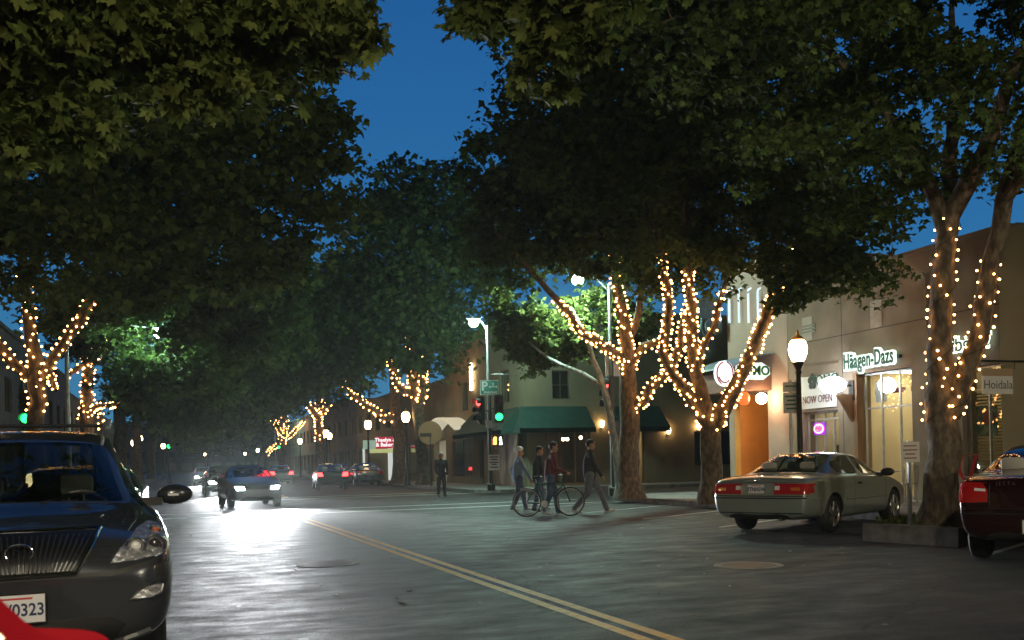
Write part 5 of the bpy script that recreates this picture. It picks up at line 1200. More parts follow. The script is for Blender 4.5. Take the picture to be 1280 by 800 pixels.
# cafe table with two chairs in front of the ice cream shop
def cafe_chair(label, loc, rz):
    t = thing('cafe_chair', label, 'chair', loc, rz, group='metal cafe chairs on the pavement'); m_ = GALV
    mb = MB(); mb.box(-0.2, -0.2, 0.44, 0.2, 0.2, 0.465, bev=0.01); mb.build('seat', m_, t)
    for sx in (-1, 1):
        for sy in (-1, 1):
            mb = MB(); mb.tube([(sx*0.18, sy*0.18, 0.44), (sx*0.21, sy*0.22, 0)], 0.013, 8); mb.build('leg', m_, t)
    mb = MB(); pts = [(-0.2, -0.19, 0.44), (-0.2, -0.23, 0.8), (-0.14, -0.25, 0.88), (0.14, -0.25, 0.88), (0.2, -0.23, 0.8), (0.2, -0.19, 0.44)]; mb.tube(pts, 0.013, 8)
    for k in range(4): x = -0.12+0.08*k; mb.tube([(x, -0.2, 0.46), (x, -0.245, 0.87)], 0.008, 6)
    mb.build('backrest', m_, t); return t
tp = hitx(1106, 610, 16.4); tp.z = 0.14
t = thing('cafe_table', 'round metal cafe table outside the ice cream shop', 'table', tuple(tp))
mb = MB(); mb.lathe([(0, 0.72), (0.36, 0.72), (0.36, 0.745), (0, 0.745)], 26); mb.build('table_top', GALV, t)
mb = MB(); mb.lathe([(0.22, 0), (0.22, 0.02), (0.04, 0.05), (0.03, 0.715)], 14); mb.build('pedestal', IRON, t, smooth=True)
cafe_chair('metal cafe chair right of the round table by the shop window', (tp.x-0.05, tp.y-0.75, 0.14), R(0))
cafe_chair('metal cafe chair left of the round table by the shop window', (tp.x+0.05, tp.y+0.78, 0.14), R(180))
# red folding stand behind the planter tree
rp = hitx(1199, 610, 16.3); t = thing('folding_stand', 'red crossed-leg folding stand on the pavement behind the planter tree', 'stand', (rp.x, rp.y, 0.14))
mb = MB()
for x in (-0.2, 0.2):
    mb.tube([(x, -0.32, 0), (x, -0.12, 0.45), (x, 0.12, 0.62), (x, 0.30, 1.12)], 0.035, 8); mb.tube([(x, 0.32, 0), (x, 0.10, 0.45), (x, -0.12, 0.62), (x, -0.30, 1.12)], 0.035, 8)
mb.build('cross_frame', REDM, t, smooth=True)
mb = MB(); mb.box(-0.22, -0.33, 1.10, 0.22, 0.33, 1.14, bev=0.01); mb.build('top', WOODB, t)
# ------------------------------------------------------------------ cars
def paint(name, c, c2=None, rough=0.25, metal=0.5):
    return mat(name, c, rough, metal, c2=c2, scale=1.5, coat=1.0, spec=0.6)
def recalc(me):
    bm = bmesh.new(); bm.from_mesh(me); bmesh.ops.recalc_face_normals(bm, faces=bm.faces); bm.to_mesh(me); bm.free()
LAMPM = mat('headlamp_reflector', (0.55, 0.56, 0.58), 0.18, 0.8, c2=(0.9, 0.9, 0.92), scale=30, lo=0.45, hi=0.6, bump=1.0, bscale=30)
TAILM = mat('tail_lamp_red', (0.40, 0.010, 0.012), 0.12, coat=1.0, em=(1.0, 0.03, 0.02), es=0.0)
TAILD = mat('tail_lamp_dark', (0.16, 0.006, 0.01), 0.12, coat=1.0)
AMB = mat('amber_lens', (0.6, 0.16, 0.02), 0.15, coat=1.0)
CLEARL = mat('clear_lens', (0.75, 0.75, 0.75), 0.08, coat=1.0)
SEATM = mat('grey_leather', (0.36, 0.34, 0.30), 0.6)
RIMM = mat('alloy_rim', (0.55, 0.55, 0.52), 0.28, 0.9)
UNDER = mat('underbody', (0.012, 0.012, 0.012), 0.9)
HEADON = mat_em('headlight_on', (0.95, 0.98, 1.0), 260)
TAILON = mat_em('tail_light_on', (1.0, 0.03, 0.03), 10)

def car(name, label, st, wheels, pmat, loc, rz, win, wr=0.33, tread=0.77, group=None, glass=GLASSC, runs=((5, 6), (7, 8, 9)), interior=True, wt=0.22, spokes=5, steer=0.0, arch=1.13):
    """st: stations rear->front (x, zbottom, zbelt, ztop, wsill, wbelt, wtop); win: {(i): kind} faces between station i and i+1"""
    root = thing(name, label, 'car', loc, rz, group)
    rows = 9; bm = bmesh.new(); ring_ = []
    for (x, zb, zl, zt_, ws, wl, wt_) in st:
        cabin = zt_-zl > 0.22
        zm = zb+(zl-zb)*0.55
        pr = [(0, zb), (ws*0.8, zb), (ws, zb+0.07), (max(ws, wl)+0.015, zm), (wl, zl-0.03), (wl-0.06, zl+0.012),
              (wt_, zt_-0.05 if cabin else zl+(zt_-zl)*0.55), (wt_*0.72, zt_-0.008 if cabin else zl+(zt_-zl)*0.85), (0, zt_)]
        Lr = [bm.verts.new((x, y, z)) for y, z in pr]
        Rr = [Lr[0]]+[bm.verts.new((x, -y, z)) for y, z in pr[1:-1]]+[Lr[-1]]
        ring_.append((Lr, Rr))
    wins = []
    for i in range(len(st)-1):
        for side in (0, 1):
            A, B_ = ring_[i][side], ring_[i+1][side]
            for k in range(rows-1):
                vs = [A[k], B_[k], B_[k+1], A[k+1]]
                if side: vs = vs[::-1]
                f = bm.faces.new(vs); f.material_index = 0
                kind = win.get(i)
                if k == 5:
                    for ri, rn in enumerate(runs):
                        if i in rn: wins.append((f, 2, (ri, side)))
                if kind == 'rear' and k in (6, 7): wins.append((f, 3, None))
                if kind == 'front' and k in (6, 7): wins.append((f, 1, None))
                if kind == 'sidetri' and k == 5: pass
                if k in (0,): f.material_index = 4
    for e, (Lr, Rr) in ((0, ring_[0]), (1, ring_[-1])):
        for k in range(rows-1):
            a = [Lr[k], Lr[k+1], Rr[k+1], Rr[k]]; a = list(dict.fromkeys(a))
            if e: a = a[::-1]
            try: bm.faces.new(a)
            except ValueError: pass
    bmesh.ops.recalc_face_normals(bm, faces=bm.faces)
    # join front/rear glass halves into regions and inset them for frames
    for kind in (1, 3):
        fs = [f for f, k, r_ in wins if k == kind]
        if fs:
            bmesh.ops.inset_region(bm, faces=fs, thickness=0.045, use_boundary=True, use_even_offset=True)
            for f in fs: f.material_index = kind
    for key in sorted(set(r_ for f, k, r_ in wins if k == 2)):
        fs = [f for f, k, r_ in wins if k == 2 and r_ == key]
        bmesh.ops.inset_region(bm, faces=fs, thickness=0.032, use_boundary=True, use_even_offset=True)
        for f in fs: f.material_index = 2
    cl = bm.edges.layers.float.get('crease_edge') or bm.edges.layers.float.new('crease_edge')
    for e in bm.edges:
        ms = {f.material_index for f in e.link_faces}
        if len(ms) > 1 and ms & {1, 2, 3}: e[cl] = 1.0
    cv = bm.verts.layers.float.get('crease_vert') or bm.verts.layers.float.new('crease_vert')
    for v in bm.verts:
        gf = [f for f in v.link_faces if f.material_index in (1, 2, 3)]
        if len(gf) == 1: v[cv] = 0.85
    me = bpy.data.meshes.new('body'); bm.to_mesh(me); bm.free()
    o = bpy.data.objects.new('tmpbody', me); COL.objects.link(o)
    for m_ in (pmat, glass, glass, glass, UNDER, UNDER): me.materials.append(m_)
    s = o.modifiers.new('s', 'SUBSURF'); s.levels = 3; s.render_levels = 3
    cut = MB()
    for wx in wheels:
        for sd in (-1, 1):
            cut.lathe([(wr*arch, -0.30), (wr*arch, 0.30)], 40, 0, Matrix.Translation((wx, sd*(tread+0.12), wr)) @ Matrix.Rotation(math.pi/2, 4, 'X'))
    co = cut.build('tmpcut', UNDER)
    co.data.materials.clear()
    for m_ in (UNDER,)*6: co.data.materials.append(m_)
    co.data.polygons.foreach_set('material_index', [5]*len(co.data.polygons)); recalc(co.data)
    b_ = o.modifiers.new('b', 'BOOLEAN'); b_.operation = 'DIFFERENCE'; b_.object = co; b_.solver = 'EXACT'
    dg = bpy.context.evaluated_depsgraph_get(); ev = o.evaluated_get(dg); full = bpy.data.meshes.new_from_object(ev)
    bpy.data.objects.remove(o); bpy.data.objects.remove(co)
    parts = {'body': (0, 4, 5), 'windshield': (1,), 'side_window': (2,), 'rear_window': (3,)}
    objs = {}
    for nm, idx in parts.items():
        bm = bmesh.new(); bm.from_mesh(full)
        dl = [f for f in bm.faces if f.material_index not in idx]; bmesh.ops.delete(bm, geom=dl, context='FACES')
        if not bm.faces: bm.free(); continue
        mp = {v: i for i, v in enumerate(sorted(set(f.material_index for f in bm.faces)))}
        groups = [(None, bm)]
        if nm == 'side_window':   # each pane a part of its own
            seen = set(); groups = []
            bm.faces.ensure_lookup_table()
            for f0 in bm.faces:
                if f0.index in seen: continue
                stack = [f0]; isl = []
                while stack:
                    f = stack.pop()
                    if f.index in seen: continue
                    seen.add(f.index); isl.append(f)
                    for e in f.edges:
                        for g_ in e.link_faces:
                            if g_.index not in seen: stack.append(g_)
                vs = {}; V = []; FF = []
                for f in isl:
                    ff = []
                    for v in f.verts:
                        if v.index not in vs: vs[v.index] = len(V); V.append(v.co.copy())
                        ff.append(vs[v.index])
                    FF.append(ff)
                mb = MB(); mb.add(V, FF); mb.build('side_window', glass, root, smooth=True)
            bm.free(); continue
        for f in bm.faces: f.smooth = True; f.material_index = {0: 0, 4: 1, 5: 2}.get(f.material_index, 0) if nm == 'body' else 0
        m2 = bpy.data.meshes.new(nm); bm.to_mesh(m2); bm.free()
        for m_ in ((pmat, UNDER, UNDER) if nm == 'body' else (glass,)): m2.materials.append(m_)
        try: m2.set_sharp_from_angle(angle=R(50))
        except Exception: pass
        oo = bpy.data.objects.new(nm, m2); COL.objects.link(oo); oo.parent = root; objs[nm] = oo
    bmh = bmesh.new(); bmh.from_mesh(full); bvh = BVHTree.FromBMesh(bmh); bmh.free()
    # wheels
    for wx in wheels:
        for sd in (-1, 1):
            M = Matrix.Translation((wx, sd*tread, wr)) @ Matrix.Rotation(steer if wx == max(wheels) else 0, 4, 'Z') @ Matrix.Rotation(-sd*math.pi/2, 4, 'X')
            mb = MB(); h = wt/2
            mb.lathe([(wr*0.62, -h*0.7), (wr*0.66, -h*0.95), (wr*0.85, -h), (wr*0.96, -h*0.8), (wr, -h*0.4), (wr, h*0.4), (wr*0.96, h*0.8), (wr*0.85, h), (wr*0.66, h*0.95), (wr*0.62, h*0.7)], 32, 0, M)
            wo = mb.build('wheel', RUBBER, root, smooth=True, fix=True)
            mb = MB(); mb.lathe([(0.0, h*0.2), (wr*0.60, h*0.2), (wr*0.61, h*0.8), (wr*0.66, h*0.98), (wr*0.68, h*0.9), (wr*0.64, h*0.6), (wr*0.63, -h*0.5), (0, -h*0.5)], 32, 0, M)
            hub = [(0, h*0.9), (wr*0.13, h*0.86), (wr*0.15, h*0.5)]; mb.lathe(hub[::-1], 14, 0, M)
            for k in range(spokes):
                a = 2*math.pi*k/spokes; c_, s_ = math.cos(a), math.sin(a)
                def q(r, t_, z): return M @ Vector((c_*r-s_*t_, s_*r+c_*t_, z))
                mb.add([q(wr*0.1, -0.035, h*0.55), q(wr*0.1, 0.035, h*0.55), q(wr*0.62, 0.05, h*0.7), q(wr*0.62, -0.05, h*0.7), q(wr*0.1, -0.03, h*0.85), q(wr*0.1, 0.03, h*0.85), q(wr*0.62, 0.04, h*0.86), q(wr*0.62, -0.04, h*0.86)],
                       [(4, 5, 6, 7), (0, 1, 5, 4), (1, 2, 6, 5), (2, 3, 7, 6), (3, 0, 4, 7)])
            mb.build('rim', RIMM, wo, smooth=True, fix=True)
    if interior:
        cab = [s for s in st if s[3]-s[2] > 0.22]; xm = (cab[0][0]+cab[-1][0])/2
        mb = MB(); zb = st[len(st)//2][1]+0.05; mb.box(cab[0][0]-0.4, -0.7, zb+0.15, cab[-1][0]+0.7, 0.7, zb+0.2)
        mb.build('cabin_floor', DARK, root)
        for sx in (xm+0.25, xm-0.75):
            for sy in (-0.36, 0.36):
                so = thing_seat(root, (sx, sy, zb+0.25), st[len(st)//2][2])
        wsx = cab[-1][0]+0.15; mb = MB()
        mb.box(wsx+0.15, -0.68, st[len(st)//2][2]-0.28, wsx+0.75, 0.68, st[len(st)//2][2]-0.03, bev=0.04); mb.build('dashboard', DARK, root, smooth=True)
        mb = MB(); M = Matrix.Translation((wsx-0.02, 0.36, st[len(st)//2][2]-0.02)) @ Matrix.Rotation(R(-65), 4, 'Y')
        pts = [M @ Vector((0.19*math.cos(t), 0.19*math.sin(t), 0)) for t in [2*math.pi*k/24 for k in range(25)]]; mb.tube(pts, 0.016, 8, cap=False)
        mb.tube([M @ Vector((0, -0.18, 0)), M @ Vector((0, 0.18, 0))], 0.018, 6); mb.tube([M @ Vector((0, 0, 0)), M @ Vector((0.18, 0, 0))], 0.018, 6); mb.tube([M @ Vector((0, 0, 0)), M @ Vector((0, 0, -0.3))], 0.03, 8)
        mb.build('steering_wheel', DARK, root, smooth=True)
    return root, bvh, objs
def thing_seat(root, p, belt):
    x, y, z = p; mb = MB(); top = belt+0.02
    mb.box(x-0.25, y-0.25, z, x+0.28, y+0.25, z+0.16, bev=0.05); mb.box(x-0.34, y-0.24, z+0.1, x-0.2, y+0.24, top, bev=0.06)
    o = mb.build('seat', SEATM, root, smooth=True)
    mb = MB(); mb.box(x-0.37, y-0.14, top+0.06, x-0.26, y+0.14, top+0.25, bev=0.05)
    mb.tube([(x-0.3, y-0.06, top-0.04), (x-0.31, y-0.06, top+0.1)], 0.008, 6); mb.tube([(x-0.3, y+0.06, top-0.04), (x-0.31, y+0.06, top+0.1)], 0.008, 6); mb.build('headrest', SEATM, o, smooth=True)
    return o
def patch(root, bvh, name, poly, mt, frm='rear', off=0.006, th=0.02, parent=None, res=0.05, lead=4.0):
    """a panel of outline poly=(lateral y, height z) laid onto the body seen from the given end; from 'left'/'right' poly=(x, z)"""
    bm = bmesh.new(); f = bm.faces.new([bm.verts.new((p[0], p[1], 0)) for p in poly])
    bmesh.ops.triangulate(bm, faces=bm.faces[:])
    for _ in range(5):
        es = [e for e in bm.edges if e.calc_length() > res]
        if not es: break
        bmesh.ops.subdivide_edges(bm, edges=es, cuts=1, use_grid_fill=False); bmesh.ops.triangulate(bm, faces=bm.faces[:])
    dirs = {'rear': Vector((1, 0, 0)), 'front': Vector((-1, 0, 0)), 'left': Vector((0, -1, 0)), 'right': Vector((0, 1, 0)), 'top': Vector((0, 0, -1))}[frm]
    V = []; 
    for v in bm.verts:
        a, b_ = v.co.x, v.co.y
        o = {'rear': Vector((-lead, a, b_)), 'front': Vector((lead, a, b_)), 'left': Vector((a, lead, b_)), 'right': Vector((a, -lead, b_)), 'top': Vector((a, b_, lead))}[frm]
        h, nrm, _, _ = bvh.ray_cast(o, dirs)
        if h is None: h = None
        V.append((h, nrm))
    ok = [h for h, _ in V if h is not None]
    if not ok: bm.free(); return None
    P = []
    for (h, nrm), v in zip(V, bm.verts):
        if h is None:
            a, b_ = v.co.x, v.co.y; near = min(ok, key=lambda q: (q.y-a)**2+(q.z-b_)**2 if frm in ('rear', 'front') else (q.x-a)**2+(q.z-b_)**2)
            h = near.copy(); nrm = -dirs
        P.append((h, nrm if nrm.dot(dirs) < 0 else -nrm))
    bm.verts.index_update(); n = len(P)
    top = [h+n_*off for h, n_ in P]; bot = [h+n_*(off-th) for h, n_ in P]
    fs = [[v.index for v in f.verts] for f in bm.faces]
    be = [(e.verts[0].index, e.verts[1].index) for e in bm.edges if len(e.link_faces) == 1]
    bm.free()
    mb = MB(); mb.add(top+bot, fs+[[n+i for i in f][::-1] for f in fs]+[[a, b_, n+b_, n+a] for a, b_ in be])
    return mb.build(name, mt, parent or root, smooth=True, fix=True)
def seam(root, bvh, name, pts, r=0.004, mt=DARK, frm='left', lead=4.0, off=0.0, parent=None):
    d = {'rear': Vector((1, 0, 0)), 'front': Vector((-1, 0, 0)), 'left': Vector((0, -1, 0)), 'right': Vector((0, 1, 0)), 'top': Vector((0, 0, -1))}[frm]
    P = []
    Q = []
    for (a0, b0), (a1, b1) in zip(pts[:-1], pts[1:]):
        k = max(1, int(math.hypot(a1-a0, b1-b0)/0.06))
        Q += [(a0+(a1-a0)*i/k, b0+(b1-b0)*i/k) for i in range(k)]
    Q.append(pts[-1])
    for a, b_ in Q:
        o = {'rear': Vector((-lead, a, b_)), 'front': Vector((lead, a, b_)), 'left': Vector((a, lead, b_)), 'right': Vector((a, -lead, b_)), 'top': Vector((a, b_, lead))}[frm]
        h, nrm, _, _ = bvh.ray_cast(o, d)
        if h is not None: P.append(h+nrm*off*(1 if nrm.dot(d) < 0 else -1))
    if len(P) < 2: return
    mb = MB(); mb.tube(P, r, 6); return mb.build(name, mt, parent or root)
def mirror(root, x, y, z, s, mt, sc=1.0):
    mb = MB(); mb.ball((x, y+s*0.1, z), 0.13*sc, sc=(0.55, 1.05, 0.62), seg=16); o = mb.build('wing_mirror', mt, root, smooth=True)
    mb = MB(); mb.box(x-0.03, min(y-s*0.2, y), z-0.08, x+0.06, max(y-s*0.2, y), z-0.02); mb.build('mirror_arm', DARK, o)
    return o
def ellipse(cy_, cz_, a, b_, n=20): return [(cy_+a*math.cos(2*math.pi*k/n), cz_+b_*math.sin(2*math.pi*k/n)) for k in range(n)]
def plate(root, M, s, w=0.305, h=0.152):
    mb = MB(); rect(mb, -w/2, -h/2, w/2, h/2, 0, 0.006, M); o = mb.build('licence_plate', mat('plate_white', (0.72, 0.72, 0.74), 0.5), root)
    text_obj('plate_number', s, h*0.62, mat('plate_blue', (0.02, 0.03, 0.10), 0.5), o, M @ Matrix.Translation((0, -h*0.06, 0.008)) @ Matrix.Diagonal((w/h*0.42, 1, 1, 1)), extrude=0.001, offset=0.002)
    mb = MB(); rect(mb, -w*0.3, h*0.33, w*0.3, h*0.40, 0.0065, 0.0075, M); mb.build('plate_script', mat('plate_red', (0.5, 0.04, 0.05), 0.5), o)
    mb = MB()
    for (a, b_, c_, d_) in ((-w/2-0.008, -h/2-0.008, w/2+0.008, -h/2), (-w/2-0.008, h/2, w/2+0.008, h/2+0.008), (-w/2-0.008, -h/2, -w/2, h/2), (w/2, -h/2, w/2+0.008, h/2)): rect(mb, a, b_, c_, d_, 0, 0.009, M)
    mb.build('plate_frame', CHROME, o)
    return o

# ---- dark grey SUV (front towards the camera)
SUVP = paint('suv_graphite_paint', (0.045, 0.050, 0.060), (0.055, 0.060, 0.070), 0.25, 0.5)
st = [(-2.36, 0.50, 0.80, 0.86, 0.70, 0.76, 0.55), (-2.30, 0.34, 0.98, 1.08, 0.82, 0.86, 0.62), (-2.15, 0.30, 1.04, 1.30, 0.86, 0.885, 0.60), (-1.75, 0.28, 1.06, 1.64, 0.88, 0.90, 0.57),
      (-1.1, 0.28, 1.06, 1.69, 0.89, 0.915, 0.60), (-0.3, 0.28, 1.05, 1.70, 0.89, 0.915, 0.61), (0.10, 0.28, 1.05, 1.68, 0.89, 0.915, 0.60), (0.45, 0.28, 1.05, 1.60, 0.89, 0.91, 0.60),
      (0.95, 0.28, 1.06, 1.33, 0.89, 0.905, 0.64), (1.30, 0.28, 1.05, 1.12, 0.89, 0.90, 0.70), (1.70, 0.28, 1.00, 1.08, 0.89, 0.90, 0.64), (2.10, 0.27, 0.92, 1.00, 0.87, 0.885, 0.56), (2.27, 0.26, 0.84, 0.92, 0.82, 0.84, 0.52), (2.37, 0.30, 0.74, 0.82, 0.70, 0.72, 0.45), (2.40, 0.40, 0.66, 0.72, 0.58, 0.60, 0.40)]
yaw = R(6.0); nose = Vector((-0.90, 6.33, 0))
hd = Vector((math.sin(yaw), -math.cos(yaw), 0))
ctr = nose-hd*2.38
rzS = math.atan2(hd.y, hd.x)
suv, sb, so = car('parked_suv', 'dark grey metallic SUV parked at the left kerb facing the camera', st, (-1.36, 1.38), SUVP, tuple(ctr), rzS,
                  {1: 'rear', 2: 'rear', 7: 'front', 8: 'front'}, runs=((3,), (4,), (5, 6, 7, 8)), wr=0.355, tread=0.79, steer=R(-4))
# grille
g0 = [(-0.44, 0.965), (-0.30, 0.742), (0.30, 0.742), (0.44, 0.965)]
patch(suv, sb, 'grille', g0, mat('grille_black', (0.006, 0.006, 0.007), 0.4), 'front', off=0.012, res=0.06)
bars = None
mb = MB()
for k in range(-12, 13):
    f_ = k/12.5; ptsb = []
    for t_ in (0, 0.25, 0.5, 0.75, 1):
        y = f_*(0.29+(0.42-0.29)*t_); z = 0.748+(0.955-0.748)*t_; h, nn, _, _ = sb.ray_cast(Vector((4, y, z)), Vector((-1, 0, 0)))
        if h: ptsb.append(h+Vector((0.022, 0, 0)))
    if len(ptsb) > 2: mb.tube(ptsb, 0.0055, 6)
mb.build('grille_bars', mat('grille_bar_grey', (0.20, 0.20, 0.21), 0.3, 0.9), suv)
for pts_, r_ in (([(-0.46, 0.975), (0.46, 0.975)], 0.012), ([(-0.46, 0.975), (-0.31, 0.732)], 0.010), ([(0.46, 0.975), (0.31, 0.732)], 0.010), ([(-0.31, 0.730), (0.31, 0.730)], 0.016)):
    seam(suv, sb, 'chrome_trim', pts_, r_, CHROME, 'front', off=0.012)
# oval emblem with an L stroke
h, nn, _, _ = sb.ray_cast(Vector((4, 0, 0.86)), Vector((-1, 0, 0)))
ex = h.x+0.035
mb = MB(); mb.tube([(ex, 0.075*math.cos(t), 0.865+0.052*math.sin(t)) for t in [2*math.pi*k/30 for k in range(31)]], 0.007, 8, cap=False)
mb.tube([(ex, -0.035, 0.905), (ex, 0.022, 0.850), (ex, -0.05, 0.846)], [0.004, 0.010, 0.007], 8)
mb.build('emblem', CHROME, suv, smooth=True)
for s in (1, -1):
    hp_ = [(s*y, z) for y, z in ((0.50, 0.775), (0.56, 0.855), (0.68, 0.965), (0.76, 1.0), (0.82, 0.985), (0.868, 0.90), (0.872, 0.835), (0.80, 0.805), (0.64, 0.785))]
    hl = patch(suv, sb, 'headlight', hp_, LAMPM, 'front', off=0.004, th=0.03, res=0.04)
    for cy0, cz0, r0, mm in ((0.655, 0.865, 0.052, 'b'), (0.775, 0.868, 0.060, 'p'), (0.795, 0.948, 0.030, 'o')):
        h, nn, _, _ = sb.ray_cast(Vector((4, s*cy0, cz0)), Vector((-1, 0, 0)))
        if h is None: continue
        x0 = h.x+0.01
        mb = MB(); mb.tube([(x0+0.012, s*cy0+r0*math.cos(t), cz0+r0*math.sin(t)) for t in [2*math.pi*k/24 for k in range(25)]], 0.012, 8, cap=False)
        mb.tube([(x0+0.004, s*cy0+r0*0.7*math.cos(t), cz0+r0*0.7*math.sin(t)) for t in [2*math.pi*k/24 for k in range(25)]], 0.005, 6, cap=False); mb.build('lamp_ring', CHROME, hl, smooth=True)
        mb = MB(); mb.ball((x0, s*cy0, cz0), r0*0.62, sc=(0.55, 1, 1), seg=16)
        mb.build('lamp_lens', {'b': CLEARL, 'p': mat('projector_lens', (0.03, 0.03, 0.035), 0.05, coat=1.0), 'o': mat('amber_bulb', (0.5, 0.10, 0.04), 0.2, coat=1.0)}[mm], hl, smooth=True)
    patch(suv, sb, 'fog_light', [(s*y, z) for y, z in ((0.60, 0.545), (0.66, 0.60), (0.76, 0.635), (0.80, 0.62), (0.79, 0.57), (0.74, 0.545))], LAMPM, 'front', off=0.008, res=0.04)
    seam(suv, sb, 'fog_trim', [(s*y, z) for y, z in ((0.60, 0.545), (0.66, 0.60), (0.76, 0.637), (0.80, 0.62), (0.79, 0.57), (0.74, 0.543), (0.60, 0.545))], 0.006, CHROME, 'front', off=0.01)
    seam(suv, sb, 'hood_seam', [(s*0.60, 1.0), (s*0.66, 1.06)], 0.004, DARK, 'front')
    seam(suv, sb, 'hood_seam', [(1.40, s*0.70), (1.8, s*0.69), (2.08, s*0.62)], 0.004, DARK, 'top')
patch(suv, sb, 'bumper_gap', [(-0.84, 0.755), (-0.5, 0.70), (0.5, 0.70), (0.84, 0.755), (0.84, 0.80), (0.5, 0.728), (-0.5, 0.728), (-0.84, 0.80)], DARK, 'front', off=0.003, th=0.01, res=0.06)
patch(suv, sb, 'lower_grille', [(-0.50, 0.30), (0.50, 0.30), (0.58, 0.40), (0.50, 0.455), (-0.50, 0.455), (-0.58, 0.40)], DARK, 'front', off=0.006, res=0.06)
seam(suv, sb, 'bumper_lip', [(-0.72, 0.345), (-0.5, 0.285), (0.5, 0.285), (0.72, 0.345)], 0.022, mat('lip_grey', (0.05, 0.055, 0.06), 0.4), 'front', off=0.01)
h, nn, _, _ = sb.ray_cast(Vector((4, 0, 0.55)), Vector((-1, 0, 0)))
plate(suv, Matrix.Translation((h.x+0.03, -0.03, 0.545)) @ Matrix.Rotation(R(90), 4, 'Z') @ Matrix.Rotation(R(90), 4, 'X'), '4JW0323', 0.33, 0.165)
for s in (1, -1):
    mo = mirror(suv, 0.86, s*0.94, 1.15, s, SUVP, 0.98)
    mb = MB(); mb.box(0.94-0.03, min(s*0.98, s*1.06), 1.14, 0.94-0.005, max(s*0.98, s*1.06), 1.158); mb.build('indicator', CLEARL, mo)
    mb = MB(); mb.tube([(-1.7, s*0.60, 1.70), (-1.5, s*0.62, 1.755), (0.0, s*0.62, 1.765), (0.22, s*0.60, 1.70)], 0.017, 8); mb.build('roof_rail', GALV, suv, smooth=True)
mb = MB(); mb.tube([(-1.1, -0.62, 1.77), (-1.1, 0.62, 1.77)], 0.016, 8); mb.build('roof_bar', DARK, suv)
mb = MB(); mb.tube([(1.28, 0.1, 1.13), (1.02, 0.6, 1.22)], 0.008, 6); mb.tube([(1.28, -0.55, 1.13), (1.10, 0.02, 1.19)], 0.008, 6); mb.build('wiper', DARK, suv)
for s, fr in ((1, 'left'), (-1, 'right')):
    for xx in (1.05, 0.05, -0.95): seam(suv, sb, 'door_seam', [(xx, 0.40), (xx, 1.03)], 0.004, DARK, fr)
    patch(suv, sb, 'lower_cladding', [(-0.95, 0.30), (0.95, 0.30), (0.95, 0.42), (-0.95, 0.42)], mat('cladding_grey', (0.03, 0.03, 0.033), 0.6), fr, off=0.008, res=0.12)
    patch(suv, sb, 'tail_light', [(-2.2, 0.95), (-2.0, 0.98), (-2.02, 1.12), (-2.2, 1.14)], TAILM, fr, off=0.006, res=0.08)

# ---- silver green coupe, rear towards the camera
SILP = paint('coupe_silver_green_paint', (0.36, 0.42, 0.385), (0.39, 0.45, 0.415), 0.28, 0.55)
st = [(-2.42, 0.36, 0.60, 0.66, 0.70, 0.74, 0.60), (-2.39, 0.30, 0.80, 0.88, 0.80, 0.82, 0.64), (-2.33, 0.26, 0.93, 0.985, 0.84, 0.855, 0.66), (-1.9, 0.24, 0.96, 1.01, 0.87, 0.885, 0.66), (-1.45, 0.22, 0.965, 1.03, 0.88, 0.90, 0.66),
      (-1.05, 0.20, 0.965, 1.24, 0.885, 0.90, 0.60), (-0.62, 0.20, 0.955, 1.375, 0.885, 0.90, 0.56), (-0.1, 0.20, 0.945, 1.40, 0.885, 0.90, 0.56), (0.30, 0.20, 0.94, 1.36, 0.885, 0.90, 0.57), (0.72, 0.20, 0.93, 1.17, 0.885, 0.895, 0.62), (1.10, 0.20, 0.92, 0.97, 0.885, 0.89, 0.68),
      (1.6, 0.20, 0.84, 0.90, 0.87, 0.88, 0.62), (2.05, 0.22, 0.74, 0.80, 0.83, 0.84, 0.58), (2.30, 0.26, 0.62, 0.68, 0.74, 0.74, 0.5), (2.36, 0.36, 0.54, 0.58, 0.62, 0.62, 0.4)]
phi = R(61); hdv = Vector((math.sin(phi), math.cos(phi), 0)); lft = Vector((-hdv.y, hdv.x, 0))
rw = at(1035, 664, 16.5); rw.z = 0
ctr = rw+lft*0.76-hdv*(-1.36)
coupe, cbv, co_ = car('parked_coupe', 'silver-green two-door coupe parked nose-in beside the planter', st, (-1.36, 1.42), SILP, tuple(ctr), math.atan2(hdv.y, hdv.x),
                      {4: 'rear', 5: 'rear', 6: 'side', 7: 'side', 8: 'front', 9: 'front'}, wr=0.325, tread=0.775, group='cars parked nose-in on the right')
for s in (1, -1):
    tl = patch(coupe, cbv, 'tail_light', [(s*y, z) for y, z in ((0.30, 0.69), (0.86, 0.69), (0.87, 0.86), (0.30, 0.87))], TAILM, 'rear', off=0.012, res=0.05)
    patch(coupe, cbv, 'reversing_light', [(s*y, z) for y, z in ((0.315, 0.76), (0.40, 0.76), (0.40, 0.83), (0.315, 0.83))], CLEARL, 'rear', off=0.02, parent=tl)
    patch(coupe, cbv, 'indicator', [(s*y, z) for y, z in ((0.60, 0.75), (0.74, 0.75), (0.74, 0.80), (0.60, 0.80))], AMB, 'rear', off=0.02, parent=tl)
    patch(coupe, cbv, 'tail_light', [(-2.36, 0.70), (-2.12, 0.71), (-2.17, 0.85), (-2.36, 0.86)], TAILM, 'left' if s > 0 else 'right', off=0.010, res=0.05)
seam(coupe, cbv, 'bumper_strip', [(-0.84, 0.625), (0.84, 0.625)], 0.012, CHROME, 'rear', off=0.004)
seam(coupe, cbv, 'bumper_gap', [(-0.85, 0.66), (0.85, 0.66)], 0.008, DARK, 'rear', off=0.002)
seam(coupe, cbv, 'lower_strip', [(-0.78, 0.375), (0.78, 0.375)], 0.010, CHROME, 'rear', off=0.004)
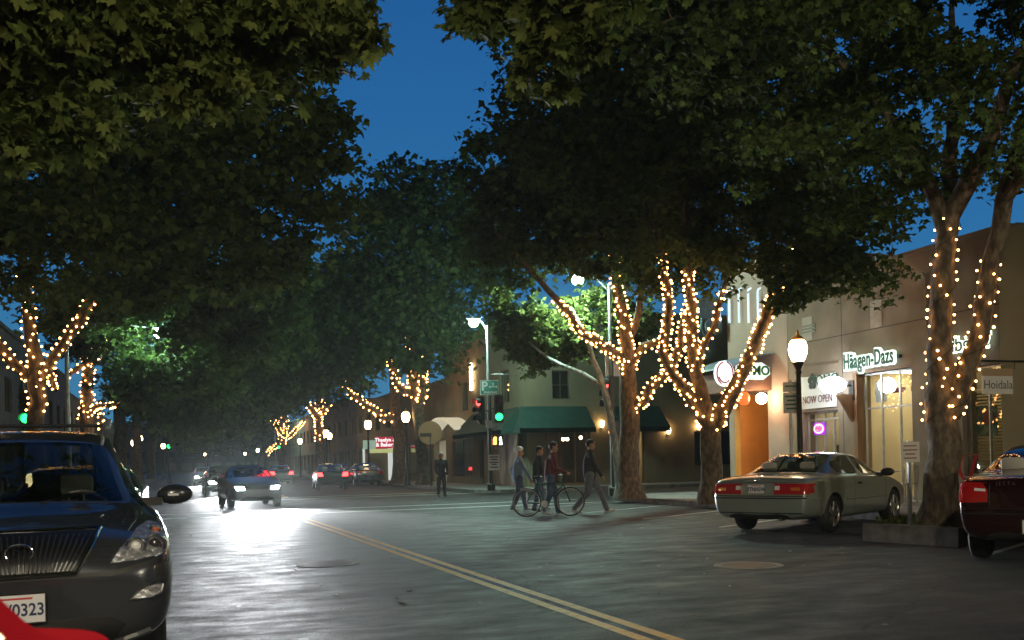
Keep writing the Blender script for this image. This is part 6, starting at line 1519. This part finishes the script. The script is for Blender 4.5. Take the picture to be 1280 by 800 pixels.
seam(coupe, cbv, 'trunk_seam', [(-0.72, 0.885), (0.72, 0.885)], 0.004, DARK, 'rear')
for s in (1, -1): seam(coupe, cbv, 'trunk_seam', [(-2.32, s*0.74), (-1.5, s*0.72)], 0.004, DARK, 'top')
h, nn, _, _ = cbv.ray_cast(Vector((-4, 0, 0.78)), Vector((1, 0, 0)))
plate(coupe, Matrix.Translation((h.x-0.02, 0.02, 0.78)) @ Matrix.Rotation(R(-90), 4, 'Z') @ Matrix.Rotation(R(90), 4, 'X'), '3TNN594')
mb = MB(); mb.tube([(h.x-0.012, 0.04*math.cos(t), 0.925+0.022*math.sin(t)) for t in [2*math.pi*k/20 for k in range(21)]], 0.004, 6, cap=False); mb.build('emblem', CHROME, coupe)
for s, fr in ((1, 'left'), (-1, 'right')):
    for xx in ((0.95, 0.95), (-0.55, -0.45)): seam(coupe, cbv, 'door_seam', [(xx[0], 0.34), (xx[1], 0.92)], 0.004, DARK, fr)
    seam(coupe, cbv, 'side_moulding', [(-2.2, 0.60), (-1.75, 0.60)], 0.012, SILP, fr, off=0.004)
    seam(coupe, cbv, 'side_moulding', [(-0.95, 0.56), (1.0, 0.54)], 0.014, SILP, fr, off=0.004)
    patch(coupe, cbv, 'door_handle', [(-0.38, 0.80), (-0.20, 0.80), (-0.20, 0.835), (-0.38, 0.835)], DARK, fr, off=0.012, res=0.1)
    patch(coupe, cbv, 'headlight', [(2.0, 0.58), (2.2, 0.56), (2.2, 0.66), (2.0, 0.70)], LAMPM, fr, off=0.006, res=0.08)
    mirror(coupe, 0.70, s*0.93, 0.99, s, DARK, 0.95)
mb = MB(); mb.tube([(-2.36, -0.45, 0.28), (-2.50, -0.45, 0.27)], 0.03, 10); mb.build('exhaust_pipe', CHROME, coupe)

# ---- dark red sedan at the right edge
RP = paint('dark_maroon_paint', (0.022, 0.003, 0.004), (0.028, 0.004, 0.005), 0.2, 0.4)
st = [(-2.12, 0.40, 0.62, 0.70, 0.68, 0.72, 0.58), (-2.09, 0.32, 0.84, 0.93, 0.78, 0.81, 0.62), (-2.02, 0.28, 1.0, 1.045, 0.82, 0.845, 0.64), (-1.65, 0.25, 1.02, 1.07, 0.85, 0.87, 0.64), (-1.42, 0.23, 1.02, 1.12, 0.855, 0.875, 0.62),
      (-1.0, 0.20, 1.01, 1.34, 0.86, 0.875, 0.56), (-0.6, 0.20, 1.00, 1.42, 0.86, 0.875, 0.55), (0.0, 0.20, 0.985, 1.435, 0.86, 0.875, 0.55), (0.42, 0.20, 0.975, 1.38, 0.86, 0.87, 0.56), (0.80, 0.20, 0.965, 1.18, 0.86, 0.87, 0.6), (1.15, 0.20, 0.95, 1.0, 0.86, 0.865, 0.66),
      (1.6, 0.20, 0.88, 0.94, 0.85, 0.855, 0.6), (1.95, 0.22, 0.78, 0.84, 0.81, 0.81, 0.55), (2.12, 0.28, 0.66, 0.72, 0.72, 0.72, 0.5), (2.18, 0.38, 0.56, 0.60, 0.6, 0.6, 0.4)]
rw = at(1229, 697, 12.05); rw.z = 0
hdr = Vector((math.sin(R(56)), math.cos(R(56)), 0)); lfr = Vector((-hdr.y, hdr.x, 0))
ctr = rw-lfr*0.74+hdr*1.26
rc, rcb, _ = car('parked_sedan', 'dark maroon sedan with chrome trunk letters cut by the right edge', st, (-1.26, 1.28), RP, tuple(ctr), math.atan2(hdr.y, hdr.x),
                 {4: 'rear', 5: 'rear', 6: 'side', 7: 'side', 8: 'front', 9: 'front'}, wr=0.31, tread=0.75, group='cars parked nose-in on the right')
for s in (1, -1):
    tl = patch(rc, rcb, 'tail_light', [(s*y, z) for y, z in ((0.52, 0.74), (0.83, 0.73), (0.84, 0.86), (0.80, 0.97), (0.58, 0.96), (0.52, 0.88))], TAILM, 'rear', off=0.012, res=0.045)
    patch(rc, rcb, 'reversing_light', [(s*y, z) for y, z in ((0.54, 0.86), (0.66, 0.87), (0.66, 0.90), (0.54, 0.89))], CLEARL, 'rear', off=0.02, parent=tl)
    patch(rc, rcb, 'tail_light', [(-2.05, 0.76), (-1.86, 0.78), (-1.92, 0.94), (-2.05, 0.96)], TAILM, 'left' if s > 0 else 'right', off=0.01, res=0.05)
text_obj('badge_letters', 'JETTA', 0.06, CHROME, rc, Matrix.Translation((rcb.ray_cast(Vector((-4, 0.30, 0.95)), Vector((1, 0, 0)))[0].x-0.015, 0.33, 0.955)) @ Matrix.Rotation(R(-90), 4, 'Z') @ Matrix.Rotation(R(90), 4, 'X'), extrude=0.003, space=1.4)
seam(rc, rcb, 'bumper_gap', [(-0.83, 0.66), (0.83, 0.66)], 0.008, DARK, 'rear', off=0.002); seam(rc, rcb, 'bumper_strip', [(-0.8, 0.60), (0.8, 0.60)], 0.014, DARK, 'rear', off=0.006)
seam(rc, rcb, 'trunk_seam', [(-0.5, 0.70), (-0.5, 1.0)], 0.004, DARK, 'rear'); seam(rc, rcb, 'trunk_seam', [(0.5, 0.70), (0.5, 1.0)], 0.004, DARK, 'rear')
plate(rc, Matrix.Translation((rcb.ray_cast(Vector((-4, 0, 0.46)), Vector((1, 0, 0)))[0].x-0.02, 0, 0.46)) @ Matrix.Rotation(R(-90), 4, 'Z') @ Matrix.Rotation(R(90), 4, 'X'), '4RLC08')
for s, fr in ((1, 'left'), (-1, 'right')):
    for xx in (1.0, 0.0, -0.85): seam(rc, rcb, 'door_seam', [(xx, 0.34), (xx, 0.95)], 0.004, DARK, fr)
    mirror(rc, 0.78, s*0.92, 1.02, s, RP, 0.9)
    patch(rc, rcb, 'headlight', [(1.85, 0.60), (2.05, 0.58), (2.05, 0.70), (1.85, 0.72)], LAMPM, fr, off=0.006, res=0.08)

# ---- bright red car, only its rear corner is in the picture
RP2 = mat('bright_red_paint', (0.42, 0.012, 0.02), 0.5, c2=(0.46, 0.016, 0.024), scale=1.5, spec=0.0)
red_st = [(a, b, c-0.01, d-0.02, e, f, g) for a, b, c, d, e, f, g in st]
for i_, (zz, ww) in {4: (1.17, 0.70), 5: (1.38, 0.65), 6: (1.43, 0.62)}.items(): red_st[i_] = red_st[i_][:3]+(zz,)+red_st[i_][4:6]+(ww,)
hdR = Vector((0.0, -1.0, 0)); 
brc, brb, _ = car('parked_hatchback', 'bright red car whose rear corner fills the bottom left', red_st, (-1.26, 1.28), RP2, (-0.98, 0.50, -0.01), math.atan2(-1, 0.0),
                  {4: 'rear', 5: 'rear', 6: 'side', 7: 'side', 8: 'front', 9: 'front'}, wr=0.31, tread=0.75)
for s in (1, -1): patch(brc, brb, 'tail_light', [(s*y, z) for y, z in ((0.52, 0.64), (0.82, 0.64), (0.82, 0.84), (0.55, 0.84))], TAILM, 'rear', off=0.01)
# ---- traffic down the street
GP = paint('far_car_grey', (0.10, 0.11, 0.12), None, 0.3, 0.5); BP = paint('far_car_black', (0.012, 0.012, 0.015), None, 0.25, 0.2); WP = paint('far_car_white', (0.6, 0.6, 0.58), None, 0.35, 0.0)
def traffic(label, pos, heading, pm, mode, group):
    h_ = Vector((math.sin(R(heading)), math.cos(R(heading)), 0))
    t, bv, _ = car('street_car', label, st, (-1.26, 1.28), pm, (pos[0], pos[1], 0), math.atan2(h_.y, h_.x), {4: 'rear', 5: 'rear', 6: 'side', 7: 'side', 8: 'front', 9: 'front'}, wr=0.31, tread=0.75, group=group)
    for s in (1, -1):
        hl = patch(t, bv, 'headlight', [(s*y, z) for y, z in ((0.42, 0.60), (0.66, 0.60), (0.70, 0.70), (0.45, 0.70))], HEADON if mode == 'on' else LAMPM, 'front', off=0.012)
        tl = patch(t, bv, 'tail_light', [(s*y, z) for y, z in ((0.50, 0.74), (0.82, 0.74), (0.80, 0.94), (0.56, 0.94))], TAILON if mode in ('on', 'away') else TAILM, 'rear', off=0.012)
        if mode == 'on' :
            lp_ = bpy.data.objects.new('headlight_beam', bpy.data.lights.new('headlight_beam', 'SPOT')); COL.objects.link(lp_)
            lp_.parent = t; lp_.location = (2.35, s*0.56, 0.68); lp_.data.energy = BEAM; lp_.data.spot_size = R(44); lp_.data.spot_blend = 0.9; lp_.data.shadow_soft_size = 0.08
            lp_.data.color = (0.93, 0.97, 1.0); lp_.rotation_euler = Vector((-1.0, -0.07, 0.09)).to_track_quat('Z', 'Y').to_euler()
    seam(t, bv, 'bumper_gap', [(-0.8, 0.66), (0.8, 0.66)], 0.008, DARK, 'rear'); patch(t, bv, 'grille', [(-0.36, 0.60), (0.36, 0.60), (0.36, 0.70), (-0.36, 0.70)], DARK, 'front', off=0.008)
    return t
BEAM = 7500
G1 = 'oncoming cars with headlights lit'
traffic('oncoming grey car with blazing headlights, nearest of the lit cars', (2.3, 34.5), 176, GP, 'on', G1)
traffic('oncoming dark car with blazing headlights just behind the nearest one', (2.0, 49), 179, BP, 'on', G1)
traffic('farthest oncoming car with headlights at the street end', (1.9, 78), 180, WP, 'on', G1)
traffic('dark car driving away with red tail lights lit, beyond the crossing', (8.0, 54), 4, BP, 'away', 'cars driving away')
traffic('grey car driving away far down the street with red tail lights', (7.2, 74), 0, GP, 'away', 'cars driving away')
traffic('black car parked at the right kerb in front of the bakery', (11.0, 60), 0, BP, 'off', 'cars parked beyond the crossing')
traffic('dark parked car at the right kerb beyond the bakery', (11.0, 70), 0, GP, 'away', 'cars parked beyond the crossing')
traffic('parked dark car on the left kerb behind the SUV', (-1.45, 15.2), 180, BP, 'off', 'cars parked behind the SUV')
traffic('second dark car parked on the left kerb behind the SUV', (-1.5, 21.3), 180, GP, 'off', 'cars parked behind the SUV')

# ------------------------------------------------------------------ people
SKIN = mat('skin', (0.42, 0.25, 0.17), 0.6); HAIR = mat('dark_hair', (0.02, 0.014, 0.01), 0.7)
def person(label, loc, rz, pose, cloth, hair='hair', scale=1.0):
    """pose: dict of joint positions (local, facing +x); cloth: materials shirt, trousers, shoes"""
    t = thing('person', label, 'person', loc, rz, group=None)
    J = {k: Vector(v)*scale for k, v in pose.items()}
    mb = MB(); src = []
    def cap(a, b_, r0, r1, m_, n=12, sq=1.0):
        a, b_ = Vector(a), Vector(b_); r0 *= scale; r1 *= scale
        pts = [a.lerp(b_, k/4) for k in range(5)]; rr = [r0+(r1-r0)*k/4 for k in range(5)]
        mb.tube(pts, rr, n); mb.ball(a, r0*0.99, seg=12); mb.ball(b_, r1*0.99, seg=12)
        src.append((a, b_, r0, r1, m_))
    sh, tr, so_ = 1, 2, 3
    cap(J['pelvis']-Vector((0, 0, 0.06)), J['chest'], 0.155, 0.165, sh); cap(J['chest'], J['neck']-Vector((0, 0, 0.06)), 0.15, 0.10, sh)
    cap(J['neck']-Vector((0, 0, 0.05)), J['neck']+Vector((0, 0, 0.06)), 0.055, 0.05, 0)
    cap(J['head']-Vector((0, 0, 0.03)), J['head']+Vector((0, 0, 0.05)), 0.082, 0.09, 0); cap(J['head']+Vector((0.03, 0, -0.07)), J['head']+Vector((0.03, 0, -0.05)), 0.055, 0.06, 0)
    cap(J['head']+Vector((0.085, 0, -0.01)), J['head']+Vector((0.105, 0, -0.03)), 0.014, 0.017, 0, 8)   # nose
    for s_ in (1, -1): cap(J['head']+Vector((0, 0.085*s_, -0.02)), J['head']+Vector((0.0, 0.09*s_, 0.01)), 0.016, 0.018, 0, 8)
    for s_, L_ in ((1, 'l'), (-1, 'r')):
        cap(J['chest']+Vector((0, 0.10*s_, 0.11)), J['sh'+L_], 0.075, 0.068, sh); cap(J['sh'+L_], J['el'+L_], 0.068, 0.055, sh); cap(J['el'+L_], J['ha'+L_], 0.053, 0.042, sh)
        hv = (J['ha'+L_]-J['el'+L_]).normalized(); pm = J['ha'+L_]+hv*0.07; cap(J['ha'+L_], pm, 0.028, 0.036, 0, 8)
        side = hv.cross(Vector((0, 1, 0))).normalized() if abs(hv.y) < 0.9 else Vector((0, 0, 1))
        for k, ln in enumerate((0.065, 0.078, 0.072, 0.055)):
            o_ = side*((k-1.5)*0.019); kn = pm+o_+hv*ln*0.6; cap(pm+o_*0.9, kn, 0.010, 0.009, 0, 6); cap(kn, kn+hv*ln*0.35+Vector((0, -s_*0.02, 0)), 0.009, 0.008, 0, 6)
        cap(J['ha'+L_]+hv*0.02, J['ha'+L_]+hv*0.06+side*-0.05, 0.012, 0.010, 0, 6)
        hip = J['pelvis']+Vector((0, 0.085*s_, -0.04)); cap(hip, J['kn'+L_], 0.115, 0.078, tr); cap(J['kn'+L_], J['an'+L_], 0.075, 0.06, tr)
        cap(J['an'+L_]+Vector((-0.04, 0, -0.04)), J['to'+L_], 0.042, 0.034, so_)
    me = bpy.data.meshes.new('tmp'); me.from_pydata([tuple(v) for v in mb.v], [], mb.f); o = bpy.data.objects.new('tmp', me); COL.objects.link(o)
    r_ = o.modifiers.new('r', 'REMESH'); r_.mode = 'VOXEL'; r_.voxel_size = 0.0115; sm_ = o.modifiers.new('s', 'SMOOTH'); sm_.iterations = 3; sm_.factor = 0.4
    dg = bpy.context.evaluated_depsgraph_get(); m2 = bpy.data.meshes.new_from_object(o.evaluated_get(dg)); bpy.data.objects.remove(o)
    m2.materials.clear()
    for m_ in (SKIN,)+tuple(cloth): m2.materials.append(m_)
    nf = len(m2.polygons); cen = np.zeros(nf*3); m2.polygons.foreach_get('center', cen); cen = cen.reshape(-1, 3)
    best = np.full(nf, 1e9); mi = np.zeros(nf, int)
    for a, b_, r0, r1, m_ in src:
        a_ = np.array(a[:]); d = np.array((b_-a)[:]); L2 = max(1e-9, d@d); tt = np.clip(((cen-a_)@d)/L2, 0, 1)
        dist = np.linalg.norm(cen-(a_+tt[:, None]*d), axis=1)-(r0+(r1-r0)*tt); k = dist < best; best[k] = dist[k]; mi[k] = m_
    m2.polygons.foreach_set('material_index', mi.astype(np.int32)); m2.polygons.foreach_set('use_smooth', [True]*nf); m2.name = 'body'
    bo = bpy.data.objects.new('body', m2); COL.objects.link(bo); bo.parent = t
    mb2 = MB(); hc = J['head']
    bm = bmesh.new(); bmesh.ops.create_uvsphere(bm, u_segments=20, v_segments=14, radius=0.108*scale)
    for v in bm.verts: v.co.x *= 1.08
    dl = [v for v in bm.verts if v.co.z < -0.02*scale and v.co.x > -0.03*scale or (v.co.x > 0.075*scale and v.co.z < 0.035*scale)]; bmesh.ops.delete(bm, geom=dl, context='VERTS')
    if hair == 'helmet':
        for v in bm.verts: v.co *= 1.22; 
        dl = [v for v in bm.verts if v.co.z < 0.0]; bmesh.ops.delete(bm, geom=dl, context='VERTS')
    ext = bmesh.ops.solidify(bm, geom=bm.faces[:], thickness=0.012)
    mb2.bm(bm, 0, Matrix.Translation(hc+Vector((-0.01, 0, 0.035))))
    mb2.build('helmet' if hair == 'helmet' else ('cap' if hair == 'cap' else 'hair'), {'helmet': mat('helmet_white', (0.65, 0.72, 0.70), 0.4), 'cap': mat('cap_pale', (0.55, 0.6, 0.7), 0.6)}.get(hair, HAIR), t, smooth=True)
    for s_ in (1, -1):
        e = MB(); e.ball(hc+Vector((0.084, 0.032*s_, 0.005))*1.0, 0.011, seg=8); e.build('eye', mat('eye_dark', (0.03, 0.02, 0.02), 0.3), bo)
    return t
def pose_walk(st_=0.35, arm=0.15, lean=0.0, armfwd=None):
    P = dict(pelvis=(0, 0, 0.95), chest=(0.02+lean*0.4, 0, 1.25), neck=(0.03+lean, 0, 1.48), head=(0.05+lean, 0, 1.62))
    P['shl'] = (0.02+lean, 0.19, 1.40); P['shr'] = (0.02+lean, -0.19, 1.40)
    P['ell'] = (-arm+0.02, 0.24, 1.13); P['hal'] = (-arm+0.08, 0.25, 0.88); P['elr'] = (arm, -0.24, 1.13); P['har'] = (arm+0.14, -0.23, 0.90)
    if armfwd: P['ell'] = (0.12, 0.25, 1.12); P['hal'] = (0.36, 0.20, 1.02); P['elr'] = (0.12, -0.25, 1.12); P['har'] = (0.36, -0.12, 1.02)
    P['knl'] = (st_*0.62, 0.10, 0.50); P['anl'] = (st_*0.95, 0.10, 0.09); P['tol'] = (st_*0.95+0.15, 0.11, 0.06)
    P['knr'] = (-st_*0.15, -0.10, 0.50); P['anr'] = (-st_*0.9, -0.10, 0.13); P['tor'] = (-st_*0.9+0.14, -0.11, 0.04)
    return P
JEAN = mat('blue_jeans', (0.07, 0.10, 0.17), 0.85, c2=(0.11, 0.15, 0.23), scale=9); JEAN2 = mat('grey_jeans', (0.12, 0.13, 0.16), 0.85, c2=(0.16, 0.17, 0.21), scale=9)
DKJ = mat('dark_jacket', (0.02, 0.022, 0.026), 0.85, c2=(0.035, 0.036, 0.04), scale=5); MARJ = mat('maroon_sweater', (0.12, 0.02, 0.025), 0.85); BLUS = mat('pale_blue_shirt', (0.30, 0.40, 0.55), 0.85, c2=(0.24, 0.33, 0.47), scale=5)
WSH = mat('pale_trainers', (0.6, 0.6, 0.62), 0.6); BSH = mat('black_shoes', (0.02, 0.02, 0.02), 0.5)
def gp(px, D): p = at(px, 600, D); return (p.x, p.y, 0.0)
FACE_R = math.atan2(R0.y, R0.x)
person('person in pale helmet and blue shirt walking at the back of the group', gp(648, 25.5), FACE_R+0.2, pose_walk(0.22), (BLUS, JEAN, WSH), 'helmet', 0.97)
person('person in dark jacket walking just behind the bicycle', gp(673, 25.0), FACE_R+0.1, pose_walk(0.15, 0.08), (DKJ, JEAN, BSH), 'hair', 0.98)
person('person in maroon sweater and blue jeans pushing the bicycle', gp(688, 23.4), FACE_R, pose_walk(0.18, 0.1, 0.05, True), (MARJ, JEAN, WSH), 'hair', 1.02)
person('person striding ahead of the bicycle in dark coat and pale shoes', gp(737, 23.8), FACE_R, pose_walk(0.42, 0.12), (DKJ, JEAN2, WSH), 'hair', 1.05)
person('person in pale cap and dark coat before the bright arched doorway', gp(551.5, 37.5), FACE_R-1.2, pose_walk(0.12, 0.05), (DKJ, DKJ, BSH), 'cap', 1.0)
# bicycle
c = Vector(gp(685, 23.0)); bi = thing('bicycle', 'dark green city bicycle pushed across the street', 'bicycle', tuple(c), FACE_R)
FR = mat('bike_green', (0.01, 0.10, 0.07), 0.3, 0.3)
for x in (-0.52, 0.52):
    mb = MB(); ringp = [(x+0.335*math.cos(t), 0, 0.345+0.335*math.sin(t)) for t in [2*math.pi*k/36 for k in range(37)]]; mb.tube(ringp, 0.016, 8, cap=False)
    wv_ = mb.build('wheel', RUBBER, bi, smooth=True)
    mb = MB(); mb.tube([(x+0.312*math.cos(t), 0, 0.345+0.312*math.sin(t)) for t in [2*math.pi*k/36 for k in range(37)]], 0.009, 6, cap=False)
    for k in range(16): t = 2*math.pi*k/16; mb.tube([(x, 0.02*(-1)**k, 0.345), (x+0.31*math.cos(t), 0, 0.345+0.31*math.sin(t))], 0.0018, 4)
    mb.tube([(x, -0.05, 0.345), (x, 0.05, 0.345)], 0.018, 8); mb.build('rim', GALV, wv_)
mb = MB(); bb, st_, hd_ = Vector((-0.10, 0, 0.30)), Vector((-0.25, 0, 0.80)), Vector((0.34, 0, 0.80))
for a, b_ in ((bb, st_), (bb, hd_+Vector((0.02, 0, -0.05))), (st_+Vector((0.01, 0, -0.03)), hd_), (Vector((-0.52, 0.04, 0.345)), bb), (Vector((-0.52, 0.04, 0.345)), st_), (hd_+Vector((-0.02, 0, 0.1)), Vector((0.42, 0, 0.60))), (Vector((0.42, 0.045, 0.60)), Vector((0.52, 0.045, 0.345))), (Vector((0.42, -0.045, 0.60)), Vector((0.52, -0.045, 0.345)))): mb.tube([a, b_], 0.017, 8)
mb.build('frame', FR, bi, smooth=True)
mb = MB(); mb.tube([(0.26, 0.27, 0.98), (0.33, 0.15, 1.0), (0.34, 0, 0.98), (0.33, -0.15, 1.0), (0.26, -0.27, 0.98)], 0.013, 8); mb.tube([(0.34, 0, 0.98), (0.32, 0, 0.88)], 0.014, 8); mb.build('handlebar', GALV, bi, smooth=True)
mb = MB(); mb.tube([(-0.25, 0, 0.78), (-0.29, 0, 0.93)], 0.013, 8); mb.box(-0.40, -0.07, 0.93, -0.14, 0.07, 0.965, bev=0.015); mb.build('saddle', DARK, bi, smooth=True)
mb = MB(); mb.lathe([(0.08, -0.005), (0.09, 0), (0.08, 0.005)], 20, 0, Matrix.Translation((-0.10, -0.06, 0.30)) @ Matrix.Rotation(math.pi/2, 4, 'X')); mb.tube([(-0.10, -0.08, 0.30), (-0.02, -0.08, 0.16)], 0.01, 6); mb.tube([(-0.10, 0.08, 0.30), (-0.18, 0.08, 0.44)], 0.01, 6); mb.box(-0.07, -0.16, 0.15, 0.03, -0.08, 0.17); mb.box(-0.23, 0.08, 0.43, -0.13, 0.16, 0.45); mb.build('crank', GALV, bi)
mb = MB(); mb.box(-0.68, -0.07, 0.66, -0.34, 0.07, 0.675); mb.tube([(-0.5, 0.06, 0.66), (-0.52, 0.05, 0.36)], 0.007, 6); mb.build('luggage_rack', GALV, bi)

# ------------------------------------------------------------------ haze added for the glow at the far end
g = MB(); g.box(-45, -16, -1.6, 75, 300, 24)
me = bpy.data.meshes.new('haze'); me.from_pydata([tuple(v) for v in g.v], [], g.f); me.update()
hz_ = bpy.data.objects.new('haze', me); COL.objects.link(hz_); hz_['kind'] = 'stuff'; hz_['label'] = 'thin haze added along the street to give the headlights a glow'
hm = bpy.data.materials.new('glow_haze'); hm.use_nodes = True; n_ = hm.node_tree; n_.nodes.clear()
ho = n_.nodes.new('ShaderNodeOutputMaterial'); pv = n_.nodes.new('ShaderNodeVolumePrincipled'); pv.inputs['Density'].default_value = 0.00034; pv.inputs['Color'].default_value = (0.85, 0.95, 0.92, 1); pv.inputs['Anisotropy'].default_value = 0.6
n_.links.new(pv.outputs[0], ho.inputs['Volume']); me.materials.append(hm)
